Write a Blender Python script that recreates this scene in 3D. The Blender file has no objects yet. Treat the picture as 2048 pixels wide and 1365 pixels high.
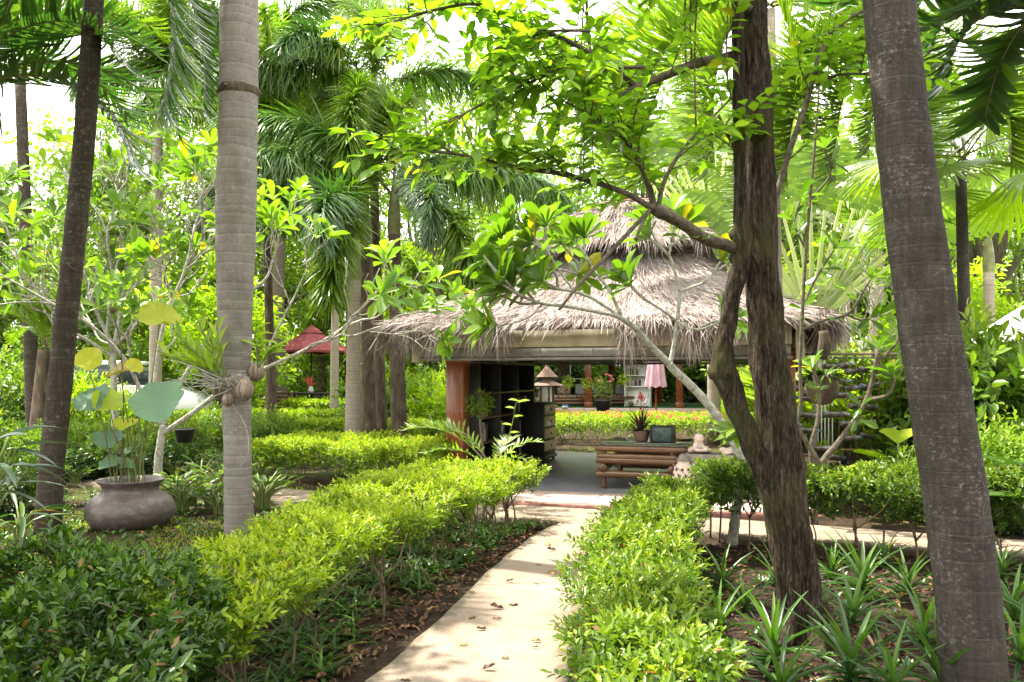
import bpy, math, random
import numpy as np
from mathutils import Vector, Matrix

R = math.radians
C = bpy.context.scene.collection
scene = bpy.context.scene

# ------------------------------------------------------------------ camera
F_PX, CAM_H, HORIZON = 1650.0, 1.65, 750.0
PITCH = math.atan((HORIZON - 682.5) / F_PX)
cam_d = bpy.data.cameras.new('camera')
cam_d.lens = F_PX / 2048 * 36.0
cam_d.clip_start, cam_d.clip_end = 0.05, 2000
cam = bpy.data.objects.new('camera', cam_d)
C.objects.link(cam)
cam.location = (0, 0, CAM_H)
cam.rotation_euler = (math.pi / 2 + PITCH, 0, 0)
scene.camera = cam

# ------------------------------------------------------------------ sky, sun, exposure
SUN_TO = Vector((-0.36, 0.20, 0.91)).normalized()
SUN_EL = math.asin(SUN_TO.z)
SUN_AZ = math.atan2(SUN_TO.x, SUN_TO.y)
world = bpy.data.worlds.new('World')
scene.world = world
world.use_nodes = True
wn, wl = world.node_tree.nodes, world.node_tree.links
bg = wn['Background']
sky = wn.new('ShaderNodeTexSky')
sky.sky_type = 'NISHITA'
sky.sun_disc = False
sky.sun_elevation = SUN_EL
sky.sun_rotation = SUN_AZ
sky.dust_density = 4.0
tc = wn.new('ShaderNodeTexCoord')
cn = wn.new('ShaderNodeTexNoise')
cn.inputs['Scale'].default_value = 2.2
cn.inputs['Detail'].default_value = 6
cr = wn.new('ShaderNodeValToRGB')
cr.color_ramp.elements[0].position = 0.30
cr.color_ramp.elements[1].position = 0.52
cmix = wn.new('ShaderNodeMix')
cmix.data_type = 'RGBA'
cmix.inputs['B'].default_value = (10.0, 9.7, 9.3, 1)
wl.new(tc.outputs['Generated'], cn.inputs['Vector'])
wl.new(cn.outputs['Fac'], cr.inputs['Fac'])
wl.new(cr.outputs['Color'], cmix.inputs['Factor'])
wl.new(sky.outputs['Color'], cmix.inputs['A'])
wl.new(cmix.outputs['Result'], bg.inputs['Color'])
bg.inputs['Strength'].default_value = 0.15

sun_d = bpy.data.lights.new('sun', 'SUN')
sun_d.energy = 4.5
sun_d.angle = R(0.6)
sun_d.color = (1.0, 0.93, 0.80)
sun = bpy.data.objects.new('sun', sun_d)
C.objects.link(sun)
sun.location = (-8, 5, 30)
sun.rotation_euler = SUN_TO.to_track_quat('Z', 'Y').to_euler()

scene.view_settings.view_transform = 'Standard'
scene.view_settings.look = 'None'
scene.view_settings.gamma = 1
scene.view_settings.exposure = 1.9
scene.cycles.max_bounces = 7
scene.cycles.transparent_max_bounces = 6
scene.cycles.diffuse_bounces = 4
scene.cycles.transmission_bounces = 5
scene.cycles.use_denoising = True
scene.cycles.sample_clamp_indirect = 6

# ------------------------------------------------------------------ helpers
CP, SP = math.cos(PITCH), math.sin(PITCH)


def ray(px, py):
    x, y = (px - 1024) / F_PX, -(py - 682.5) / F_PX
    return Vector((x, CP - y * SP, SP + y * CP))


def at(px, py, d):
    """world point seen at pixel (px, py) of the 2048 x 1365 photograph, d metres ahead"""
    r = ray(px, py)
    return Vector((0, 0, CAM_H)) + r * (d / r.y)


def gnd(px, py, z=0.0):
    r = ray(px, py)
    return Vector((0, 0, CAM_H)) + r * ((z - CAM_H) / r.z)


def px2m(w, d):
    return w * d / F_PX


class MB:
    def __init__(self):
        self.v, self.q, self.t, self.qm, self.tm, self.c = [], [], [], [], [], []
        self.n = 0

    def add(self, V, Q=None, T=None, tint=0.5, mat=0):
        V = np.asarray(V, dtype=np.float64).reshape(-1, 3)
        self.v.append(V)
        t = np.empty(len(V))
        t[:] = tint
        self.c.append(t)
        if Q is not None and len(Q):
            Q = np.asarray(Q, dtype=np.int64) + self.n
            self.q.append(Q)
            self.qm.append(np.full(len(Q), mat))
        if T is not None and len(T):
            T = np.asarray(T, dtype=np.int64) + self.n
            self.t.append(T)
            self.tm.append(np.full(len(T), mat))
        self.n += len(V)
        return self

    def mesh(self, name, mats, smooth=True):
        V = np.concatenate(self.v)
        Q = np.concatenate(self.q) if self.q else np.zeros((0, 4), int)
        T = np.concatenate(self.t) if self.t else np.zeros((0, 3), int)
        m = bpy.data.meshes.new(name)
        m.vertices.add(len(V))
        m.vertices.foreach_set('co', V.astype(np.float32).ravel())
        m.loops.add(Q.size + T.size)
        m.loops.foreach_set('vertex_index', np.concatenate([Q.ravel(), T.ravel()]).astype(np.int32))
        npoly = len(Q) + len(T)
        m.polygons.add(npoly)
        ls = np.concatenate([np.arange(len(Q)) * 4, len(Q) * 4 + np.arange(len(T)) * 3])
        m.polygons.foreach_set('loop_start', ls.astype(np.int32))
        mi = np.concatenate([*(self.qm or [np.zeros(0)]), *(self.tm or [np.zeros(0)])])
        m.polygons.foreach_set('material_index', mi.astype(np.int32))
        m.polygons.foreach_set('use_smooth', np.full(npoly, smooth, dtype=bool))
        a = m.attributes.new('tint', 'FLOAT', 'POINT')
        a.data.foreach_set('value', np.concatenate(self.c).astype(np.float32))
        for x in (mats if isinstance(mats, (list, tuple)) else [mats]):
            m.materials.append(x)
        m.update()
        m.validate()
        return m

    def build(self, name, mats, parent=None, smooth=True, loc=None):
        o = bpy.data.objects.new(name, self.mesh(name, mats, smooth))
        C.objects.link(o)
        if parent is not None:
            o.parent = parent
        if loc is not None:
            o.location = loc
        return o


def tag(o, label=None, cat=None, group=None, kind=None):
    for k, v in (('label', label), ('category', cat), ('group', group), ('kind', kind)):
        if v:
            o[k] = v
    return o


def thing(name, label, cat, loc=(0, 0, 0), rz=0, group=None):
    o = bpy.data.objects.new(name, None)
    o.empty_display_size = 0.1
    C.objects.link(o)
    o.location = loc
    o.rotation_euler = (0, 0, rz)
    return tag(o, label, cat, group)


def clone(o, loc=None, rz=None, scale=None, label=None, group=None, parent=None):
    kids = list(o.children)
    c = o.copy()
    C.objects.link(c)
    if parent is not None:
        c.parent = parent
    if loc is not None:
        c.location = loc
    if rz is not None:
        c.rotation_euler = (c.rotation_euler[0], c.rotation_euler[1], rz)
    if scale is not None:
        c.scale = (scale, scale, scale) if not hasattr(scale, '__len__') else scale
    tag(c, label, None, group)
    for k in kids:
        clone(k, parent=c)
    return c


def nrm(a):
    a = np.asarray(a, float)
    return a / np.maximum(np.linalg.norm(a, axis=-1, keepdims=True), 1e-9)


# leaf outlines: x across, y along, z up (fold and droop)
LEAF6 = (np.array([[0, 0, 0, 0], [.40, .28, 0, .15], [.40, .62, -.02, .15], [0, 1, -.10, 0], [-.40, .62, -.02, .15], [-.40, .28, 0, .15]]),
         np.array([[0, 1, 2, 3], [0, 3, 4, 5]]))
_ys = [.0, .18, .42, .68, .88, 1.0]


def leaf_outline(ws, droop=.12, fold=.08, curl=0.0):
    V = []
    for y, w in zip(_ys, ws):
        z = -droop * y * y
        V += [[-w, y, z, fold * w * 4 + curl * math.sin(9 * y) * w * 3], [0, y, z, 0], [w, y, z, fold * w * 4 + curl * math.sin(9 * y + 1) * w * 3]]
    Q = []
    for i in range(len(_ys) - 1):
        a = 3 * i
        Q += [[a, a + 1, a + 4, a + 3], [a + 1, a + 2, a + 5, a + 4]]
    return np.array(V), np.array(Q)


LEAF_OVAL = leaf_outline([.03, .34, .5, .40, .18, .01], .16, .10, .05)
LEAF_OBOV = leaf_outline([.03, .15, .34, .50, .40, .04], .22, .12, .05)
LEAF_LONG = leaf_outline([.15, .42, .5, .38, .18, .01], .35, .12, .03)
STRAP = leaf_outline([.35, .5, .48, .38, .2, .01], .9, .18, .0)
BLADE = (np.array([[-.5, 0, 0], [.5, 0, 0], [-.42, .5, -.02], [.42, .5, -.02], [0, 1, -.16]]), np.array([[0, 1, 3, 2]]), np.array([[2, 3, 4]]))


def place(mb, tm, P, D, U, L, W, tint, mat=0):
    """vectorised: one copy of leaf outline tm at each P, along D, face up U"""
    P = np.asarray(P, float).reshape(-1, 3)
    n = max(len(P), np.size(D) // 3)
    P = np.broadcast_to(P, (n, 3))
    D = nrm(np.broadcast_to(D, (n, 3)))
    U = np.broadcast_to(U, (n, 3))
    X = np.cross(D, U)
    bad = np.linalg.norm(X, axis=1) < 1e-4
    if bad.any():
        X[bad] = np.cross(D[bad], np.array([.3, .8, .5]))
    X = nrm(X)
    N = np.cross(X, D)
    L = np.broadcast_to(L, (n,))[:, None, None]
    W = np.broadcast_to(W, (n,))[:, None, None]
    tv = tm[0][None]
    V = P[:, None] + X[:, None] * tv[..., 0:1] * W + D[:, None] * tv[..., 1:2] * L + N[:, None] * (tv[..., 2:3] * L + (tv[..., 3:4] * W if tv.shape[-1] > 3 else 0))
    k = tm[0].shape[0]
    off = (np.arange(n) * k)[:, None, None]
    Q = (tm[1][None] + off).reshape(-1, 4)
    T = (tm[2][None] + off).reshape(-1, 3) if len(tm) > 2 else None
    mb.add(V.reshape(-1, 3), Q, T, np.repeat(np.broadcast_to(tint, (n,)), k), mat)


def smooth_path(pts, rad, sub=4):
    """Catmull-Rom through the points, radii along"""
    P = np.array([list(p) for p in pts], float)
    r = np.array(rad, float)
    if len(P) < 3:
        t = np.linspace(0, 1, sub + 1)[:, None]
        return P[0] * (1 - t) + P[-1] * t, r[0] * (1 - t[:, 0]) + r[-1] * t[:, 0]
    E = np.vstack([2 * P[0] - P[1], P, 2 * P[-1] - P[-2]])
    out, ro = [], []
    for i in range(len(P) - 1):
        p0, p1, p2, p3 = E[i:i + 4]
        for k in range(sub):
            t = k / sub
            out.append(.5 * (2 * p1 + (p2 - p0) * t + (2 * p0 - 5 * p1 + 4 * p2 - p3) * t * t + (3 * p1 - p0 - 3 * p2 + p3) * t ** 3))
            ro.append(r[i] * (1 - t) + r[i + 1] * t)
    out.append(P[-1])
    ro.append(r[-1])
    return np.array(out), np.array(ro)


def tube(mb, P, rad, n=8, tint=.5, mat=0, lumps=None, cap=True):
    """swept tube; lumps(angle array, i) multiplies the radius"""
    P = np.asarray([list(p) for p in P], float)
    k = len(P)
    rad = np.broadcast_to(rad, (k,))
    T = np.gradient(P, axis=0) if k > 2 else np.repeat((P[-1] - P[0])[None], k, 0)
    T = nrm(T)
    ref = np.array([0, 1, 0]) if abs(T[0][1]) < .9 else np.array([1, 0, 0])
    A = nrm(np.cross(T[0], ref))
    a = np.linspace(0, 2 * np.pi, n, endpoint=False)
    V = []
    for i in range(k):
        A = nrm(A - T[i] * np.dot(A, T[i]))
        B = np.cross(T[i], A)
        rr = rad[i] * (lumps(a, i) if lumps else 1.0)
        V.append(P[i] + (np.cos(a) * rr)[:, None] * A + (np.sin(a) * rr)[:, None] * B)
    V = np.concatenate(V)
    i0 = (np.arange(k - 1) * n)[:, None]
    j = np.arange(n)[None]
    jn = (j + 1) % n
    Q = np.stack([i0 + j, i0 + jn, i0 + n + jn, i0 + n + j], -1).reshape(-1, 4)
    Tt = []
    if cap:
        V = np.vstack([V, P[0], P[-1]])
        c0, c1 = k * n, k * n + 1
        for x in range(n):
            y = (x + 1) % n
            Tt += [[c0, y, x], [c1, (k - 1) * n + x, (k - 1) * n + y]]
    mb.add(V, Q, Tt, tint, mat)


def box(mb, c, s, rz=0, mat=0, tint=.5, bev=0.0, rot=None):
    """box of size s centred at c, edges chamfered by bev"""
    hx, hy, hz = s[0] / 2, s[1] / 2, s[2] / 2
    if bev <= 0:
        bev = min(s) * .04
    b = min(bev, hx * .9, hy * .9, hz * .9)
    V, idx = [], {}
    for sx in (-1, 1):
        for sy in (-1, 1):
            for sz in (-1, 1):
                for ax in range(3):
                    p = [sx * (hx - b), sy * (hy - b), sz * (hz - b)]
                    p[ax] = (sx * hx, sy * hy, sz * hz)[ax]
                    idx[(sx, sy, sz, ax)] = len(V)
                    V.append(p)
    Q, T = [], []
    for ax in range(3):
        o = [i for i in range(3) if i != ax]
        for s1 in (-1, 1):
            cyc = []
            for u, w in ((-1, -1), (1, -1), (1, 1), (-1, 1)):
                k = [0, 0, 0]
                k[ax], k[o[0]], k[o[1]] = s1, u, w
                cyc.append(idx[(*k, ax)])
            Q.append(cyc)
    for ax in range(3):
        o = [i for i in range(3) if i != ax]
        for u in (-1, 1):
            for w in (-1, 1):
                ks = []
                for e in (-1, 1):
                    k = [0, 0, 0]
                    k[ax], k[o[0]], k[o[1]] = e, u, w
                    ks.append(tuple(k))
                Q.append([idx[(*ks[0], o[0])], idx[(*ks[1], o[0])], idx[(*ks[1], o[1])], idx[(*ks[0], o[1])]])
    for sx in (-1, 1):
        for sy in (-1, 1):
            for sz in (-1, 1):
                T.append([idx[(sx, sy, sz, 0)], idx[(sx, sy, sz, 1)], idx[(sx, sy, sz, 2)]])
    V = np.array(V)
    # consistent outward winding
    def fix(fs):
        out = []
        for f in fs:
            p = V[f]
            nn = np.cross(p[1] - p[0], p[2] - p[0])
            out.append(f if np.dot(nn, p.mean(0)) > 0 else f[::-1])
        return out
    Q, T = fix(Q), fix(T)
    if rot is not None:
        V = V @ np.array(rot.to_3x3()).T
    ca, sa = math.cos(rz), math.sin(rz)
    V = np.stack([V[:, 0] * ca - V[:, 1] * sa, V[:, 0] * sa + V[:, 1] * ca, V[:, 2]], 1) + np.array(list(c))
    mb.add(V, Q, T, tint, mat)


def lathe(mb, prof, c=(0, 0, 0), n=28, mat=0, tint=.5, wob=0.0):
    """profile [(r, z)...] turned about z"""
    a = np.linspace(0, 2 * np.pi, n, endpoint=False)
    V = []
    for r, z in prof:
        rr = r * (1 + wob * np.sin(3 * a + z * 9))
        V.append(np.stack([c[0] + rr * np.cos(a), c[1] + rr * np.sin(a), np.full(n, c[2] + z)], 1))
    V = np.concatenate(V)
    k = len(prof)
    i0 = (np.arange(k - 1) * n)[:, None]
    j = np.arange(n)[None]
    jn = (j + 1) % n
    Q = np.stack([i0 + j, i0 + jn, i0 + n + jn, i0 + n + j], -1).reshape(-1, 4)
    mb.add(V, Q, None, tint, mat)


def in_poly(P, poly):
    x, y = P[:, 0], P[:, 1]
    ins = np.zeros(len(P), bool)
    n = len(poly)
    for i in range(n):
        x0, y0 = poly[i]
        x1, y1 = poly[(i + 1) % n]
        c = ((y0 > y) != (y1 > y)) & (x < (x1 - x0) * (y - y0) / (y1 - y0 + 1e-12) + x0)
        ins ^= c
    return ins


def rand_in_poly(rng, poly, n):
    poly = np.array(poly)
    lo, hi = poly.min(0), poly.max(0)
    out = np.zeros((0, 2))
    while len(out) < n:
        p = rng.uniform(lo, hi, (n * 3, 2))
        out = np.vstack([out, p[in_poly(p, poly)]])
    return out[:n]


def on_border(rng, poly, n):
    poly = np.array(poly, float)
    nx = np.roll(poly, -1, 0)
    ln = np.linalg.norm(nx - poly, axis=1)
    k = rng.choice(len(poly), n, p=ln / ln.sum())
    t = rng.random(n)[:, None]
    p = poly[k] * (1 - t) + nx[k] * t
    e = nrm(nx[k] - poly[k])
    area = .5 * np.sum(poly[:, 0] * nx[:, 1] - nx[:, 0] * poly[:, 1])
    out = np.stack([e[:, 1], -e[:, 0]], 1) * (1 if area > 0 else -1)
    return p, out


# ------------------------------------------------------------------ materials
def new_mat(name):
    m = bpy.data.materials.new(name)
    m.use_nodes = True
    nt = m.node_tree
    return m, nt.nodes, nt.links, nt.nodes['Principled BSDF']


def ramp(N, stops):
    r = N.new('ShaderNodeValToRGB')
    el = r.color_ramp.elements
    while len(el) < len(stops):
        el.new(.5)
    for e, (p, c) in zip(el, stops):
        e.position = p
        e.color = (*c, 1)
    return r


def leaf_mat(name, stops, trans=.45, tmul=(1.15, 1.25, .45), gloss=.10, rough=.38):
    """leaf: reflects and lets light through; per-leaf tint picks its own green"""
    m, N, L, p = new_mat(name)
    a = N.new('ShaderNodeAttribute')
    a.attribute_name = 'tint'
    r = ramp(N, stops)
    L.new(a.outputs['Fac'], r.inputs['Fac'])
    oi = N.new('ShaderNodeObjectInfo')
    hs = N.new('ShaderNodeHueSaturation')
    mr = N.new('ShaderNodeMapRange')
    mr.inputs['To Min'].default_value = .8
    mr.inputs['To Max'].default_value = 1.2
    L.new(oi.outputs['Random'], mr.inputs['Value'])
    L.new(mr.outputs['Result'], hs.inputs['Value'])
    L.new(r.outputs['Color'], hs.inputs['Color'])
    d = N.new('ShaderNodeBsdfDiffuse')
    t = N.new('ShaderNodeBsdfTranslucent')
    g = N.new('ShaderNodeBsdfGlossy')
    g.inputs['Roughness'].default_value = rough
    g.inputs['Color'].default_value = (1, 1, 1, 1)
    mul = N.new('ShaderNodeMix')
    mul.data_type = 'RGBA'
    mul.blend_type = 'MULTIPLY'
    mul.inputs['Factor'].default_value = 1
    mul.inputs['B'].default_value = (*tmul, 1)
    L.new(hs.outputs['Color'], d.inputs['Color'])
    L.new(hs.outputs['Color'], mul.inputs['A'])
    L.new(mul.outputs['Result'], t.inputs['Color'])
    m1 = N.new('ShaderNodeMixShader')
    m1.inputs['Fac'].default_value = trans
    L.new(d.outputs['BSDF'], m1.inputs[1])
    L.new(t.outputs['BSDF'], m1.inputs[2])
    lw = N.new('ShaderNodeLayerWeight')
    lw.inputs['Blend'].default_value = .25
    mm = N.new('ShaderNodeMath')
    mm.operation = 'MULTIPLY_ADD'
    mm.inputs[1].default_value = gloss * 1.5
    mm.inputs[2].default_value = gloss * .35
    L.new(lw.outputs['Fresnel'], mm.inputs[0])
    m2 = N.new('ShaderNodeMixShader')
    L.new(mm.outputs['Value'], m2.inputs['Fac'])
    L.new(m1.outputs['Shader'], m2.inputs[1])
    L.new(g.outputs['BSDF'], m2.inputs[2])
    L.new(m2.outputs['Shader'], N['Material Output'].inputs['Surface'])
    N.remove(p)
    return m


def rough_mat(name, stops, scale=8, rough=.85, bump=.3, bscale=None, stretch=(1, 1, 1), detail=6, coord='Object', spec=.3, dist=.02, metallic=0.0, tint=0.0):
    m, N, L, p = new_mat(name)
    tcn = N.new('ShaderNodeTexCoord')
    mp = N.new('ShaderNodeMapping')
    mp.inputs['Scale'].default_value = stretch
    L.new(tcn.outputs[coord], mp.inputs['Vector'])
    n1 = N.new('ShaderNodeTexNoise')
    n1.inputs['Scale'].default_value = scale
    n1.inputs['Detail'].default_value = detail
    n1.inputs['Roughness'].default_value = .62
    L.new(mp.outputs['Vector'], n1.inputs['Vector'])
    r = ramp(N, stops)
    if tint:
        a = N.new('ShaderNodeAttribute')
        a.attribute_name = 'tint'
        ad = N.new('ShaderNodeMath')
        ad.operation = 'MULTIPLY_ADD'
        ad.inputs[1].default_value = tint
        L.new(a.outputs['Fac'], ad.inputs[0])
        sc = N.new('ShaderNodeMath')
        sc.operation = 'MULTIPLY_ADD'
        sc.inputs[1].default_value = 1 - tint
        sc.inputs[2].default_value = 0
        L.new(n1.outputs['Fac'], sc.inputs[0])
        L.new(sc.outputs['Value'], ad.inputs[2])
        L.new(ad.outputs['Value'], r.inputs['Fac'])
    else:
        L.new(n1.outputs['Fac'], r.inputs['Fac'])
    L.new(r.outputs['Color'], p.inputs['Base Color'])
    p.inputs['Roughness'].default_value = rough
    p.inputs['Specular IOR Level'].default_value = spec
    p.inputs['Metallic'].default_value = metallic
    if bump:
        n2 = N.new('ShaderNodeTexNoise')
        n2.inputs['Scale'].default_value = bscale or scale * 3
        n2.inputs['Detail'].default_value = 8
        L.new(mp.outputs['Vector'], n2.inputs['Vector'])
        b = N.new('ShaderNodeBump')
        b.inputs['Strength'].default_value = bump
        b.inputs['Distance'].default_value = dist
        L.new(n2.outputs['Fac'], b.inputs['Height'])
        L.new(b.outputs['Normal'], p.inputs['Normal'])
    return m


def ring_bark(name, base, dark, pale, period=.055, lichen=.5, moss=(.09, .10, .04), ring=.6, bump=.35, fleck=28, fibw=.7):
    """palm bark: fine uneven rings, fibres, mottling and lichen flecks"""
    m, N, L, p = new_mat(name)
    tcn = N.new('ShaderNodeTexCoord')

    def noise(sc, stretch=(1, 1, 1), det=5, ro=.6):
        mp = N.new('ShaderNodeMapping')
        mp.inputs['Scale'].default_value = stretch
        L.new(tcn.outputs['Object'], mp.inputs['Vector'])
        n = N.new('ShaderNodeTexNoise')
        n.inputs['Scale'].default_value = sc
        n.inputs['Detail'].default_value = det
        n.inputs['Roughness'].default_value = ro
        L.new(mp.outputs['Vector'], n.inputs['Vector'])
        return n

    def math2(op, a, b, c=None):
        k = N.new('ShaderNodeMath')
        k.operation = op
        for i, x in enumerate((a, b, c)):
            if x is None:
                continue
            if isinstance(x, (int, float)):
                k.inputs[i].default_value = x
            else:
                L.new(x, k.inputs[i])
        return k.outputs['Value']

    def mix(fac, a, b, mode='MIX'):
        k = N.new('ShaderNodeMix')
        k.data_type = 'RGBA'
        k.blend_type = mode
        for nm, x in (('Factor', fac), ('A', a), ('B', b)):
            if isinstance(x, float):
                k.inputs[nm].default_value = x
            elif isinstance(x, tuple):
                k.inputs[nm].default_value = (*x, 1)
            else:
                L.new(x, k.inputs[nm])
        return k.outputs['Result']
    sep = N.new('ShaderNodeSeparateXYZ')
    L.new(tcn.outputs['Object'], sep.inputs['Vector'])
    warp = noise(1.0, (2.2, 2.2, 5.0), 4)
    wob = noise(1.0, (.01, .01, 7.0), 3)
    z = math2('MULTIPLY_ADD', warp.outputs['Fac'], period * .7, sep.outputs['Z'])
    z = math2('MULTIPLY_ADD', wob.outputs['Fac'], period * 3.0, z)
    f = math2('FRACT', math2('MULTIPLY', z, 1 / period), 0)
    rr = ramp(N, [(0, (.12, .12, .12)), (.05, (.2, .2, .2)), (.2, (.5, .5, .5)), (.7, (.55, .55, .55)), (.92, (1, 1, 1)), (1, (.2, .2, .2))])
    L.new(f, rr.inputs['Fac'])
    col = ramp(N, [(0, dark), (.5, base), (1, pale)])
    mot = noise(9, (1, 1, .7), 8, .74)
    fib = noise(1.0, (46, 46, 3.5), 5, .7)
    v = math2('MULTIPLY_ADD', rr.outputs['Color'], ring, math2('MULTIPLY', mot.outputs['Fac'], .9 - ring * .5))
    v = math2('MULTIPLY_ADD', fib.outputs['Fac'], fibw, math2('ADD', v, -.03 - fibw * .5))
    L.new(v, col.inputs['Fac'])
    fl = noise(fleck, (1, 1, 1.3), 6, .75)
    r2 = ramp(N, [(.53, (0, 0, 0)), (.66, (lichen * .8, lichen * .8, lichen * .8))])
    L.new(fl.outputs['Fac'], r2.inputs['Fac'])
    big = noise(4.5, (1, 1, 1), 4)
    r2b = ramp(N, [(.42, (0, 0, 0)), (.6, (1, 1, 1))])
    L.new(big.outputs['Fac'], r2b.inputs['Fac'])
    c = mix(math2('MULTIPLY', r2.outputs['Color'], r2b.outputs['Color']), col.outputs['Color'], tuple(min(1, x * 1.45 + .07) for x in pale))
    ms = noise(2.4, (1, 1, .6), 6)
    r3 = ramp(N, [(.5, (0, 0, 0)), (.72, (.6, .6, .6))])
    L.new(ms.outputs['Fac'], r3.inputs['Fac'])
    c = mix(r3.outputs['Color'], c, moss)
    L.new(c, p.inputs['Base Color'])
    p.inputs['Roughness'].default_value = .92
    p.inputs['Specular IOR Level'].default_value = .15
    hgt = math2('MULTIPLY_ADD', rr.outputs['Color'], .5, math2('ADD', fib.outputs['Fac'], fl.outputs['Fac']))
    b = N.new('ShaderNodeBump')
    b.inputs['Strength'].default_value = bump
    b.inputs['Distance'].default_value = .012
    L.new(hgt, b.inputs['Height'])
    L.new(b.outputs['Normal'], p.inputs['Normal'])
    return m


M = {}
# foliage (base colours; translucency gives the bright backlit look)
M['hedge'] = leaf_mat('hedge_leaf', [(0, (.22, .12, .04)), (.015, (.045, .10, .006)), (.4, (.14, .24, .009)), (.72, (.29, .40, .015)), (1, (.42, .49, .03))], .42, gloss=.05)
M['hedge_green'] = leaf_mat('hedge_green_leaf', [(0, (.22, .12, .04)), (.015, (.028, .075, .008)), (.5, (.09, .17, .012)), (.85, (.18, .27, .018)), (1, (.30, .36, .03))], .42, gloss=.055)
M['dark_bush'] = leaf_mat('dark_bush_leaf', [(0, (.16, .09, .03)), (.015, (.010, .026, .003)), (.5, (.023, .058, .005)), (.85, (.055, .115, .009)), (1, (.11, .18, .012))], .3, gloss=.06, rough=.3)
M['canopy'] = leaf_mat('canopy_leaf', [(0, (.085, .18, .012)), (.5, (.165, .305, .018)), (.92, (.24, .37, .025)), (1, (.36, .35, .02))], .62, (1.15, 1.25, .35), gloss=.06)
M['frangipani'] = leaf_mat('frangipani_leaf', [(0, (.06, .14, .015)), (.5, (.12, .24, .02)), (.9, (.20, .32, .028)), (.95, (.40, .36, .02)), (1, (.44, .36, .02))], .52, (1.25, 1.35, .3), gloss=.08)
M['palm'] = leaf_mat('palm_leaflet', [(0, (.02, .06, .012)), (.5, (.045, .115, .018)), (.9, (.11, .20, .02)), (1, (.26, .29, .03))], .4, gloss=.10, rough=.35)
M['palm_mid'] = leaf_mat('sunlit_palm_leaflet', [(0, (.03, .08, .012)), (.5, (.075, .165, .018)), (.85, (.16, .26, .02)), (1, (.32, .34, .03))], .45, gloss=.09, rough=.35)  # palm green lightened: sunlight put into the leaf colour
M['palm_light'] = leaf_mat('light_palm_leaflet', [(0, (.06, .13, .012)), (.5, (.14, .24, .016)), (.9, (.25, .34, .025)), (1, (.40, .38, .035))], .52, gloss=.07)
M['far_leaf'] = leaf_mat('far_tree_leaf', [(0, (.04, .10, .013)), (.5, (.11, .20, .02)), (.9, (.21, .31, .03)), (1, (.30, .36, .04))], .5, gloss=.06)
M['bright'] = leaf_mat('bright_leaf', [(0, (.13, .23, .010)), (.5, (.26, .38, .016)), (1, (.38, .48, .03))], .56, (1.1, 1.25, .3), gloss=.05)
M['lotus'] = leaf_mat('lotus_leaf', [(0, (.14, .25, .17)), (.35, (.17, .30, .18)), (.55, (.26, .38, .04)), (.8, (.46, .45, .02)), (1, (.30, .22, .10))], .35, (1.2, 1.3, .3), gloss=.06, rough=.5)
M['pandan'] = leaf_mat('strap_leaf', [(0, (.24, .15, .06)), (.02, (.014, .048, .008)), (.5, (.038, .105, .012)), (1, (.14, .27, .022))], .45, gloss=.09)
M['blue_leaf'] = leaf_mat('dusky_broad_leaf', [(0, (.015, .045, .022)), (.6, (.03, .075, .035)), (1, (.07, .13, .05))], .25, gloss=.2, rough=.32)
M['red_leaf'] = leaf_mat('bromeliad_leaf', [(0, (.02, .03, .015)), (.6, (.05, .035, .02)), (1, (.30, .03, .015))], .3, gloss=.12)
M['flower'] = leaf_mat('red_petal', [(0, (.62, .08, .06)), (.6, (.78, .20, .15)), (1, (.85, .38, .33))], .35, (1, 1, 1), gloss=.04)
M['purple'] = leaf_mat('purple_petal', [(0, (.16, .10, .40)), (1, (.35, .28, .65))], .35, (1, 1, 1), gloss=.05)
M['dry'] = leaf_mat('dry_leaf', [(0, (.035, .018, .010)), (.45, (.10, .048, .024)), (.8, (.24, .13, .06)), (1, (.42, .30, .10))], .15, (1, 1, 1), gloss=.05, rough=.6)
M['thatch'] = rough_mat('thatch', [(0, (.10, .075, .065)), (.3, (.24, .195, .175)), (.6, (.40, .34, .315)), (1, (.58, .52, .49))], 20, .9, .5, tint=.75, spec=.15)
M['fan_petiole'] = leaf_mat('fan_petiole', [(0, (.22, .30, .10)), (1, (.46, .50, .2))], .35, gloss=.15)
M['twig'] = rough_mat('twig', [(.3, (.07, .05, .03)), (.7, (.2, .15, .10))], 30, .9, .4)
M['green_stem'] = rough_mat('green_stem', [(.3, (.07, .12, .03)), (.7, (.2, .22, .07))], 20, .6, .1)
M['frang_bark'] = rough_mat('frangipani_bark', [(.3, (.16, .15, .12)), (.5, (.34, .32, .27)), (.75, (.52, .50, .45))], 22, .85, .5, stretch=(1, 1, 1))
M['dark_bark'] = rough_mat('dark_bark', [(.3, (.035, .026, .018)), (.55, (.10, .075, .05)), (.75, (.19, .17, .12))], 9, .95, .9, bscale=30, stretch=(1, 1, .35))
M['branch_bark'] = rough_mat('branch_bark', [(.3, (.05, .04, .028)), (.7, (.17, .14, .10))], 25, .95, .5)
M['grey_ring'] = ring_bark('grey_ring_bark', (.185, .162, .145), (.07, .058, .05), (.34, .315, .295), .10, .45, (.10, .098, .062), .42, .3, 30, .35)
M['right_palm_bark'] = ring_bark('brown_ring_bark', (.064, .054, .047), (.013, .010, .008), (.155, .138, .124), .12, .8, (.034, .032, .016), .14, .8, 40)
M['thin_bark'] = ring_bark('thin_dark_bark', (.045, .035, .027), (.014, .011, .009), (.11, .095, .075), .15, .9, (.028, .03, .016), .3, .5, 20)
M['far_ring'] = ring_bark('far_ring_bark', (.26, .22, .17), (.10, .08, .06), (.36, .31, .25), .085, .2, (.16, .15, .08), .6, .3)
M['frond_stem'] = rough_mat('frond_stem', [(.3, (.09, .11, .04)), (.7, (.24, .24, .10))], 6, .6, .1)


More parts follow.
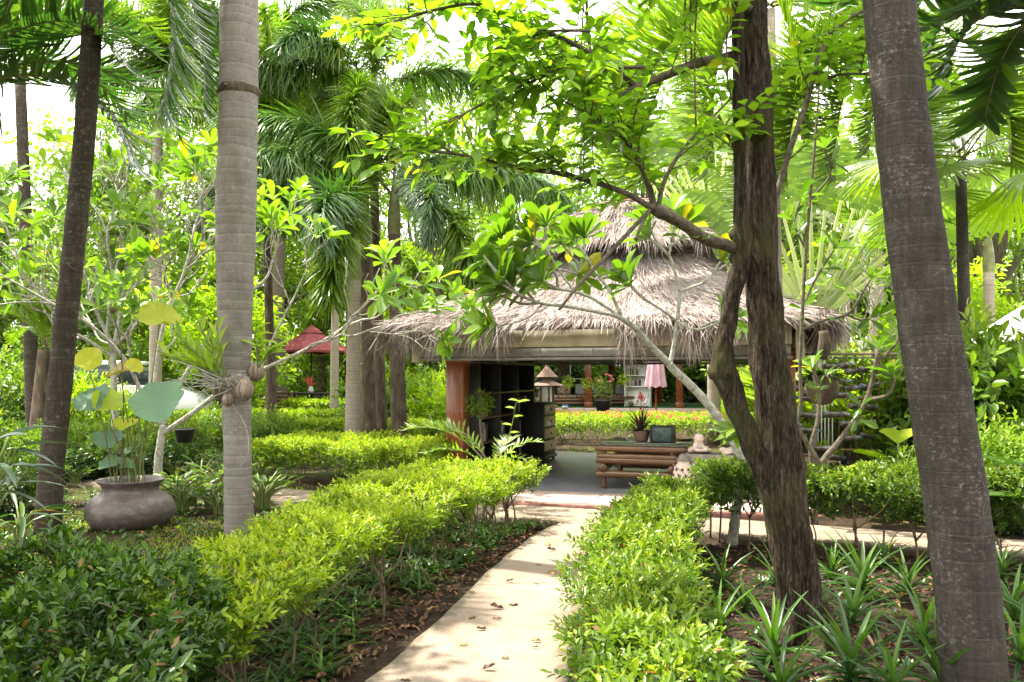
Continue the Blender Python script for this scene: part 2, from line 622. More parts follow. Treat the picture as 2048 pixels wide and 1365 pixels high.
def fissured_bark(name):
    m, N, L, p = new_mat(name)
    tcn = N.new('ShaderNodeTexCoord')
    mp = N.new('ShaderNodeMapping')
    mp.inputs['Scale'].default_value = (52, 52, 4.2)
    mp.inputs['Rotation'].default_value = (0, R(4), 0)
    L.new(tcn.outputs['Object'], mp.inputs['Vector'])
    n1 = N.new('ShaderNodeTexNoise')
    n1.inputs['Scale'].default_value = 1.0
    n1.inputs['Detail'].default_value = 7
    n1.inputs['Roughness'].default_value = .6
    n1.inputs['Distortion'].default_value = .25
    L.new(mp.outputs['Vector'], n1.inputs['Vector'])
    mp2 = N.new('ShaderNodeMapping')
    mp2.inputs['Scale'].default_value = (75, 75, 17)
    L.new(tcn.outputs['Object'], mp2.inputs['Vector'])
    n7 = N.new('ShaderNodeTexNoise')
    n7.inputs['Scale'].default_value = 1.0
    n7.inputs['Detail'].default_value = 6
    n7.inputs['Roughness'].default_value = .7
    L.new(mp2.outputs['Vector'], n7.inputs['Vector'])
    av = N.new('ShaderNodeMath')
    av.operation = 'MULTIPLY_ADD'
    av.inputs[1].default_value = .55
    L.new(n7.outputs['Fac'], av.inputs[0])
    hf = N.new('ShaderNodeMath')
    hf.operation = 'MULTIPLY'
    hf.inputs[1].default_value = .5
    L.new(n1.outputs['Fac'], hf.inputs[0])
    L.new(hf.outputs['Value'], av.inputs[2])
    r = ramp(N, [(.37, (.006, .004, .003)), (.47, (.026, .018, .012)), (.56, (.065, .048, .034)), (.67, (.17, .135, .10))])
    L.new(av.outputs['Value'], r.inputs['Fac'])
    n2 = N.new('ShaderNodeTexNoise')
    n2.inputs['Scale'].default_value = 2.4
    n2.inputs['Detail'].default_value = 5
    L.new(tcn.outputs['Object'], n2.inputs['Vector'])
    r2 = ramp(N, [(.5, (0, 0, 0)), (.66, (.6, .6, .6))])
    L.new(n2.outputs['Fac'], r2.inputs['Fac'])
    mx = N.new('ShaderNodeMix')
    mx.data_type = 'RGBA'
    mx.inputs['B'].default_value = (.075, .075, .025, 1)
    L.new(r2.outputs['Color'], mx.inputs['Factor'])
    L.new(r.outputs['Color'], mx.inputs['A'])
    L.new(mx.outputs['Result'], p.inputs['Base Color'])
    p.inputs['Roughness'].default_value = .95
    p.inputs['Specular IOR Level'].default_value = .15
    b = N.new('ShaderNodeBump')
    b.inputs['Strength'].default_value = 1.0
    b.inputs['Distance'].default_value = .06
    L.new(av.outputs['Value'], b.inputs['Height'])
    L.new(b.outputs['Normal'], p.inputs['Normal'])
    return m


M['fissured'] = fissured_bark('fissured_bark')


def soil_mat():
    m, N, L, p = new_mat('soil')
    tcn = N.new('ShaderNodeTexCoord')

    def noise(s, d=6, ro=.6):
        n = N.new('ShaderNodeTexNoise')
        n.inputs['Scale'].default_value = s
        n.inputs['Detail'].default_value = d
        n.inputs['Roughness'].default_value = ro
        L.new(tcn.outputs['Object'], n.inputs['Vector'])
        return n
    n1 = noise(5.5, 8, .7)
    r1 = ramp(N, [(.3, (.014, .009, .006)), (.5, (.034, .022, .015)), (.66, (.07, .047, .033)), (.8, (.15, .11, .08))])
    L.new(n1.outputs['Fac'], r1.inputs['Fac'])
    n2 = noise(.55, 4)
    r2 = ramp(N, [(.46, (0, 0, 0)), (.62, (1, 1, 1))])
    L.new(n2.outputs['Fac'], r2.inputs['Fac'])
    n3 = noise(30, 6, .7)
    r3 = ramp(N, [(.35, (.05, .075, .015)), (.55, (.11, .14, .03)), (.75, (.2, .2, .06))])
    L.new(n3.outputs['Fac'], r3.inputs['Fac'])
    mx = N.new('ShaderNodeMix')
    mx.data_type = 'RGBA'
    sc = N.new('ShaderNodeMath')
    sc.operation = 'MULTIPLY'
    sc.inputs[1].default_value = .75
    sx = N.new('ShaderNodeSeparateXYZ')
    L.new(tcn.outputs['Object'], sx.inputs['Vector'])
    mk = N.new('ShaderNodeMapRange')
    mk.inputs['From Min'].default_value = -1.3
    mk.inputs['From Max'].default_value = -2.4
    mk.inputs['To Min'].default_value = .06
    mk.inputs['To Max'].default_value = .8
    L.new(sx.outputs['X'], mk.inputs['Value'])
    L.new(mk.outputs['Result'], sc.inputs[1])
    L.new(r2.outputs['Color'], sc.inputs[0])
    L.new(sc.outputs['Value'], mx.inputs['Factor'])
    L.new(r1.outputs['Color'], mx.inputs['A'])
    L.new(r3.outputs['Color'], mx.inputs['B'])
    L.new(mx.outputs['Result'], p.inputs['Base Color'])
    p.inputs['Roughness'].default_value = .95
    p.inputs['Specular IOR Level'].default_value = .1
    n4 = noise(38, 8, .7)
    b = N.new('ShaderNodeBump')
    b.inputs['Strength'].default_value = .9
    b.inputs['Distance'].default_value = .03
    L.new(n4.outputs['Fac'], b.inputs['Height'])
    L.new(b.outputs['Normal'], p.inputs['Normal'])
    return m


def path_mat():
    m, N, L, p = new_mat('washed_concrete')
    tcn = N.new('ShaderNodeTexCoord')

    def noise(s, d=6, ro=.6):
        n = N.new('ShaderNodeTexNoise')
        n.inputs['Scale'].default_value = s
        n.inputs['Detail'].default_value = d
        n.inputs['Roughness'].default_value = ro
        L.new(tcn.outputs['Object'], n.inputs['Vector'])
        return n
    n1 = noise(2.2, 6, .65)
    r1 = ramp(N, [(.3, (.165, .115, .078)), (.5, (.235, .178, .13)), (.7, (.30, .245, .19))])
    L.new(n1.outputs['Fac'], r1.inputs['Fac'])
    n2 = noise(120, 3, .6)
    r2 = ramp(N, [(.3, (.45, .43, .40)), (.47, (.9, .9, .9)), (.75, (1.25, 1.22, 1.2))])
    L.new(n2.outputs['Fac'], r2.inputs['Fac'])
    mu = N.new('ShaderNodeMix')
    mu.data_type = 'RGBA'
    mu.blend_type = 'MULTIPLY'
    mu.inputs['Factor'].default_value = 1
    L.new(r1.outputs['Color'], mu.inputs['A'])
    L.new(r2.outputs['Color'], mu.inputs['B'])
    n3 = noise(26, 5, .7)
    r3 = ramp(N, [(.67, (0, 0, 0)), (.74, (.7, .7, .7))])
    L.new(n3.outputs['Fac'], r3.inputs['Fac'])
    mx = N.new('ShaderNodeMix')
    mx.data_type = 'RGBA'
    mx.inputs['B'].default_value = (.13, .08, .05, 1)
    L.new(r3.outputs['Color'], mx.inputs['Factor'])
    L.new(mu.outputs['Result'], mx.inputs['A'])
    n5 = noise(1.1, 5, .7)
    r5 = ramp(N, [(.5, (0, 0, 0)), (.66, (.5, .5, .5))])
    L.new(n5.outputs['Fac'], r5.inputs['Fac'])
    st = N.new('ShaderNodeMix')
    st.data_type = 'RGBA'
    st.inputs['B'].default_value = (.16, .12, .085, 1)
    L.new(r5.outputs['Color'], st.inputs['Factor'])
    L.new(mx.outputs['Result'], st.inputs['A'])
    ed = N.new('ShaderNodeAttribute')
    ed.attribute_name = 'tint'
    n6 = noise(7, 7, .75)
    em = N.new('ShaderNodeMath')
    em.operation = 'MULTIPLY_ADD'
    em.inputs[1].default_value = .42
    L.new(ed.outputs['Fac'], em.inputs[0])
    L.new(n6.outputs['Fac'], em.inputs[2])
    re = ramp(N, [(.70, (0, 0, 0)), (.86, (.8, .8, .8))])
    L.new(em.outputs['Value'], re.inputs['Fac'])
    s2 = N.new('ShaderNodeMix')
    s2.data_type = 'RGBA'
    s2.inputs['B'].default_value = (.075, .062, .035, 1)
    L.new(re.outputs['Color'], s2.inputs['Factor'])
    L.new(st.outputs['Result'], s2.inputs['A'])
    mx = s2
    L.new(mx.outputs['Result'], p.inputs['Base Color'])
    p.inputs['Roughness'].default_value = .9
    b = N.new('ShaderNodeBump')
    b.inputs['Strength'].default_value = .5
    b.inputs['Distance'].default_value = .006
    L.new(n2.outputs['Fac'], b.inputs['Height'])
    L.new(b.outputs['Normal'], p.inputs['Normal'])
    return m


M['soil'] = soil_mat()
M['path'] = path_mat()

# ================================================================== THE SETTING
rng = np.random.default_rng(7)


def ground():
    xs = np.concatenate([np.linspace(-400, -14, 12), np.linspace(-12, 12, 97), np.linspace(14, 400, 12)])
    ys = np.concatenate([np.linspace(-200, -3, 8), np.linspace(-2, 24, 105), np.linspace(26, 500, 16)])
    X, Y = np.meshgrid(xs, ys)
    near = np.exp(-((X / 12) ** 2 + ((Y - 10) / 12) ** 2) ** 2)
    Z = near * (.018 * np.sin(X * 2.3 + 1) * np.sin(Y * 1.9) + .012 * np.sin(X * 5.1 + Y * 3.3) + .008 * np.sin(X * 9 - Y * 7)) - .012
    n, k = len(xs), len(ys)
    i, j = np.meshgrid(np.arange(n - 1), np.arange(k - 1))
    a = (j * n + i).ravel()
    mb = MB().add(np.stack([X, Y, Z], -1), np.stack([a, a + 1, a + n + 1, a + n], 1))
    tag(mb.build('ground', M['soil']), kind='structure')


ground()


def ribbon(name, left, right, z, mat, thick=.06, sub=6):
    """a slab between two edge lines, with rounded shoulders and real thickness"""
    Lp, _ = smooth_path([(x, y, 0) for x, y in left], [1] * len(left), sub)
    Rp, _ = smooth_path([(x, y, 0) for x, y in right], [1] * len(right), sub)
    k = len(Lp)
    V = []
    for i in range(k):
        l, r = Lp[i], Rp[i]
        d = nrm(r - l)
        wob = .006 * math.sin(i * 1.7) + .005 * math.sin(i * 4.1)
        for p, zz in ((l + d * (-.012 + wob), z - thick), (l + d * wob, z - .012), (l + d * (.025 + wob), z), (l * .80 + r * .20, z + .002), (l * .20 + r * .80, z + .002),
                      (r - d * (.025 + wob), z), (r - d * wob, z - .012), (r + d * (.012 - wob), z - thick)):
            V.append([p[0], p[1], zz])
    m = 8
    a = (np.arange(k - 1)[:, None] * m + np.arange(m - 1)[None]).ravel()
    mb = MB().add(V, np.stack([a, a + 1, a + m + 1, a + m], 1), None, np.tile([1, 1, .9, 0, 0, .9, 1, 1], k))
    return tag(mb.build(name, mat), kind='structure')


PATH_L = [(-2.3, 0), (-1.62, 2), (-1.15, 3.2), (-.76, 4.43), (-.42, 5.79), (-.165, 6.98), (.18, 8.25), (.46, 8.95), (.72, 9.3)]
PATH_R = [(-1.1, 0), (-.5, 2), (-.08, 3.2), (.28, 4.43), (.52, 5.79), (.74, 6.98), (.97, 8.25), (1.12, 8.75), (1.25, 9.02)]
ribbon('garden_path', PATH_L, PATH_R, .05, M['path'])
for i, (l, r) in enumerate((((-.27, 6.35), (.63, 6.45)), ((.33, 8.72), (1.08, 8.6)))):
    jb = MB()
    for t in range(12):
        a_, b_ = t / 12, (t + 1) / 12
        x0, y0, x1, y1 = l[0] + (r[0] - l[0]) * a_, l[1] + (r[1] - l[1]) * a_, l[0] + (r[0] - l[0]) * b_, l[1] + (r[1] - l[1]) * b_
        w0, w1 = .0035 + .0015 * math.sin(t * 2.1), .0035 + .0015 * math.sin(t * 2.1 + 2.1)
        jb.add([[x0, y0 - w0, .0545], [x1, y1 - w1, .0545], [x1, y1 + w1, .0545], [x0, y0 + w0, .0545]], [[0, 1, 2, 3]])
    tag(jb.build('path_joint', M['branch_bark']), kind='structure')
XP = math.tan(R(-24))


def cross(y0):
    return [(x, y0 + (x) * XP + .05 * math.sin(x * .9)) for x in (-14, -9, -6, -3.3, -1, .5, 2, 4, 6.5, 10)]


ribbon('cross_path', cross(10.35), cross(9.32), .046, M['path'])


# ================================================================== PLANT BUILDERS
def sprays(mb, rng, P, D, n_leaf, s, L, W, tint, up=.25, tm=LEAF6, mat=0):
    """leafy shoots: n_leaf leaves in pairs along a short twig at each P pointing D"""
    n = len(P)
    D = nrm(D)
    side = nrm(np.cross(D, rng.normal(size=(n, 3))))
    for k in range(n_leaf):
        t = k / max(1, n_leaf - 1)
        sg = 1 if k % 2 else -1
        last = (k == n_leaf - 1)
        d = D * (.45 + .5 * t + (1.5 if last else 0)) + side * sg * (.1 if last else .95) + rng.normal(size=(n, 3)) * .22
        d[:, 2] += up * .4
        u = np.array([0, 0, 1.0]) + D * .5 + rng.normal(size=(n, 3)) * .35
        sc = (.6 + .75 * rng.random(n)) * (1.0 - .25 * t)
        tt = np.clip(tint + .28 * t - .14 + rng.normal(size=n) * .12, .02, 1)
        tt[rng.random(n) < .014] = 0
        place(mb, tm, P + D * s * t, d, u, L * sc, W * sc, tt, mat)


def hedge(name, label, poly, top, n, mat, L=.05, W=.024, skirt=.25, stems=0, seed=1, group=None, cat='hedge', bump=.05, twig='twig', depth=.16, flowers=0, bare=.0, n_leaf=7, t0=.62):
    rng = np.random.default_rng(seed)
    c = np.mean(np.array(poly), 0)
    root = thing(name, label, cat, (c[0], c[1], 0), 0, group)
    pl = [(x - c[0], y - c[1]) for x, y in poly]

    def hz(xy):
        x, y = xy[:, 0] + c[0], xy[:, 1] + c[1]
        return top + bump * (np.sin(x * 3.1 + seed) * np.sin(y * 2.7) + .6 * np.sin(x * 6.7 + y * 5.3) + .4 * np.sin(x * 13 - y * 11))
    mb = MB()
    n1 = int(n * .52)
    xy = rand_in_poly(rng, pl, n1)
    z = hz(xy) - rng.random(n1) ** 1.5 * depth
    P1 = np.column_stack([xy, z])
    D1 = np.column_stack([rng.normal(size=(n1, 2)) * .55, .55 + .5 * rng.random(n1)])
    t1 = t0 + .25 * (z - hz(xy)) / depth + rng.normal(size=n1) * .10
    sprays(mb, rng, P1, D1, n_leaf, L * 1.5, L, W, t1)
    n2 = int(n * .36)
    p, o = on_border(rng, pl, n2)
    hh = hz(p)
    f = rng.random(n2) ** .75
    z = skirt + (hh - skirt) * f
    wob = .05 * np.sin(p[:, 0] * 9 + p[:, 1] * 8 + seed) + .05 * np.sin(p[:, 0] * 4.3)
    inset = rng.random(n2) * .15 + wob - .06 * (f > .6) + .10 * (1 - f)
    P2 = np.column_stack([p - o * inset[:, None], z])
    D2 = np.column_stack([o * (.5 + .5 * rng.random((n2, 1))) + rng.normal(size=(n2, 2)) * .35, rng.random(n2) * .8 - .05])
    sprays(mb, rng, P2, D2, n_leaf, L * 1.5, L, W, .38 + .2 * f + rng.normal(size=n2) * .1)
    n3 = n - n1 - n2
    xy = rand_in_poly(rng, pl, n3)
    z = skirt + (hz(xy) - skirt) * rng.random(n3) ** .6
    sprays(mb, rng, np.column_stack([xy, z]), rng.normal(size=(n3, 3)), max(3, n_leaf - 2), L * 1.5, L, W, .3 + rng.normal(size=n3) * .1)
    mb.build('foliage', M[mat], root)
    if flowers:
        fb = MB()
        xy = rand_in_poly(rng, pl, flowers * 2)
        for q in xy:
            z0 = float(hz(q[None])[0]) + .03
            k = 26
            dd = rng.normal(size=(k, 3))
            dd[:, 2] = np.abs(dd[:, 2])
            dd = nrm(dd)
            place(fb, LEAF6, np.array([*q, z0]) + dd * .035 * rng.uniform(.9, 1.9), dd + rng.normal(size=(k, 3)) * .5, dd, .04, .03, rng.random(k))
        tag(fb.build('blossom', M['flower'], root), kind='stuff')
    mats = M[twig]
    for k in range(stems):
        q = rand_in_poly(rng, pl, 1)[0] if k % 3 == 0 else None
        if q is None:
            pp, oo = on_border(rng, pl, 1)
            q = pp[0] - oo[0] * (.10 + .22 * rng.random())
        s = MB()
        lean = rng.normal(size=2) * .10
        h = float(hz(q[None])[0])
        fork = h * (.3 + .3 * rng.random())
        m = np.array([q[0] + lean[0] * .4, q[1] + lean[1] * .4, fork])
        r0 = .006 + .006 * rng.random()
        P, rr = smooth_path([(q[0], q[1], -.03), (q[0] + lean[0] * .1 + .01, q[1] + lean[1] * .15, fork * .5), m], [r0 * 1.2, r0, r0 * .85], 3)
        tube(s, P, rr, 6)
        for b in range(3 + int(rng.random() * 2)):
            e = m + np.array([*(rng.normal(size=2) * .16), (h - fork) * (.75 + .2 * rng.random())])
            P, rr = smooth_path([m, (m + e) / 2 + np.append(rng.normal(size=2) * .03, 0), e], [r0 * .8, r0 * .55, r0 * .3], 3)
            tube(s, P, rr, 5)
        s.build('stem', mats, root)
    return root


def leaf_cloud(mb, rng, centres, radii, per, L, W, tint0, spread=.5, tm=LEAF6, squash=.75, mat=0):
    """clumps of leaves: each clump a loose shell facing outwards"""
    for c, r in zip(centres, radii):
        d = nrm(rng.normal(size=(per, 3)))
        P = c + d * (r * (rng.random((per, 1)) ** .45)) * np.array([1, 1, squash])
        D = d * .6 + rng.normal(size=(per, 3)) * .6
        D[:, 2] -= .15
        U = np.array([0, 0, 1.0]) + rng.normal(size=(per, 3)) * .5
        sc = .7 + .6 * rng.random(per)
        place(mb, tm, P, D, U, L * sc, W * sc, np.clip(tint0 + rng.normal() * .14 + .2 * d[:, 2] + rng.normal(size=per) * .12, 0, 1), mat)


def broad_tree(name, label, h, rx, rz, clumps, per, L, mat, seed, group=None, loc=(0, 0, 0), cat='tree', trunk_r=.16, z0=None, bark='branch_bark', hang=0.0, W=.55):
    rng = np.random.default_rng(seed)
    root = thing(name, label, cat, loc, 0, group)
    cz = h - rz if z0 is None else (h + z0) / 2
    rzz = rz if z0 is None else (h - z0) / 2
    cs, rs = [], []
    for k in range(clumps):
        d = nrm(rng.normal(size=3))
        f = rng.random() ** .4
        cs.append(np.array([d[0] * rx * f, d[1] * rx * f, cz + d[2] * rzz * f]))
        rs.append(rx * rng.uniform(.16, .34))
    mb = MB()
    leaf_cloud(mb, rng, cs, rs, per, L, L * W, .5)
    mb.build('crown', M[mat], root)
    tb = MB()
    fork = max(cz - rzz * .8, h * .3)
    P, rr = smooth_path([(0, 0, -.1), (rng.normal() * .06, rng.normal() * .06, fork * .5), (rng.normal() * .12, rng.normal() * .12, fork)], [trunk_r * 1.3, trunk_r, trunk_r * .8], 5)
    tube(tb, P, rr, 9)
    for k in range(min(14, clumps // 3)):
        e = cs[k]
        m = (P[-1] + e) / 2 + rng.normal(size=3) * rx * .08
        Q, rq = smooth_path([P[-1] - np.array([0, 0, .1]), m, e], [trunk_r * .6, trunk_r * .35, trunk_r * .1], 4)
        tube(tb, Q, rq, 6)
    tb.build('trunk', M[bark], root)
    return root


def strip(droop, seg=3, w0=.5):
    V = []
    for i in range(seg + 1):
        y = i / seg
        w = w0 * (1 - .55 * y) * (1 if y < .99 else .15)
        V += [[-w, y, -droop * y * y], [w, y, -droop * y * y]]
    Q = [[2 * i, 2 * i + 1, 2 * i + 3, 2 * i + 2] for i in range(seg)]
    return np.array(V), np.array(Q)


def frond_mesh(name, L, e0, e1, n, ll, lw, leaf_mat_, plum=0.0, droop=.5, fwd=.7, vee=.15, seed=0, stem_r=.02, start=.14, twist=0.0, tip=.45, bp=1.25):
    """a feather leaf along +x: rachis bends from elevation e0 to e1; plum 1 = bottle brush"""
    rng = np.random.default_rng(seed)
    k = 22
    P = [np.zeros(3)]
    for i in range(k):
        t = (i + .5) / k
        e = e0 + (e1 - e0) * t ** bp
        P.append(P[-1] + L / k * np.array([math.cos(e), twist * t, math.sin(e)]))
    P = np.array(P)
    T = nrm(np.gradient(P, axis=0))
    mb = MB()
    tube(mb, P, np.linspace(stem_r, stem_r * .2, k + 1), 6, .5, 1)
    t = start + (1 - start) * np.linspace(0, 1, n) ** .95
    for sg in (-1, 1):
        tt = np.clip(t + rng.normal(size=n) * .004, 0, 1)
        x = tt * k
        i = np.minimum(x.astype(int), k - 1)
        f = (x - i)[:, None]
        pos = P[i] * (1 - f) + P[i + 1] * f
        tg = nrm(T[i] * (1 - f) + T[i + 1] * f)
        side = np.array([0, 1.0, 0]) * sg
        nr = np.cross(tg, np.array([0, 1.0, 0])) * -1
        nr = nrm(np.where(nr[:, 2:3] < 0, nr, nr))
        if plum:
            ph = rng.uniform(-1.5, 1.5, n) * plum
        else:
            ph = vee + rng.normal(size=n) * .12
        d = tg * (fwd + .35 * tt[:, None]) + side * np.cos(ph)[:, None] + nr * np.sin(ph)[:, None]
        d[:, 2] -= droop * .25
        prof = np.minimum(1, .45 + 2.2 * (tt - start)) * (1 - (1 - tip) * np.clip((tt - .55) / .45, 0, 1) ** 1.3)
        u = nr + rng.normal(size=(n, 3)) * .15
        if plum:
            u = np.array([0, 0, 1.0]) + rng.normal(size=(n, 3)) * .3
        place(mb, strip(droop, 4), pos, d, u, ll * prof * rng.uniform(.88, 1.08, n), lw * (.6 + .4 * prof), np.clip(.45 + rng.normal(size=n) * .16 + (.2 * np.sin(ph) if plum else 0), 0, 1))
    return mb.mesh(name, [M[leaf_mat_], M['frond_stem']])


def add_frond(root, mesh, loc, az, scale=1.0, tilt=0.0, roll=0.0):
    o = bpy.data.objects.new('frond', mesh)
    C.objects.link(o)
    o.parent = root
    o.location = loc
    o.rotation_euler = (roll, tilt, az)
    o.scale = (scale,) * 3
    return o


FR = {}
for s in range(2):
    FR['fox_hang', s] = frond_mesh('hanging_foxtail_frond', 3.9, R(40), R(-92), 430, .80, .040, 'palm_light', plum=1.0, droop=.34, fwd=.30, seed=120 + s, stem_r=.035, tip=.65, bp=.45)  # lighter leaflet colour stands in for sun on these fronds
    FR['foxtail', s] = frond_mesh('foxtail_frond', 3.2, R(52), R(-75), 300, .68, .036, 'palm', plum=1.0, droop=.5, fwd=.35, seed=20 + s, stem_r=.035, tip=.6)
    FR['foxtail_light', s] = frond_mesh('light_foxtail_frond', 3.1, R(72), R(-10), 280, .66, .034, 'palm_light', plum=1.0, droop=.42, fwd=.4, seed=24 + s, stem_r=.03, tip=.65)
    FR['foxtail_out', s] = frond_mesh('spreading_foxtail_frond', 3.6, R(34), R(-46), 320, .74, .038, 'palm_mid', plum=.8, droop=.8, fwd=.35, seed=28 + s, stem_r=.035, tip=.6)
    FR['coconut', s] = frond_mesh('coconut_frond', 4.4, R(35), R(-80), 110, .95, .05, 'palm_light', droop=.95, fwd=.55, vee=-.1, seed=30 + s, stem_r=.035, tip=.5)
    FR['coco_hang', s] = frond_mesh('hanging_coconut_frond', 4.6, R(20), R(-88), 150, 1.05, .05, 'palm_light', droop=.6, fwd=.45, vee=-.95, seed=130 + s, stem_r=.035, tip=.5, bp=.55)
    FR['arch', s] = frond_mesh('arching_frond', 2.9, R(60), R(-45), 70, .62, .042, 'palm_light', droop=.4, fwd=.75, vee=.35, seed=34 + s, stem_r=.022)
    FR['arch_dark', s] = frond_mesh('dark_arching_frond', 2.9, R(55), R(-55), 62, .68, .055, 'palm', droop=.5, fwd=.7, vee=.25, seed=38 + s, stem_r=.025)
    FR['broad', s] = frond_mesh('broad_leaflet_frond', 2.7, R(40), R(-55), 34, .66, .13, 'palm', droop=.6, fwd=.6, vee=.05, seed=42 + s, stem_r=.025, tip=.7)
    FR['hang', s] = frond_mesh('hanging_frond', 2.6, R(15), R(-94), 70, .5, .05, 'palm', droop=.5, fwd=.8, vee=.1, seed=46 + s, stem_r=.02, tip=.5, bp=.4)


def palm(name, label, base, pts, rad, bark, fronds, kind, seed, group=None, cat='palm', crown=None, scale=1.0, n_side=14, shaft=True, lumps=None):
    """trunk through pts (world), fronds = number or [(azimuth, scale, tilt, kind)]"""
    rng = np.random.default_rng(seed)
    root = thing(name, label, cat, base, 0, group)
    B = Vector(base)
    P, rr = smooth_path([Vector(p) - B for p in pts], rad, 6)
    tb = MB()
    tube(tb, P, rr, n_side, lumps=lumps)
    tb.build('trunk', M[bark], root)
    top = P[-1]
    if shaft:
        sb = MB()
        rt = float(rr[-1])
        lathe(sb, [(rt * .98, -.02), (rt * 1.15, .15), (rt * .95, .55), (rt * .5, .95), (.02, 1.1)], (top[0], top[1], top[2]), 14)
        sb.build('crown_shaft', M['frond_stem'], root)
        top = top + np.array([0, 0, .75])
    if isinstance(fronds, int):
        fronds = [(2.4 * i + rng.normal() * .15, rng.uniform(.85, 1.1), -.75 + 1.15 * i / max(1, fronds - 1) + rng.normal() * .08, kind) for i in range(fronds)]
    for i, (az, sc, ti, kd) in enumerate(fronds):
        add_frond(root, FR[kd or kind, i % 2], top + np.array([.05 * math.cos(az), .05 * math.sin(az), rng.random() * .15]), az, sc * scale, ti, rng.normal() * .1)
    return root


def fan_leaf_mesh(name, rad, seg, spread, mat, pet=1.0, seed=0, droop=.25, cut=.45):
    rng = np.random.default_rng(seed)
    mb = MB()
    tube(mb, [(0, 0, 0), (pet * .5, 0, .05), (pet, 0, 0)], [.018, .014, .012], 6, .5, 1)
    a = np.linspace(-spread / 2, spread / 2, seg + 1)
    for i in range(seg):
        am = (a[i] + a[i + 1]) / 2
        r = rad * (.82 + .18 * math.cos(am * .6)) * rng.uniform(.94, 1.04)
        V = []
        for f, wf in ((.02, 1), (.3, 1), (1 - cut, 1), (1 - cut * .4, .5), (1, .08)):
            hw = (a[1] - a[0]) / 2 * wf
            for s, dz in ((-1, 0), (0, .022), (1, 0)):
                ang = am + s * hw
                q = f * r
                V.append([pet + q * math.cos(ang), q * math.sin(ang), dz * f * rad - droop * f * f * rad * (.4 + .6 * abs(math.sin(am / 2)))])
        Q = []
        for j in range(4):
            b = 3 * j
            Q += [[b, b + 1, b + 4, b + 3], [b + 1, b + 2, b + 5, b + 4]]
        mb.add(V, Q, None, float(np.clip(.5 + rng.normal() * .12, 0, 1)))
    return mb.mesh(name, [M[mat], M['frond_stem']])


def frangipani_leaves(mb, rng, p, d, n=9, L=.27, W=.085, tint=.5, tm=LEAF_OBOV, mat=0):
    """a whorl of leaves at a branch tip"""
    d = nrm(d)
    a = np.linspace(0, 2 * np.pi, n, endpoint=False) + rng.random() * 6
    s1 = nrm(np.cross(d, [.31, .77, .2]))
    s2 = np.cross(d, s1)
    sp = rng.uniform(.55, 1.25, n)[:, None]
    D = d * .75 + (np.cos(a)[:, None] * s1 + np.sin(a)[:, None] * s2) * sp
    D[:, 2] += .12
    U = np.broadcast_to(d + np.array([0, 0, .5]), D.shape)
    sc = rng.uniform(.65, 1.1, n)
    t = np.clip(tint + rng.normal(size=n) * .18, 0, .89)
    t[rng.random(n) < .03] = .97
    place(mb, tm, p + d * .01, D, U, L * sc, W * sc * rng.uniform(.85, 1.15, n), t, mat)


def fork_branch(tb, lb, rng, p, d, length, r, depth, leaf, bend=.35, tips=None):
    """blunt forking branches of a frangipani, a leaf whorl at every tip"""
    d = nrm(d)
    e = p + d * length
    m = (p + e) / 2 + rng.normal(size=3) * length * .08
    e = e + np.array([0, 0, length * .08])
    P, rr = smooth_path([p, m, e], [r, r * .86, r * .78], 3)
    tube(tb, P, rr, 7)
    d2 = nrm(e - m)
    if depth == 0:
        lf = dict(leaf)
        few = lf.pop('few', 0)
        if rng.random() < lf.pop('prob', 1.0):
            frangipani_leaves(lb, rng, e, d2, int(rng.integers(4, 8)) if few else int(rng.integers(6, 12)), **lf)
        return
    for k in range(2 if rng.random() < .75 else 3):
        side = nrm(np.cross(d2, rng.normal(size=3)))
        nd = d2 + side * rng.uniform(.45, .85) + np.array([0, 0, bend * rng.random()])
        fork_branch(tb, lb, rng, e, nd, length * rng.uniform(.68, .95), r * .74, depth - 1, leaf, bend)


# ================================================================== FOREGROUND HEDGES
LH = [(.28, 9.25), (-.05, 8.3), (-.5, 6.9), (-.85, 5.6), (-1.05, 4.6), (-1.2, 3.7), (-1.75, 3.9), (-1.75, 5.0), (-1.62, 6.2), (-1.5, 7.6), (-1.35, 8.7), (-1.0, 9.6)]
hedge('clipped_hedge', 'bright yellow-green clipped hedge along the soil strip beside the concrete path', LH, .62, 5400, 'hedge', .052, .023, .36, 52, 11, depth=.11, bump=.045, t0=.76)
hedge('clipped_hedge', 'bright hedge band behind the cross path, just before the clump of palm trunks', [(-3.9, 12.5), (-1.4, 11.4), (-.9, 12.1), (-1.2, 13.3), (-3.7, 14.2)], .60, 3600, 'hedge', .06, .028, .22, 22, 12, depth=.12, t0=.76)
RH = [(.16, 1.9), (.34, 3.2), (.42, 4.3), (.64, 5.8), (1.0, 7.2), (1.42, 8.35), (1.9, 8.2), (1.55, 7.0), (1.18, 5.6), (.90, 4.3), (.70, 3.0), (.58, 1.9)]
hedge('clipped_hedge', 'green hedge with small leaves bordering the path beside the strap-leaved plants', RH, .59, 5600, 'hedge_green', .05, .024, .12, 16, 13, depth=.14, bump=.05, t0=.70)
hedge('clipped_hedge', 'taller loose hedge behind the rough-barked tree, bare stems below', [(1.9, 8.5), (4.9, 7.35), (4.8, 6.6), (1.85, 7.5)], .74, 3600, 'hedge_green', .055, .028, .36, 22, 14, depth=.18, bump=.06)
hedge('clipped_hedge', 'low hedge at the foot of the leaning brown palm, beyond the path', [(5.0, 7.9), (7.6, 6.9), (7.4, 6.2), (4.9, 7.2)], .78, 1500, 'hedge_green', .055, .028, .3, 8, 15, depth=.18, bump=.06)
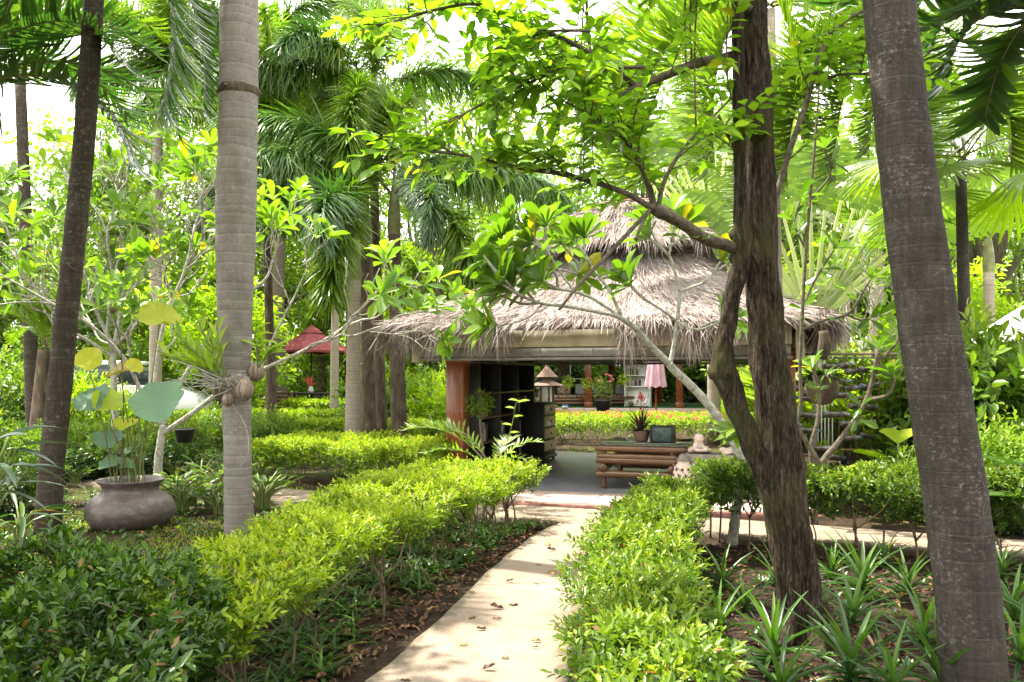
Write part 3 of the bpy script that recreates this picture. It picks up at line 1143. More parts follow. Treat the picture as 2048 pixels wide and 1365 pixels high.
hedge('glossy_shrub', 'dark glossy-leaved shrub in the shade nearest the camera', [(-3.5, 2.3), (-1.25, 2.35), (-1.35, 3.5), (-1.62, 4.3), (-2.3, 4.75), (-3.6, 4.8)],   .64, 4600, 'dark_bush', .062, .030, .06, 16, 16, cat='shrub', depth=.35, bump=.09, n_leaf=7)
# trimmed hedges in the garden behind
hedge('trimmed_hedge', 'long knee-high box-trimmed hedge before the red parasol table', [(-8.9, 19.4), (-1.6, 18.9), (-1.6, 20.0), (-8.9, 20.6)], .50, 3600, 'hedge', .075, .04, .05, 0, 21, depth=.06, bump=.015)
hedge('trimmed_hedge', 'second flat hedge parallel behind the long trimmed one', [(-11.5, 23.0), (-2.0, 22.6), (-2.0, 23.4), (-11.5, 23.8)], .55, 2400, 'hedge', .09, .05, .05, 0, 22, depth=.06, bump=.02)
hedge('trimmed_hedge', 'round yellow-green clipped bush in front of the red parasol table', [(-7.1, 25.6), (-5.6, 25.4), (-5.2, 26.2), (-5.7, 27), (-7.0, 27)], .74, 1100, 'hedge', .09, .05, .05, 0, 23, depth=.1, bump=.05)
hedge('trimmed_hedge', 'sunlit small-leaved hedge behind the lotus pot', [(-7.9, 14.6), (-5.6, 14.2), (-5.4, 15.8), (-7.9, 16.4)], .62, 1700, 'hedge_green', .065, .035, .05, 0, 24, depth=.14, bump=.07)
hedge('trimmed_hedge', 'small green hedge left of the pavilion post beside the palm trunks', [(-2.6, 17.4), (-1.0, 17.0), (-.9, 18.2), (-2.5, 18.6)], .55, 900, 'hedge', .07, .04, .05, 0, 25, depth=.08, bump=.03)
hedge('tall_hedge', 'tall green hedge behind the red parasol', [(-15.5, 43), (-4, 42), (-4, 44.5), (-15.5, 45.5)], 2.5, 3200, 'hedge_green', .15, .085, .1, 0, 26, depth=.2, bump=.1)
# flowering hedges seen through the pavilion
hedge('flowering_hedge', 'hedge with red flowers seen between chest of drawers and bamboo table', [(.9, 19.6), (5.6, 18.7), (5.9, 20.9), (1.1, 21.6)], .58, 3000, 'hedge', .06, .034, .12, 16, 31, depth=.12, flowers=24, bump=.04)
hedge('flowering_hedge', 'strip of red-flowered hedge along the far sala floor', [(1.2, 26.4), (6.6, 25.6), (6.8, 26.8), (1.3, 27.4)], .36, 1500, 'hedge', .075, .04, .05, 0, 32, depth=.1, flowers=22, bump=.03)
hedge('flowering_hedge', 'tall flowering bush beside the terracotta parasol pot', [(6.0, 23.0), (8.0, 22.4), (8.2, 24.2), (6.2, 24.8)], 1.25, 1900, 'hedge', .075, .04, .1, 0, 33, depth=.25, flowers=75, bump=.1)

# ================================================================== TREES NEAR THE PATH
# smooth grey ringed palm
D1 = 8.64
pts = [(479, 1075, 60), (477, 1010, 56), (475, 900, 53), (473, 800, 57), (470, 700, 64), (470, 600, 70), (471, 480, 79), (473, 380, 80), (475, 300, 77), (477, 190, 76), (478, 90, 76), (478, 0, 76), (480, -300, 70), (485, -1200, 62), (490, -1900, 55)]
W3 = [at(x, y, D1) for x, y, w in pts]
W3[0].z = -.05
rgc = palm('ringed_palm', 'palm with smooth pale grey ringed trunk, coconut husks tied round it', (W3[0].x, W3[0].y, 0), W3, [px2m(w / 2, D1) for *_, w in pts], 'grey_ring', 11, 'arch', 41, n_side=28,
           lumps=lambda a, i: 1 + .012 * math.sin(i * 2.9) + .01 * math.sin(i * 1.3))
sb = MB()
zr = at(477, 186, D1)
for zo, k in ((0, 1.0), (.022, .97)):
    lathe(sb, [(px2m(38, D1) + .002, -.04), (px2m(38, D1) + .016 * k, -.012), (px2m(38, D1) + .014, .015), (px2m(38, D1) + .002, .04)], (zr.x - W3[0].x, 0, zr.z + zo), 26, wob=.02)
for ang in (.15, 3.3, 4.4):
    box(sb, (zr.x - W3[0].x + .2 * math.cos(ang), .2 * math.sin(ang), zr.z + .01), (.07, .05, .05), ang, bev=.02)
sb.build('leaf_scar', M['dark_bark'], rgc)

# thin dark leaning palm
D2 = 8.75
pts = [(95, 1072, 52), (99, 1000, 49), (106, 900, 47), (117, 800, 46), (131, 650, 44), (143, 540, 42), (157, 400, 42), (167, 300, 41), (178, 150, 40), (188, 0, 38), (200, -110, 37), (206, -170, 36)]
W3 = [at(x, y, D2) for x, y, w in pts]
W3[0].z = -.05
top2 = W3[-1]
palm('slender_palm', 'slender palm with thin dark leaning trunk rising behind the shaded shrub', (W3[0].x, W3[0].y, 0), W3, [px2m(w / 2, D2) for *_, w in pts], 'thin_bark',
     [(R(-5), 1.05, .15, 'hang'), (R(25), .95, .0, 'hang'), (R(185), 1.05, .0, 'hang'), (R(-60), .9, -.5, 'arch_dark'), (R(250), .9, -.5, 'arch_dark'), (R(80), 1, -.6, 'arch_dark'), (R(140), 1, -.7, 'arch_dark')],
     'arch_dark', 42, n_side=18, shaft=False, lumps=lambda a, i: 1 + .02 * math.sin(i * 1.7))

# leaning brown palm, right
D3 = 4.15
pts = [(1957, 1420, 132), (1948, 1365, 122), (1936, 1200, 119), (1911, 1000, 118), (1880, 800, 116), (1850, 600, 112), (1822, 400, 107), (1799, 200, 102), (1778, 0, 99), (1745, -400, 95), (1690, -1200, 90), (1640, -1900, 84)]
W3 = [at(x, y, D3) for x, y, w in pts]
W3[0].z = -.05
palm('leaning_palm', 'leaning palm with thick brown lichen-spotted trunk beside the strap-leaved plants', (W3[0].x, W3[0].y, 0), W3, [px2m(w / 2, D3) for *_, w in pts], 'right_palm_bark', 12, 'arch', 43, n_side=32,
     lumps=lambda a, i: 1 + .010 * np.sin(a * 3 + i) + .008 * math.sin(i * 2.1))

# rough-barked tree with two stems
D4 = 5.2
rt = gnd(1612, 1282)
rough = thing('rough_barked_tree', 'two-stemmed tree with deeply fissured bark and light green spreading branches', 'tree', (rt.x, rt.y, 0))
RB = Vector((rt.x, rt.y, 0))


def loc4(l, d=D4, dd=0.0):
    n = len(l)
    return [at(x, y, d + dd * i / max(1, n - 1)) - RB for i, (x, y, w) in enumerate(l)], [px2m(w / 2, d) for x, y, w in l]


def fiss(ph):
    return lambda a, i: 1 + .07 * np.sin(3 * a + .35 * i + ph) + .045 * np.sin(7 * a - .2 * i) + .03 * np.sin(13 * a + .8 * i) + .02 * np.sin(21 * a + 1.7 * i)


tb = MB()
P, rr = loc4([(1616, 1300, 136), (1614, 1284, 112), (1609, 1262, 97), (1597, 1190, 88), (1582, 1080, 90), (1567, 960, 88), (1556, 860, 84), (1546, 780, 80), (1536, 700, 76), (1527, 600, 72), (1523, 500, 66), (1519, 350, 64), (1516, 220, 62), (1508, 100, 62), (1504, 0, 60), (1495, -250, 54), (1480, -600, 46)])
P, rr = smooth_path(P, rr, 10)
rr = rr * .93
tube(tb, P, rr, 44, lumps=fiss(0))
tb.build('trunk', M['fissured'], rough)
tb = MB()
for k in range(7):
    a_ = k * .9 + .2
    P, rr = smooth_path([Vector((.10 * math.cos(a_), .10 * math.sin(a_), .22)), Vector((.19 * math.cos(a_), .19 * math.sin(a_), .05)), Vector((.36 * math.cos(a_), .36 * math.sin(a_), -.03))], [.05, .045, .02], 5)
    tube(tb, P, rr, 9, lumps=lambda a, i: 1 + .08 * np.sin(3 * a + i))
tb.build('root_flare', M['fissured'], rough)
tb = MB()
P, rr = loc4([(1592, 1240, 36), (1572, 1120, 44), (1552, 1030, 48), (1530, 950, 50), (1504, 890, 50), (1480, 830, 49), (1460, 775, 56), (1447, 738, 58), (1446, 700, 46), (1455, 650, 40), (1465, 590, 38), (1481, 530, 42), (1484, 490, 46), (1482, 430, 32), (1479, 330, 27), (1477, 200, 26), (1476, 90, 28), (1474, 0, 24), (1466, -200, 20)], D4 - .02, -.12)
P, rr = smooth_path(P, rr, 8)
rr = rr * .86
tube(tb, P, rr, 26, lumps=lambda a, i: 1 + .06 * np.sin(3 * a + .5 * i) + .05 * np.sin(5 * a - i * .7))
for (x, y, r) in ((1438, 745, 22), (1482, 512, 24), (1474, 470, 15)):
    lathe(tb, [(.002, -px2m(r, D4)), (px2m(r * .75, D4), -px2m(r * .6, D4)), (px2m(r, D4), 0), (px2m(r * .7, D4), px2m(r * .7, D4)), (.002, px2m(r * 1.1, D4))], at(x, y, D4 - .06) - RB, 12, wob=.15)
tb.build('side_stem', M['fissured'], rough)

BR = {
    'a': ([(1486, 505, 26), (1450, 490, 24), (1410, 478, 24), (1360, 445, 23), (1310, 420, 24)], 5.15, -.35),
    'a1': ([(1310, 420, 13), (1240, 382, 11), (1130, 350, 10), (1040, 336, 9), (960, 318, 7), (880, 305, 5), (760, 303, 3)], 4.8, -.5),
    'a2': ([(1308, 425, 15), (1300, 380, 13), (1270, 310, 11), (1232, 250, 10), (1200, 190, 9), (1183, 120, 8), (1175, 40, 7), (1172, -40, 5)], 4.8, .3),
    'a3': ([(1315, 420, 11), (1330, 360, 9), (1365, 300, 7), (1420, 240, 5), (1470, 190, 4)], 4.8, .3),
    'a4': ([(1305, 415, 9), (1262, 460, 9), (1215, 510, 8), (1165, 562, 7), (1118, 620, 5)], 4.8, -.4),
    'a5': ([(1300, 420, 8), (1285, 445, 7), (1272, 480, 6)], 4.8, -.2),
    'a6': ([(1300, 375, 7), (1262, 300, 6), (1230, 262, 5), (1190, 235, 4), (1130, 205, 3)], 4.75, -.3),
    'b': ([(1482, 108, 22), (1440, 118, 20), (1390, 128, 19), (1340, 148, 17), (1290, 168, 15), (1232, 195, 12)], 5.15, -.3),
    'b1': ([(1268, 172, 12), (1220, 130, 11), (1160, 95, 10), (1090, 62, 9), (1020, 30, 8), (950, 9, 7), (880, 18, 6), (800, 40, 5), (720, 62, 3)], 4.9, -.5),
    'b2': ([(1180, 62, 7), (1110, 62, 6), (1030, 70, 6), (1000, 90, 5), (980, 130, 3)], 4.7, -.2),
    'b3': ([(1290, 135, 8), (1220, 135, 8), (1120, 140, 7), (1060, 165, 6), (970, 205, 4), (900, 245, 3)], 4.7, -.4),
    'c': ([(1500, 20, 18), (1440, -20, 15), (1370, -40, 12), (1280, -60, 9), (1150, -90, 6)], 5.1, -.3),
    'd': ([(1530, 470, 12), (1580, 300, 12), (1615, 200, 11), (1640, 110, 10), (1680, 50, 9), (1760, 5, 7)], 5.25, .4),
    'd1': ([(1632, 170, 6), (1680, 150, 5), (1740, 150, 4), (1790, 165, 3)], 5.4, .1),
    'e': ([(1478, 310, 8), (1455, 270, 7), (1437, 230, 5)], 5.1, -.1),
    'f': ([(1475, -100, 14), (1380, -150, 11), (1250, -190, 8), (1050, -210, 5)], 5.1, -.5),
    'g': ([(1500, -200, 18), (1600, -350, 14), (1800, -430, 10), (2100, -480, 6)], 5.15, -.4),
    'h': ([(1500, -300, 18), (1440, -480, 14), (1250, -600, 9), (1000, -640, 5)], 5.1, .3),
    'i': ([(1490, -350, 16), (1560, -560, 12), (1700, -700, 8)], 5.1, -.9),
}
rngb = np.random.default_rng(5)
lv = MB()
for key, (l, d, dd) in BR.items():
    P, rr = loc4(l, d, dd)
    P, rr = smooth_path(P, rr, 6)
    tb = MB()
    tube(tb, P, rr, 9, lumps=lambda a, i: 1 + .06 * math.sin(i * 2.3))
    tl = np.arange(len(P)) / (len(P) - 1)
    dense = {'a': 2, 'a1': 30, 'a2': 26, 'a3': 9, 'a4': 0, 'a5': 0, 'a6': 18, 'b': 9, 'b1': 36, 'b2': 18, 'b3': 30, 'c': 24, 'd': 18, 'd1': 16, 'e': 8, 'f': 36, 'g': 46, 'h': 40, 'i': 40}[key]
    for k in range(dense):
        t = .12 + .88 * (k + rngb.random()) / dense
        i = min(int(t * (len(P) - 1)), len(P) - 2)
        p = P[i]
        tg = nrm(P[i + 1] - P[i])
        sd = rngb.normal(size=3) * np.array([1, 1.0, .55])
        sd[2] += .12
        dr = nrm(tg * .7 + nrm(sd) * .9)
        ln = rngb.uniform(.22, .55) * (1 - .3 * t)
        e = p + dr * ln + np.array([0, 0, -.04])
        m = (p + e) / 2 + rngb.normal(size=3) * .02 + np.array([0, 0, .02])
        Q, rq = smooth_path([p, m, e], [.0048, .0034, .0016], 4)
        tube(tb, Q, rq, 5)
        nl = int(ln / .030)
        ts = np.linspace(.15, 1, nl)
        pos = np.array([np.interp(ts, np.linspace(0, 1, len(Q)), Q[:, c]) for c in range(3)]).T
        sdv = nrm(np.cross(dr, [0, 0, 1.0]))
        sg = np.where(np.arange(nl) % 2, 1, -1)[:, None]
        D = dr * .55 + sdv * sg * .85 + rngb.normal(size=(nl, 3)) * .25
        D[:, 2] -= .18
        D[-1] = dr + np.array([0, 0, -.15])
        U = np.array([0, 0, 1.0]) + rngb.normal(size=(nl, 3)) * .28
        sc = rngb.uniform(.7, 1.15, nl)
        place(lv, LEAF_OVAL, pos, D, U, .108 * sc, .056 * sc, np.clip(.5 + rngb.normal(size=nl) * .2, 0, 1))
    tb.build('branch', M['branch_bark'], rough)
leaf_cloud(lv, rngb, [np.array([rngb.uniform(.7, 2.7) - RB.x, rngb.uniform(4.3, 7.2) - RB.y, rngb.uniform(5.3, 6.9)]) for _ in range(75)], rngb.uniform(.5, .9, 75), 60, .15, .075, .5)  # unseen upper crown, added to shade the leaning palm and soil bed
lv.build('foliage', M['canopy'], rough)
for q in ((1.0, 5.0, 6.5), (1.3, 6.7, 6.6), (2.4, 6.8, 6.8), (2.3, 4.6, 6.6)):  # limbs reaching up into the added crown
    tb = MB()
    e0_ = at(1480, -600, D4) - RB
    Pq, rq = smooth_path([e0_, (e0_ + Vector(q) - RB) / 2 + Vector((0, 0, .3)), Vector(q) - RB], [.09, .05, .02], 5)
    tube(tb, Pq, rq, 8)
    tb.build('branch', M['branch_bark'], rough)
# thin dangling aerial roots
for (x, y0, y1) in ((1372, -60, 130), (1383, -60, 118), (1392, -20, 260), (1165, 0, 265), (1456, -20, 180)):
    tb = MB()
    tube(tb, smooth_path([at(x + 2, y0, 5) - RB, at(x - 3, (y0 + y1) / 2, 5) - RB, at(x, y1, 4.98) - RB], [.006, .006, .004], 4)[0], [.006] * 9, 5)
    tb.build('hanging_shoot', M['twig'], rough)

# grey frangipani before the pavilion
D5 = 8.05
fb = gnd(1465, 1090)
fr = thing('frangipani_tree', 'grey-stemmed frangipani leaning across the thatched pavilion front', 'tree', (fb.x, fb.y, 0))
FB = Vector((fb.x, fb.y, 0))


def loc5(l, d=D5, dd=0.0):
    n = len(l)
    return [at(x, y, d + dd * i / max(1, n - 1)) - FB for i, (x, y, w) in enumerate(l)], [px2m(w * .31, d) for x, y, w in l]


FBR = {
    'trunk': ([(1464, 1094, 36), (1470, 1040, 34), (1478, 980, 32), (1480, 930, 31), (1470, 890, 29), (1440, 840, 28), (1395, 785, 27), (1350, 742, 26), (1338, 728, 26)], 0, 0),
    'u': ([(1338, 728, 22), (1300, 690, 20), (1268, 655, 18), (1241, 636, 17)], 0, -.25),
    'u1': ([(1241, 636, 13), (1214, 628, 12), (1131, 613, 11), (1085, 608, 9), (1040, 590, 8), (1012, 566, 7)], -.25, -.3),
    'u2': ([(1241, 634, 12), (1190, 600, 11), (1150, 584, 10), (1097, 574, 8), (1040, 545, 7), (985, 520, 6)], -.25, -.1),
    'u3': ([(1241, 630, 12), (1221, 585, 11), (1195, 550, 9), (1172, 515, 8), (1168, 480, 7)], -.25, .3),
    'u4': ([(1085, 608, 7), (1062, 632, 6), (1020, 648, 5), (972, 652, 4)], -.4, -.2),
    'u5': ([(1150, 584, 7), (1120, 545, 7), (1098, 512, 6), (1072, 490, 5)], -.3, .1),
    'u6': ([(1190, 555, 7), (1150, 520, 7), (1125, 490, 6)], 0, .3),
    'w': ([(1340, 728, 16), (1348, 690, 14), (1354, 643, 13), (1359, 584, 12), (1350, 545, 10), (1338, 512, 9), (1302, 480, 8)], 0, .2),
    'w1': ([(1359, 584, 9), (1385, 574, 8), (1415, 560, 7), (1440, 525, 6)], .1, .2),
    'w2': ([(1350, 640, 8), (1320, 618, 8), (1285, 596, 7), (1262, 575, 6)], .05, -.2),
    'w3': ([(1338, 512, 7), (1345, 480, 6), (1362, 455, 5)], .1, .2),
    'w4': ([(1354, 643, 8), (1395, 660, 8), (1450, 640, 6)], .05, -.3),
    'x': ([(1478, 1000, 16), (1492, 930, 15), (1495, 880, 12), (1478, 860, 10)], -.1, -.3),
}
rngf = np.random.default_rng(9)
lv = MB()
lp = MB()
for key, (l, dd0, dd) in FBR.items():
    P, rr = loc5(l, D5 + dd0, dd)
    P, rr = smooth_path(P, rr, 6)
    tb = MB()
    tube(tb, P, rr, 10, lumps=lambda a, i: 1 + .05 * math.sin(i * 2.9))
    tip, dr = P[-1], nrm(P[-1] - P[-4])
    if key in ('u4', 'x'):
        for q in range(3):
            frangipani_leaves(lv, rngf, tip - dr * .06 * q, dr, 7, .30, .095, .86, LEAF_OVAL)
    elif key not in ('trunk', 'u'):
        frangipani_leaves(lv, rngf, tip, dr, 12, .31, .115, .55)
        for q in range(1 if key[0] == 'w' or key in ('u3', 'u6') else 6):
            i = int(len(P) * rngf.uniform(.35, .95)) - 1
            nd = nrm(nrm(P[i + 1] - P[i]) + rngf.normal(size=3) * .55 + np.array([0, 0, .45]))
            ln = rngf.uniform(.2, .45)
            e = P[i] + nd * ln
            Q, rq = smooth_path([P[i], P[i] + nd * ln * .5 + rngf.normal(size=3) * .02, e], [.016, .013, .011], 3)
            tube(tb, Q, rq, 7)
            frangipani_leaves(lv, rngf, e, nd, int(rngf.integers(8, 12)), .30, .11, .55)
    tb.build('trunk' if key == 'trunk' else 'branch', M['frang_bark'], fr)
lv.build('foliage', M['frangipani'], fr)

# small frangipani right of the rough tree
D6 = 9.0
b6 = gnd(1625, 1052)
f2 = thing('frangipani_tree', 'young frangipani with thin curving stems between the rough tree and leaning palm', 'tree', (b6.x, b6.y, 0))
FB6 = Vector((b6.x, b6.y, 0))
lv = MB()
for l, dd in (([(1625, 1060, 22), (1632, 980, 20), (1645, 925, 18), (1680, 880, 15), (1725, 815, 13), (1745, 760, 12), (1756, 700, 11), (1758, 725, 10)][:7], 0),
              ([(1750, 730, 9), (1790, 690, 8), (1800, 660, 7)], 0), ([(1740, 800, 9), (1775, 790, 9), (1788, 765, 8), (1784, 750, 7)], -.1),
              ([(1632, 985, 16), (1622, 900, 14), (1636, 840, 12), (1638, 780, 10), (1626, 740, 9)], -.2),
              ([(1640, 930, 14), (1610, 880, 12), (1595, 850, 11), (1602, 800, 10), (1600, 740, 10), (1604, 640, 10), (1612, 500, 9), (1622, 380, 8), (1632, 260, 7), (1640, 150, 5)], -.3),
              ([(1604, 660, 9), (1650, 640, 8), (1700, 625, 7), (1740, 560, 6)], -.3), ([(1604, 620, 8), (1630, 560, 7), (1668, 500, 6)], -.2), ([(1690, 627, 6), (1720, 640, 5), (1755, 632, 4)], -.3),
              ([(1612, 500, 7), (1590, 450, 6), (1600, 400, 5)], -.2), ([(1620, 400, 7), (1660, 350, 6), (1650, 300, 5)], -.1)):
    P, rr = smooth_path([at(x, y, D6 + dd) - FB6 for x, y, w in l], [px2m(w * .36, D6) for *_, w in l], 6)
    tb = MB()
    tube(tb, P, rr, 8)
    tb.build('branch', M['branch_bark'], f2)
    dr = nrm(P[-1] - P[-4])
    frangipani_leaves(lv, rngf, P[-1], dr, int(rngf.integers(5, 9)), .26, .085, .4)
    for q in range(2):
        i = int(len(P) * rngf.uniform(.55, .95)) - 1
        frangipani_leaves(lv, rngf, P[i], nrm(rngf.normal(size=3) * .8 + [0, 0, .4]), 3, .22, .075, .35)
lv.build('foliage', M['frangipani'], f2)


# two many-branched frangipanis, left
def big_frangipani(label, base, limbs, seed, leafL=.32):
    rng = np.random.default_rng(seed)
    root = thing('frangipani_tree', label, 'tree', base)
    B = Vector(base)
    lv = MB()
    for l, d0, dd, subs in limbs:
        n = len(l)
        P, rr = smooth_path([at(x, y, d0 + dd * i / (n - 1)) - B for i, (x, y, w) in enumerate(l)], [px2m(w * .21, d0) for *_, w in l], 5)
        tb = MB()
        tube(tb, P, rr, 9, lumps=lambda a, i: 1 + .05 * math.sin(i * 2.2))
        for k in range(subs):
            t = .3 + .7 * (k + .5) / subs
            i = min(int(t * (len(P) - 1)), len(P) - 2)
            tg = nrm(P[i + 1] - P[i])
            sd = nrm(np.cross(tg, rng.normal(size=3)))
            fork_branch(tb, lv, rng, P[i], tg * .6 + sd * .8 + np.array([0, 0, .35]), rng.uniform(.3, .55), float(rr[i]) * .72, 3, dict(L=leafL, W=leafL * .36, tint=.66, prob=.5, few=1))
        if subs:
            fork_branch(tb, lv, rng, P[-1], nrm(P[-1] - P[-4]), .4, float(rr[-1]) * .9, 2, dict(L=leafL, W=leafL * .36, tint=.66, few=1))
        tb.build('trunk' if subs == 0 else 'branch', M['frang_bark'], root)
    lv.build('foliage', M['frangipani'], root)
    return root


b = gnd(318, 985)
big_frangipani('grey frangipani with long branches reaching past the ringed palm trunk', (b.x, b.y, 0), [
    ([(318, 992, 44), (316, 930, 40), (322, 880, 36), (326, 850, 32)], b.y, 0, 0),
    ([(324, 868, 26), (380, 830, 24), (440, 785, 21), (520, 742, 18), (590, 710, 16), (650, 680, 15), (690, 655, 14), (725, 640, 12)], b.y, -.6, 1),
    ([(668, 668, 10), (705, 672, 9), (740, 660, 8), (778, 648, 6)], b.y - .5, 0, 1),
    ([(326, 852, 24), (345, 800, 22), (400, 700, 18), (470, 610, 16), (530, 560, 13), (545, 520, 11)], b.y, .4, 1),
    ([(520, 742, 12), (540, 690, 11), (575, 620, 10), (590, 590, 9)], b.y - .2, .2, 1),
    ([(326, 850, 22), (310, 760, 19), (330, 640, 16), (370, 540, 14), (390, 450, 11)], b.y, .5, 5),
    ([(324, 855, 20), (290, 800, 18), (250, 720, 16), (180, 650, 14), (90, 600, 12), (20, 560, 10)], b.y, -.8, 5),
], 61)
b = gnd(228, 935)
big_frangipani('pale many-branched frangipani behind the lotus pot, leaves against the palms', (b.x, b.y, 0), [
    ([(228, 940, 34), (230, 860, 32), (228, 780, 30), (226, 715, 30), (228, 690, 30)], b.y, 0, 0),
    ([(228, 695, 22), (205, 650, 19), (180, 590, 17), (165, 510, 14), (150, 430, 12)], b.y, .3, 5),
    ([(228, 692, 22), (238, 640, 19), (250, 560, 17), (262, 470, 14), (290, 390, 12)], b.y, .5, 6),
    ([(230, 695, 22), (270, 650, 19), (320, 590, 16), (380, 520, 14), (420, 440, 12)], b.y, -.6, 6),
    ([(226, 715, 18), (190, 690, 16), (130, 650, 14), (60, 560, 12), (20, 480, 10)], b.y, -.7, 5),
    ([(226, 712, 16), (215, 660, 14), (225, 560, 13), (215, 470, 11), (240, 380, 10)], b.y, -.9, 5),
], 62)
b = gnd(1722, 905)
big_frangipani('small white-stemmed frangipani behind the bottle rack', (b.x, b.y, 0), [
    ([(1722, 905, 20), (1724, 800, 17), (1726, 720, 15), (1728, 700, 14)], b.y, 0, 0),
    ([(1728, 705, 10), (1700, 670, 9), (1680, 640, 8), (1670, 610, 7)], b.y, .3, 5),
    ([(1728, 705, 10), (1740, 660, 9), (1750, 620, 8), (1740, 590, 7)], b.y, -.3, 5),
    ([(1728, 703, 10), (1770, 680, 9), (1800, 660, 8), (1830, 640, 7)], b.y, -.2, 5),
    ([(1727, 715, 9), (1720, 670, 8), (1710, 630, 7), (1715, 600, 6)], b.y, .6, 5),
], 63, .22)

# ================================================================== PALMS IN THE GARDEN BEHIND
def upright(px, py, d, top_y, lean=0.0, w=30, base_w=1.15):
    """trunk standing on the ground at pixel column px, depth d, reaching pixel row top_y"""
    b = at(px, py, d)
    b.z = -.05
    t = at(px + lean, top_y, d)
    m = (b + t) / 2
    r = px2m(w / 2, d)
    return (b.x, b.y, 0), [b, b + (t - b) * .12, m, t], [r * base_w * 1.12, r * base_w, r, r * .85]


# foxtail palm clump before the pavilion
bs, P, rr = upright(800, 892, 16.5, 470, -12, 29)
palm('foxtail_palm', 'tall foxtail palm with dark trunk nearest the thatched roof edge', bs, P, rr, 'dark_bark',
     [(R(-8), 1.05, .05, 'foxtail_out'), (R(20), 1.0, -.1, 'foxtail_out'), (R(-28), 1.0, .1, 'fox_hang'), (R(-60), .8, .55, 'foxtail'), (R(60), 1.0, -.3, 'foxtail_out'), (R(115), 1.0, -.5, 'foxtail_light'), (R(200), 1.05, -.35, 'foxtail_out')], 'foxtail', 71)
bs, P, rr = upright(740, 888, 16.9, 500, -8, 26)
palm('foxtail_palm', 'foxtail palm with dark trunk between its two neighbours, bottle-brush fronds', bs, P, rr, 'dark_bark',
     [(R(-92), 1.05, -.25, 'fox_hang'), (R(175), 1.05, -.15, 'foxtail_out'), (R(200), 1.0, .15, 'foxtail_out'), (R(150), 1.1, -.45, 'foxtail_light'), (R(90), 1.0, -.55, 'foxtail_light'), (R(230), .95, -.1, 'foxtail_out'), (R(10), .9, -.6, 'foxtail_light')], 'foxtail', 72)
bs, P, rr = upright(706, 892, 16.2, 560, 2, 30)
palm('foxtail_palm', 'foxtail palm with pale closely ringed trunk, shortest of the clump', bs, P, rr, 'far_ring',
     [(R(-92), 1.0, .12, 'foxtail'), (R(-140), .9, .1, 'foxtail'), (R(170), .95, -.2, 'foxtail_out'), (R(100), 1, -.6, 'foxtail_light'), (R(40), .9, -.4, 'foxtail_light')], 'foxtail', 73,
     lumps=lambda a, i: 1 + .03 * math.sin(i * 3.0))
bs, P, rr = upright(765, 885, 17.6, 270, -20, 20)
palm('foxtail_palm', 'foxtail palm with thin brown trunk behind the clump', bs, P, rr, 'dark_bark',
     [(R(-95), .85, -.1, 'fox_hang'), (R(170), 1.1, -.3, 'foxtail_out'), (R(30), 1, -.2, 'foxtail_out'), (R(90), 1, -.6, 'foxtail_light'), (R(-20), .9, -.3, 'foxtail_light'), (R(-130), .9, -.2, 'foxtail'), (R(200), 1.0, 0, 'foxtail_out'), (R(130), 1, -.5, 'foxtail_light')], 'foxtail_light', 74)
bs, P, rr = upright(546, 884, 18.5, 400, -14, 18)
palm('foxtail_palm', 'palm with slim dark trunk over the trimmed hedges, light brush fronds', bs, P, rr, 'dark_bark', 8, 'foxtail_light', 75, scale=1.1)
bs, P, rr = upright(668, 845, 24, 480, 4, 16)
palm('thin_palm', 'thin grey-stemmed palm beside the red parasol', bs, P, rr, 'far_ring', 9, 'arch', 76)
bs, P, rr = upright(310, 850, 21, 250, 6, 22)
palm('foxtail_palm', 'light feathery foxtail palm rising behind the frangipani crowns', bs, P, rr, 'far_ring', 9, 'foxtail_light', 77, scale=1.25)
bs, P, rr = upright(492, 850, 22, 260, -10, 20)
palm('foxtail_palm', 'foxtail palm whose fronds arch over towards the ringed trunk', bs, P, rr, 'far_ring', 9, 'foxtail_out', 78, scale=1.2)
# coconut palms with hanging fronds, right of centre
bs, P, rr = upright(1560, 870, 13, 20, -20, 24)
palm('coconut_palm', 'coconut palm behind the rough tree, long yellow-green fronds hanging down', bs, P, rr, 'far_ring',
     [(R(196), .95, .0, 'coco_hang'), (R(172), .85, .1, 'coco_hang'), (R(225), .8, .15, 'coco_hang'), (R(-15), .85, .1, 'coco_hang'), (R(-50), .8, .1, 'coco_hang'), (R(12), .95, -.2, 'coco_hang'), (R(20), .9, .1, 'coconut'), (R(-95), .7, .2, 'coco_hang'), (R(100), .9, -.2, 'coconut'), (R(140), .9, 0, 'coconut'), (R(205), .7, .35, 'coco_hang')], 'coconut', 81, shaft=False)
bs, P, rr = upright(1840, 850, 12, 60, -20, 22)
palm('coconut_palm', 'coconut palm with fronds drooping beside the leaning brown trunk', bs, P, rr, 'far_ring',
     [(R(186), .8, .05, 'coco_hang'), (R(205), .65, .2, 'coco_hang'), (R(165), .85, .1, 'coco_hang'), (R(-20), .6, .2, 'coco_hang'), (R(60), .9, 0, 'coconut'), (R(100), .9, -.3, 'coconut'), (R(230), .6, .2, 'coco_hang')], 'coconut', 82, shaft=False)
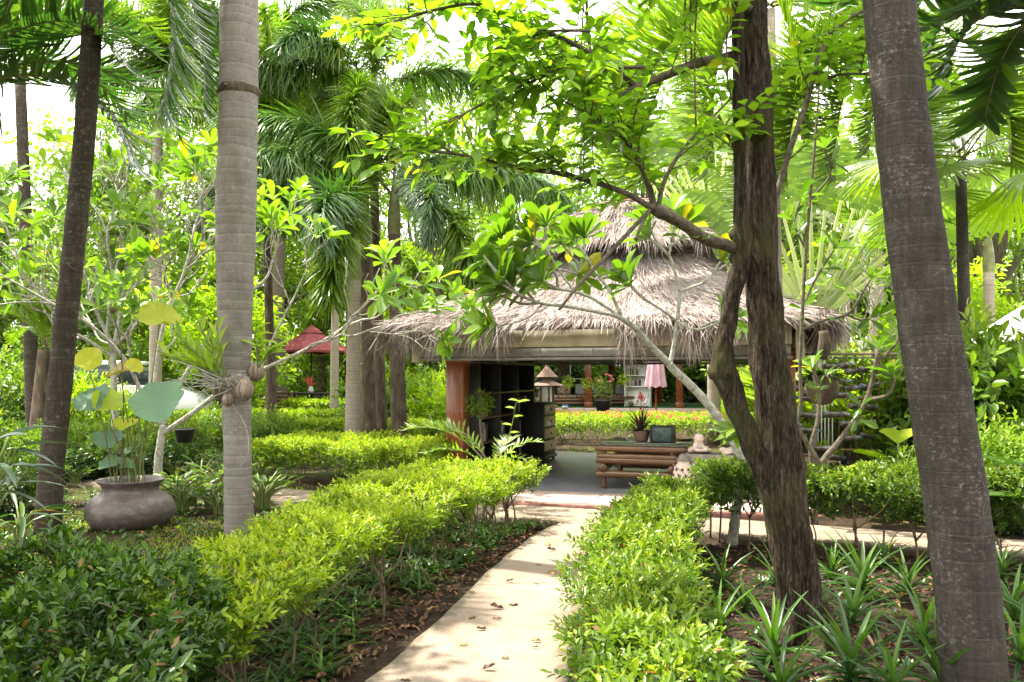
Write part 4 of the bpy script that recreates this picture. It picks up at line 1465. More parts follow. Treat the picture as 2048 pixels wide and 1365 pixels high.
# dark broad-fronded palm, upper right
bs, P, rr = upright(2160, 1000, 7.6, 30, 10, 40)
palm('fishtail_palm', 'palm reaching in from the side with dark broad leaflets against the sky', bs, P, rr, 'dark_bark',
     [(R(178), .85, -.5, 'broad'), (R(195), .75, -.15, 'broad'), (R(165), .75, -.2, 'broad'), (R(215), .7, -.5, 'broad'), (R(150), .9, -.3, 'broad'), (R(185), .65, .25, 'broad'), (R(230), .7, -.2, 'broad'), (R(203), .6, .1, 'broad'), (R(80), 1, .1, 'broad'), (R(0), 1, .1, 'broad'), (R(-80), .8, -.5, 'broad')], 'broad', 83, shaft=False)
bs, P, rr = upright(2080, 1000, 10.5, -60, 10, 30)
palm('fishtail_palm', 'second dark-leaved palm behind the first, top corner of the garden', bs, P, rr, 'dark_bark',
     [(R(178), 1.0, .1, 'broad'), (R(205), .95, .2, 'broad'), (R(160), .95, .0, 'broad'), (R(190), .9, .45, 'broad'), (R(140), 1.0, .3, 'broad'), (R(240), .8, .3, 'broad')], 'broad', 84, shaft=False)
bs, P, rr = upright(2130, 1000, 9.0, 40, 10, 34)
palm('fishtail_palm', 'dark broad-leaved palm whose fronds hang beside the fan palm', bs, P, rr, 'dark_bark',
     [(R(180), .9, .0, 'broad'), (R(200), .9, -.35, 'broad'), (R(160), .85, .25, 'broad'), (R(215), .8, .1, 'broad'), (R(170), .8, -.6, 'broad'), (R(235), .7, .2, 'broad'), (R(190), .75, .5, 'broad')], 'broad', 88, shaft=False)
# top left palms
bs, P, rr = upright(-150, 1000, 9.5, 215, 30, 40)
palm('feather_palm', 'palm reaching in from the edge with drooping feather fronds beside the slender trunk', bs, P, rr, 'thin_bark',
     [(R(5), 1.0, -.2, 'arch_dark'), (R(-18), 1.05, .05, 'arch_dark'), (R(22), 1.05, .2, 'arch_dark'), (R(-5), 1.0, .42, 'arch_dark'), (R(60), 1, -.1, 'arch_dark'), (R(-50), .9, .2, 'arch_dark')], 'arch_dark', 85, shaft=False)
bs, P, rr = upright(70, 900, 17, 150, -30, 24)
palm('feather_palm', 'light green palm standing behind the slender dark trunk', bs, P, rr, 'thin_bark', 9, 'arch', 86, scale=1.3)
# cycad-like palm with a short trunk
bs, P, rr = upright(72, 890, 15, 700, 20, 34)
palm('short_palm', 'short shaggy palm with dark trunk, hanging dry leaf bases', bs, P, rr, 'dark_bark', 12, 'arch', 87, shaft=False, scale=.55)
# adonidia palms on the right
for i, (px, d, ty, w, lab) in enumerate(((1975, 20, 545, 24, 'bright green palm with smooth green shaft beside the fan palm trunk'), (1745, 21, 560, 16, 'bright palm with arching yellow-green fronds above the bottle rack'),
                                         (1690, 24, 520, 16, 'bright palm with arching fronds behind the traveller palm'), (2080, 23, 520, 18, 'bright palm at the edge above the white tent'), (1820, 27, 480, 16, 'bright palm half hidden by the leaning trunk'))):
    bs, P, rr = upright(px, 880, d, ty, 3, w)
    palm('arching_palm', lab, bs, P, rr, 'far_ring', 9, 'arch', 90 + i, scale=.95)

# fan palm
fan = [fan_leaf_mesh('fan_leaf', .95, 26, R(230), 'palm_light', 1.0, s, .35) for s in range(2)] + [fan_leaf_mesh('fan_leaf', .95, 26, R(230), 'bright', 1.0, 5, .7)]
bs, P, rr = upright(1935, 850, 13, 330, -14, 24)
fp = thing('fan_palm', 'fan palm with ringed brown trunk, pleated yellow-green fans', 'palm', bs)
tb = MB()
Q, rq = smooth_path([p - Vector(bs) for p in P], rr, 8)
tube(tb, Q, rq, 16, lumps=lambda a, i: 1 + .02 * math.sin(i * 2.5))
tb.build('trunk', M['right_palm_bark'], fp)
rngp = np.random.default_rng(3)
for i in range(15):
    az = i * 2.4 + .3
    o = bpy.data.objects.new('fan_leaf', fan[2 if i % 4 == 1 else i % 2])
    C.objects.link(o)
    o.parent = fp
    o.location = Q[-1] + np.array([0, 0, rngp.random() * .3])
    o.rotation_euler = (rngp.normal() * .3, -.9 + 1.6 * i / 14, az)

# traveller's palms: a flat fan of petioles with paddle leaves
def travellers(label, px, d, base_y, hgt, n, facing, spread, seed):
    rng = np.random.default_rng(seed)
    b = at(px, base_y, d)
    b.z = 0
    root = thing('traveller_palm', label, 'palm', (b.x, b.y, 0), facing)
    zb = at(px, base_y, d).z
    tb = MB()
    Q, rq = smooth_path([(0, 0, -.05), (.02, 0, zb * .5), (0, 0, zb + .3)], [.17, .15, .13], 5)
    tube(tb, Q, rq, 14, lumps=lambda a, i: 1 + .04 * math.sin(i * 2))
    tb.build('trunk', M['far_ring'], root)
    for i in range(n):
        a = (-.5 + i / (n - 1)) * spread
        lb = MB()
        Lp = hgt * rng.uniform(.92, 1.05)
        e = np.array([Lp * math.sin(a), rng.normal() * .03 + (.03 if i % 2 else -.03), zb + Lp * math.cos(a)])
        s0 = np.array([.09 * math.sin(a) * 2, .012 * (1 if i % 2 else -1), zb + .05])
        side = np.array([math.cos(a), 0, -math.sin(a)])
        ax = nrm(e - s0)
        V, Qd = [], []
        for j, (f, w) in enumerate(((0, .10), (.2, .075), (.5, .05), (.8, .038), (1, .03))):
            p = s0 + (e - s0) * f
            V += [p - side * w, p + np.array([0, -.03, 0]), p + side * w]
            if j < 4:
                k = 3 * j
                Qd += [[k, k + 1, k + 4, k + 3], [k + 1, k + 2, k + 5, k + 4]]
        lb.add(V, Qd, None, rng.uniform(.3, 1), 1)
        # torn paddle blade
        LL = hgt * .85
        bend = .55 + .5 * abs(a)
        tt = np.linspace(0, 1, 17)
        ctr = np.array([e + ax * LL * t + np.array([math.copysign(.16, a) * LL * t * t, -.1 * t * t, -bend * .42 * LL * t * t]) for t in tt])
        for sgn in (-1, 1):
            for j in range(16):
                w = .30 * math.sin(min(1, (tt[j] * 1.05 + .08)) * math.pi) ** .6 * rng.uniform(.8, 1.05)
                dd = side * sgn + ax * .25
                drop = np.array([0, 0, -.22 - .25 * rng.random()])
                p0, p1 = ctr[j], ctr[j + 1]
                q0 = p0 + dd * w + drop * w + ax * .01
                q1 = p1 + dd * w + drop * w - ax * .02
                lb.add([p0, p1, q1, q0], [[0, 1, 2, 3]], None, float(np.clip(.45 + rng.normal() * .15, 0, 1)), 0)
        lb.build('paddle_leaf', [M['palm_light'], M['fan_petiole']], root)
    return root


travellers('traveller palm with fan of pale stalks rising just behind the upper thatch', 1424, 19.5, 480, 2.1, 18, R(8), R(100), 101)
travellers('traveller palm with fan of pale stalks behind the roof end', 1625, 18, 640, 2.6, 17, R(-30), R(110), 102)
travellers('traveller palm with torn paddle leaves over the bright palms', 1755, 26, 470, 2.6, 15, R(20), R(150), 103)

# ================================================================== BACKGROUND TREES AND SHRUBS
specs = []
rng = np.random.default_rng(77)
TREES = [  # px, depth, height, radius, z0 of crown, material, label
    (230, 33, 12.5, 2.8, 5.0, 'far_leaf', 'tall green tree behind the slender trunk'),
    (560, 31, 15.0, 3.0, 6.0, 'far_leaf', 'tall tree showing over the arching foxtail fronds'),
    (1500, 29, 13.0, 2.6, 4.0, 'far_leaf', 'tall tree behind the hanging coconut fronds'),
    (1630, 33, 14.0, 2.6, 5.0, 'bright', 'tall pale tree between rough and leaning trunks'),
    (1990, 27, 13.5, 3.2, 3.0, 'far_leaf', 'tall dark tree behind the fan palm'),
    (-60, 24, 7.5, 2.6, 1.0, 'far_leaf', 'leafy tree behind the short shaggy palm'),
    (130, 30, 9.5, 3.6, 1.2, 'far_leaf', 'broad green tree far behind the pale frangipani'),
    (250, 37, 12.0, 4.0, 2.0, 'bright', 'sunlit tree behind the light feathery palm'),
    (420, 34, 9.2, 3.8, 1.0, 'far_leaf', 'rounded tree right behind the ringed trunk'),
    (560, 40, 12.5, 4.2, 2.0, 'bright', 'yellow-green tree above the red parasol'),
    (700, 44, 16.0, 4.5, 2.0, 'far_leaf', 'tall tree behind the foxtail palm clump'),
    (860, 36, 12.0, 3.6, 1.0, 'far_leaf', 'dense tree behind the thatched roof edge'),
    (1000, 48, 17.0, 4.6, 3.0, 'bright', 'tall pale tree over the pavilion roof'),
    (1130, 40, 12.6, 3.8, 1.5, 'far_leaf', 'tree behind the upper thatch'),
    (1290, 46, 16.5, 4.4, 2.0, 'far_leaf', 'tree between thatch top and rough-barked tree'),
    (1400, 50, 14.0, 4.5, 1.0, 'bright', 'yellowish tree behind the fan of pale stalks'),
    (1550, 36, 11.0, 3.8, 1.0, 'far_leaf', 'tree behind the rough trunks'),
    (1680, 44, 11.6, 4.2, 1.0, 'bright', 'sunlit tree behind the torn paddle leaves'),
    (1800, 36, 8.6, 3.4, 1.0, 'far_leaf', 'tree hidden by the leaning palm'),
    (1910, 46, 11.0, 4.4, 1.0, 'bright', 'sunlit tree behind the fan palm'),
    (2030, 32, 9.0, 3.6, .5, 'far_leaf', 'green tree behind the white tent'),
    (2160, 40, 13.0, 4.4, .5, 'far_leaf', 'tree at the garden edge beyond the tent'),
    (-220, 32, 12.0, 4.0, .5, 'far_leaf', 'tree at the garden edge beyond the short palm'),
    (815, 28, 6.4, 1.9, .3, 'bright', 'bright bushy tree between the palm trunks'),
    (640, 43, 9.0, 2.5, 2.5, 'bright', 'bright bushy tree above the parasol top'),
    (930, 27, 7.4, 2.3, .3, 'far_leaf', 'bushy tree behind the roof corner'),
    (425, 26, 5.2, 2.2, .3, 'bright', 'bright shrubby tree behind the ringed palm'),
    (200, 27, 5.4, 2.6, .3, 'far_leaf', 'shrubby tree behind the white van'),
    (340, 30, 6.5, 2.6, .3, 'bright', 'bright shrubby tree behind the frangipani trunk'),
    (1590, 26, 5.8, 2.4, .3, 'bright', 'bright shrubby tree behind the roof end'),
    (1880, 22, 4.6, 2.2, .2, 'bright', 'bright shrub tree behind the leaning trunk'),
]
for i, (px, d, h, r, z0, mt, lab) in enumerate(TREES):
    if d > 33:
        h *= 1.32
        r *= 1.1
    b = at(px, 800, d)
    far = d > 33
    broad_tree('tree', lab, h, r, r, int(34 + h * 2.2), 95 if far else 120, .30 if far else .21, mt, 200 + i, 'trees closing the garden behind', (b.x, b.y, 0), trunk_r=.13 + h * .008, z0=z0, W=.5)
# unseen tree added outside the frame to shade the glossy shrub
broad_tree('tree', 'unseen tree added beside the camera to shade the glossy shrub', 8.5, 3.0, 1.8, 150, 150, .17, 'far_leaf', 301, None, (-5.7, 5.2, 0), z0=5.0)
# unseen trees added behind and beside the camera to darken the near trunks
for i, (x, y, h, r) in enumerate(((-5.5, -5, 8.5, 3.2), (-.5, -7.5, 9.5, 3.6), (4.8, -5.5, 9.0, 3.4), (8.5, 1.0, 9, 3.0))):
    broad_tree('tree', ('broad unseen tree added behind the viewer over the path start', 'tallest unseen tree added behind the viewer', 'leafy unseen tree added behind the viewer beside the bed', 'leafy unseen tree added beside the soil bed')[i], h, r, r, 60, 110, .34, 'far_leaf', 310 + i, None, (x, y, 0), z0=1.5)

# far-off wood closing the horizon
mb = MB()
rng = np.random.default_rng(5)
for k in range(260):
    a = rng.uniform(-1.0, 1.0)
    d = rng.uniform(56, 72)
    hh = rng.uniform(.5, 11.5)
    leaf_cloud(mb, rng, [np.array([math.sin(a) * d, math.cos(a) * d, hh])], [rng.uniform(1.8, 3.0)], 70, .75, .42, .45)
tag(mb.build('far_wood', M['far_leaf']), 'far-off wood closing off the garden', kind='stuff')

# mid-ground shrubs: a few kinds, copied
def shrub_proto(name, label, mat, r, h, L, W, n, seed, group):
    rng = np.random.default_rng(seed)
    root = thing(name, label, 'shrub', (0, 0, 0), 0, group)
    mb = MB()
    d = nrm(rng.normal(size=(n, 3)))
    f = rng.random((n, 1)) ** .4
    P = d * f * np.array([r, r, h * .5]) * (1 + .18 * np.sin(d[:, :1] * 7 + d[:, 1:2] * 5)) + np.array([0, 0, h * .52])
    sprays(mb, rng, P, d + rng.normal(size=(n, 3)) * .4 + [0, 0, .3], 6, L * 1.3, L, W, .45 + .25 * d[:, 2])
    mb.build('foliage', M[mat], root)
    tb = MB()
    for k in range(7):
        e = np.append(rng.normal(size=2) * r * .35, h * rng.uniform(.5, .8))
        tube(tb, smooth_path([(e[0] * .15, e[1] * .15, -.03), e * np.array([.5, .5, .5]), e], [.018, .014, .006], 3)[0], [.018, .017, .016, .014, .011, .008, .006], 5)
    tb.build('stem', M['twig'], root)
    return root


def big_leaf_proto(name, label, mat, n, L, W, hgt, seed, group, tm=LEAF_LONG, lean=.55, cat='plant', flower=None, rise=(-.1, .7)):
    """upright broad leaves from one base (ginger, taro, banana-like)"""
    rng = np.random.default_rng(seed)
    root = thing(name, label, cat, (0, 0, 0), 0, group)
    tb = MB()
    for k in range(n):
        a = k * 2.4 + rng.normal() * .2
        r = lean * rng.uniform(.15, 1) * hgt
        e = np.array([math.cos(a) * r, math.sin(a) * r, hgt * rng.uniform(.55, 1)])
        P, rr = smooth_path([(math.cos(a) * .05, math.sin(a) * .05, -.02), e * np.array([.35, .35, .6]), e], [.016, .013, .009], 4)
        tube(tb, P, rr, 6, .5, 1)
        d = np.array([math.cos(a), math.sin(a), rng.uniform(*rise)])
        place(tb, tm, e, d, np.array([0, 0, 1.0]) + rng.normal(size=3) * .2, L * rng.uniform(.75, 1.1), W * rng.uniform(.8, 1.1), float(np.clip(.5 + rng.normal() * .2, 0, 1)))
    tb.build('foliage', [M[mat], M['green_stem']], root)
    return root


G1 = 'leafy shrubs filling the garden beds'
protos = [shrub_proto('shrub', 'mid-green leafy shrub in the garden beds', 'far_leaf', .8, 1.3, .13, .06, 420, 401, G1),
          shrub_proto('shrub', 'yellow-green leafy shrub in the garden beds', 'bright', .7, 1.1, .11, .05, 420, 402, G1),
          shrub_proto('shrub', 'dark-leaved shrub in the garden beds', 'dark_bush', .7, .9, .10, .05, 420, 403, G1)]
for p in protos:
    p.hide_render = False
SH = []
rng = np.random.default_rng(19)
# rows of shrubs: px range, depth, kind weights, scale
for (x0, x1, n, d0, d1, kd, s0, s1) in ((-60, 240, 7, 18, 22, (0, 0, 1), .9, 1.5), (120, 500, 8, 26, 30, (0, 1), 1.0, 1.7), (340, 560, 5, 16, 18, (0, 2), .6, .9), (775, 900, 5, 28, 31, (0, 1), 1.1, 1.6),
                                         (780, 900, 6, 19, 24, (0, 1, 1), .9, 1.5), (1500, 1900, 9, 21, 24, (1, 1, 0), 1.2, 1.7), (1965, 2150, 7, 10.5, 13, (0, 0, 2), 1.0, 1.35), (1900, 1995, 4, 11, 12, (0,), 1.45, 1.7), (1900, 2140, 6, 13, 14.5, (0, 1), .9, 1.2),
                                         (1500, 2100, 10, 26, 32, (0, 1), 1.6, 2.6), (1040, 1500, 11, 46, 50, (0, 0, 2), 2.0, 3.2), (-200, 700, 12, 44, 50, (0, 1), 2.0, 3.4), (40, 330, 6, 12.2, 14, (0, 2), .45, .7), (-150, 60, 5, 9, 12, (0, 2), .5, .8),
                                         (1880, 2100, 6, 8.6, 10, (0, 2), .5, .8)):
    for i in range(n):
        px = x0 + (x1 - x0) * (i + rng.random()) / n
        d = rng.uniform(d0, d1)
        b = at(px, 800, d)
        SH.append((kd[i % len(kd)], b.x, b.y, rng.uniform(s0, s1)))
used = set()
for k, x, y, s in SH:
    o = protos[k] if k not in used else clone(protos[k])
    used.add(k)
    o.location = (x, y, 0)
    o.rotation_euler = (0, 0, rng.uniform(0, 6.28))
    o.scale = (s, s, s * rng.uniform(.9, 1.2))

# leafy plants under the frangipani, between pot and ringed palm
G2 = 'low leafy plants under the frangipanis'
lp = [big_leaf_proto('leafy_plant', 'low plant with glossy green leaves under the frangipanis', 'hedge_green', 22, .17, .07, .34, 411, G2, LEAF_OVAL, .8),
      big_leaf_proto('leafy_plant', 'low plant with darker leaves under the frangipanis', 'dark_bush', 20, .2, .085, .38, 412, G2, LEAF_OVAL, .8)]
used = set()
for i, (px, py) in enumerate(((352, 985), (385, 1000), (420, 1010), (350, 1010), (400, 970), (440, 985), (520, 965), (535, 990), (525, 1010), (430, 950), (380, 945), (140, 930), (175, 945), (190, 915), (120, 905), (530, 930), (400, 920), (455, 930), (150, 965), (350, 955), (515, 940), (345, 930), (365, 1018), (437, 1022))):
    g = gnd(px, py + 8)
    k = 0 if i % 5 < 3 else 1
    o = lp[k] if k not in used else clone(lp[k])
    used.add(k)
    o.location = (g.x, g.y, 0)
    o.rotation_euler = (0, 0, i * 1.9)
    s = rng.uniform(.75, 1.25)
    o.scale = (s, s, s)
# bright gingers behind the bottle rack
G3 = 'bright broad-leaved gingers behind the bottle rack'
gp = big_leaf_proto('ginger_plant', 'bright yellow-green broad-leaved ginger behind the bottle rack', 'bright', 24, .60, .17, 1.0, 413, G3, LEAF_LONG, .5, rise=(.3, 2.0))
for i in range(24):
    px = 1545 + 350 * ((i * .618) % 1)
    d = 15.0 + 5.0 * ((i * .37) % 1)
    b = at(px, 800, d)
    o = gp if i == 0 else clone(gp)
    o.location = (b.x, b.y, 0)
    o.rotation_euler = (0, 0, i * 1.3)
    s = rng.uniform(1.05, 1.55)
    o.scale = (s, s, s)
# taro
tp = big_leaf_proto('taro_plant', 'taro with large heart-shaped light green leaves beside the leaning palm', 'bright', 6, .34, .30, .72, 414, None, LEAF_OVAL, .5)
g = at(1795, 900, 9.6)
tp.location = (g.x, g.y, 0)
tp.scale = (1.45, 1.45, 1.45)
# drooping long-leaved plant, right edge
g = gnd(2040, 1060)
dl = big_leaf_proto('long_leaved_plant', 'plant with long drooping ribbed green leaves below the purple flowers', 'palm', 28, .80, .10, .95, 415, None, LEAF_LONG, .35)
g = at(2085, 1000, 6.9)
dl.location = (g.x, g.y, 0)
pb = MB()
rngq = np.random.default_rng(8)
for k in range(5):
    e = np.array([rngq.normal() * .10 + .12, rngq.normal() * .12, 1.10 + rngq.random() * .06])
    tube(pb, [(0, 0, .3), e * .7, e], [.008, .007, .004], 5, .5, 1)
    dd = nrm(rngq.normal(size=(40, 3)))
    place(pb, LEAF6, e + dd * .05, dd, rngq.normal(size=(40, 3)), .05, .03, rngq.random(40))
pb.build('purple_blossom', [M['purple'], M['green_stem']], dl)
# broad dusky leaves at the left edge
g = gnd(20, 1180)
bl = big_leaf_proto('broad_leaved_palm', 'lady palm with broad dusky blue-green leaves before the slender trunk', 'blue_leaf', 26, .46, .085, 1.15, 416, None, LEAF_LONG, .35)
bl.location = (g.x - .35, g.y + .1, 0)
g = gnd(40, 1090)
b2 = big_leaf_proto('strappy_plant', 'plant with tall bright strap leaves at the foot of the slender trunk', 'pandan', 12, .6, .055, .35, 417, None, LEAF_LONG, .6)
b2.location = (g.x, g.y, 0)

# fern-like cycad behind the hedge, front of the pavilion post
g = at(985, 905, 9.9)
cy = thing('young_palm', 'young palm with comb-like light fronds rising from the hedge before the dark bookcase', 'plant', (g.x, g.y, 0))
fm = [frond_mesh('comb_frond', 1.0, R(62), R(-12), 15, .27, .045, 'palm_light', droop=.35, fwd=.5, vee=.1, seed=51 + s, stem_r=.008, start=.3, tip=.55) for s in range(2)]
for i, (az, sc, ti) in enumerate(((R(185), 1.25, 0), (R(160), 1.05, -.15), (R(10), .75, -.1), (R(205), .95, .15), (R(-40), .6, .1), (R(60), .7, -.2))):
    add_frond(cy, fm[i % 2], (0, 0, .45), az, sc, ti)
tb = MB()
tube(tb, smooth_path([(0, 0, -.03), (.01, 0, .3), (0, 0, .5)], [.03, .028, .022], 3)[0], [.03] * 7, 8)
tb.build('trunk', M['green_stem'], cy)
g = at(1005, 905, 9.7)
vn = thing('climbing_shoot', 'thin upright leafy shoot standing above the hedge before the bookcase', 'plant', (g.x, g.y, 0))
tb = MB()
Q, rq = smooth_path([(0, 0, 0), (.03, 0, .5), (.06, 0, .85), (.12, 0, 1.1), (.16, 0, 1.32), (.22, 0, 1.33)], [.006, .006, .005, .005, .004, .003], 5)
tube(tb, Q, rq, 5, .5, 1)
for k in range(9):
    p = Q[int(8 + k * 2)]
    place(tb, LEAF_OVAL, p, np.array([(-1) ** k, .2, .3]), np.array([0, -.3, 1.0]), .12, .07, .6)
tb.build('foliage', [M['bright'], M['green_stem']], vn)

# strap-leaved plants (pandan)
G4 = 'strap-leaved plants in the soil bed'


def strap_proto(seed, n):
    rng = np.random.default_rng(seed)
    mb = MB()
    for k in range(n):
        f = k / n
        a = k * 2.4
        el = R(84 - 70 * f ** .9 + rng.normal() * 6)
        d = np.array([math.cos(a) * math.cos(el), math.sin(a) * math.cos(el), math.sin(el)])
        u = np.array([-math.cos(a) * math.sin(el), -math.sin(a) * math.sin(el), math.cos(el)]) + rng.normal(size=3) * .12
        tm = leaf_outline([.42, .5, .48, .38, .2, .01], .18 + .6 * f + rng.random() * .2, .20)
        L = (.36 + .18 * math.sin(math.pi * min(1, f + .25))) * rng.uniform(.85, 1.1)
        place(mb, tm, np.array([0, 0, .02 + .10 * (1 - f)]), d, u, L * .92, .038, 0.0 if f > .8 and rng.random() < .3 else float(np.clip(.75 - .6 * f + rng.normal() * .1, .03, 1)))
    return mb.mesh('strap_leaves', M['pandan'])


sm = [strap_proto(s, n) for s, n in ((501, 24), (502, 20), (503, 28))]
rng = np.random.default_rng(6)
for i, (px, py, s) in enumerate(((1447, 1190, 1.05), (1548, 1178, .9), (1722, 1196, 1.1), (1818, 1200, .9), (1433, 1290, 1), (1548, 1338, 1.1), (1707, 1262, 1.0), (1850, 1298, 1.05), (1702, 1378, 1.2), (1565, 1420, 1.1), (1885, 1410, 1.1), (2005, 1165, .9), (2028, 1255, 1.1), (2040, 1340, 1.1),
                                 (1640, 1225, .6), (1488, 1225, .7), (1770, 1140, .8), (1660, 1165, .8), (1980, 1120, .8), (1790, 1420, .9), (2100, 1200, 1), (2110, 1300, 1))):
    g = gnd(px, py)
    o = bpy.data.objects.new('strap_leaved_plant', sm[i % 3])
    C.objects.link(o)
    o.location = (g.x, g.y, 0)
    o.rotation_euler = (rng.normal() * .06, rng.normal() * .06, rng.uniform(0, 6.28))
    s *= rng.uniform(.62, .84)
    o.scale = (s, s, s)
    tag(o, 'spiky green strap-leaved plant in the shaded soil bed', 'plant', G4)

# ground cover, grass, litter
rng = np.random.default_rng(90)
mb = MB()
fringe = [(.35, 9.1), (-.1, 8.1), (-.5, 6.9), (-.8, 5.8), (-1.05, 4.5), (-1.3, 3.6), (-1.9, 3.9), (-1.6, 6), (-1.3, 8), (-.9, 9.4)]
xy = rand_in_poly(rng, fringe, 420)
for q in xy:
    n = int(rng.integers(5, 11))
    a = rng.uniform(0, 6.28, n)
    D = np.column_stack([np.cos(a), np.sin(a), rng.uniform(.3, 1.6, n)])
    place(mb, strip(.6, 3), np.array([*q, 0.0]), D, np.array([0, 0, 1.0]), rng.uniform(.08, .24, n), .022, np.clip(.5 + rng.normal(size=n) * .2, 0, 1))
for poly, n in (([(-6.5, 12), (-3.0, 10.6), (-1.8, 8.2), (-5.0, 8.2), (-6.5, 9)], 300), ([(.8, 8.2), (5, 6.6), (4, 3.0), (1.2, 3.0)], 220)):
    for q in rand_in_poly(rng, poly, n):
        k = int(rng.integers(4, 8))
        a = rng.uniform(0, 6.28, k)
        D = np.column_stack([np.cos(a), np.sin(a), rng.uniform(.2, 1.2, k)])
        place(mb, LEAF6, np.array([*q, 0.01]), D, np.array([0, 0, 1.0]), rng.uniform(.04, .09, k), rng.uniform(.02, .04, k), np.clip(.5 + rng.normal(size=k) * .2, 0, 1))
tag(mb.build('ground_cover', M['pandan']), 'low weeds and seedlings on the soil', kind='stuff')
mb = MB()
xy = np.vstack([rand_in_poly(rng, [(-6.2, 10.4), (-2.0, 9.0), (-1.7, 7.4), (-2.6, 6.4), (-6.5, 7.5)], 14000), rand_in_poly(rng, [(-8, 14), (-3, 12.2), (-3, 11), (-8, 12.4)], 2500), rand_in_poly(rng, [(1.2, 17), (5, 16), (5, 18.4), (1.2, 19.2)], 3000)])
keep = (np.sin(xy[:, 0] * 2.1 + 1) * np.sin(xy[:, 1] * 1.7) + rng.normal(size=len(xy)) * .3) > -.25
xy = xy[keep]
n = len(xy)
place(mb, BLADE, np.column_stack([xy, np.zeros(n) - .005]), np.column_stack([rng.normal(size=(n, 2)) * .5, np.full(n, .8)]), rng.normal(size=(n, 3)), rng.uniform(.02, .055, n), .006, rng.random(n))
tag(mb.build('grass', M['bright']), 'short sunlit grass round the lotus pot', kind='stuff')
mb = MB()
n = 5200
areas = [([(.7, 9.1), (.1, 8.1), (-.25, 6.9), (-.5, 5.8), (-.9, 4.5), (-1.5, 2.6), (-2.6, 2.6), (-1.9, 4.2), (-1.5, 7), (-1.2, 9.3)], 2300), ([(.95, 8.4), (1.0, 5), (.8, 2.8), (4.5, 2.8), (6, 7), (3, 8.0)], 2000), ([(-6, 10), (-2.2, 9), (-2.4, 6.8), (-6, 7)], 500), ([(3.5, 9.6), (8, 7.4), (9, 9), (5, 11)], 700), ([(-3, 2), (3, 2), (3, 1), (-3, 1)], 200)]
for poly, k in areas:
    q = rand_in_poly(rng, poly, k)
    D = np.column_stack([rng.normal(size=(k, 2)), rng.normal(size=k) * .18])
    U = np.array([0, 0, 1.0]) + rng.normal(size=(k, 3)) * .35
    s = rng.uniform(.4, 1.15, k)
    place(mb, leaf_outline([.03, .34, .5, .40, .18, .01], .3, .25, .2), np.column_stack([q, .008 + rng.random(k) * .015]), D, U, .085 * s, .034 * s, np.clip(rng.beta(2, 2.4, k), 0, 1))
tag(mb.build('leaf_litter', M['dry']), 'dry brown leaves lying on the soil', kind='stuff')

# single fallen leaves on the path
fmesh = []
for s, ws in enumerate(([.03, .34, .5, .40, .18, .01], [.03, .22, .34, .30, .16, .01], [.03, .30, .52, .46, .2, .01])):
    m = MB()
    tm = leaf_outline(ws, -.25 + .2 * s, .28, .25)
    place(m, tm, np.zeros(3), np.array([1.0, 0, 0]), np.array([0, 0, 1.0]), .13, .055, [.25, .55, .9][s])
    tube(m, [(-.03, 0, .006), (0, 0, .002)], [.002, .002], 4, .2)
    fmesh.append(m.mesh('fallen_leaf', M['dry']))
G5 = 'dry leaves fallen on the path'
rng = np.random.default_rng(15)
FL = ((1094, 1152, 2, 1.2, 'upright olive-brown fallen leaf standing on the pale path'), (1008, 1218, 0, 1.3, 'curled reddish fallen leaf, largest on the middle of the path'), (1017, 1212, 1, 1.0, None), (952, 1236, 2, .8, 'yellow fallen leaf beside the curled reddish ones'), (984, 1239, 1, .9, None),
      (973, 1259, 0, .9, None), (1012, 1164, 0, .8, None), (1112, 1101, 0, 1.2, 'reddish dry leaf nearest the pavilion on the path'), (1090, 1090, 2, .9, None), (936, 1290, 2, .7, 'small yellow leaf near the path edge'), (1064, 1284, 2, .8, None), (1020, 1318, 2, .7, None),
      (965, 1340, 0, 1.0, 'reddish-brown leaf at the sunny near end of the path'), (1078, 1169, 1, .6, None), (1064, 1296, 1, .6, None), (950, 1186, 1, .7, None), (1072, 1131, 1, .6, None), (1165, 1360, 1, .8, None), (800, 1362, 1, .8, None))
for i, (px, py, k, s, lab) in enumerate(FL):
    g = gnd(px, py, .055)
    o = bpy.data.objects.new('fallen_leaf', fmesh[k])
    C.objects.link(o)
    o.location = (g.x, g.y, .058 if i else .075)
    o.rotation_euler = (rng.normal() * .2 + (.9 if i == 0 else 0), rng.normal() * .1, rng.uniform(-.5, .5) + (3.14 if i % 2 else 0))
    s *= .58
    o.scale = (s, s, s)
    tag(o, lab or 'small dry brown leaf fallen on the pale path', 'leaf', None if lab else G5)

# ================================================================== OBJECT MATERIALS
def wood_mat(name, stops, scale=3, stretch=(1, 14, 14), rough=.5, bump=.15, spec=.4, coat=0.0):
    m = rough_mat(name, stops, scale, rough, bump, scale * 2, stretch, spec=spec)
    if coat:
        m.node_tree.nodes['Principled BSDF'].inputs['Coat Weight'].default_value = coat
    return m


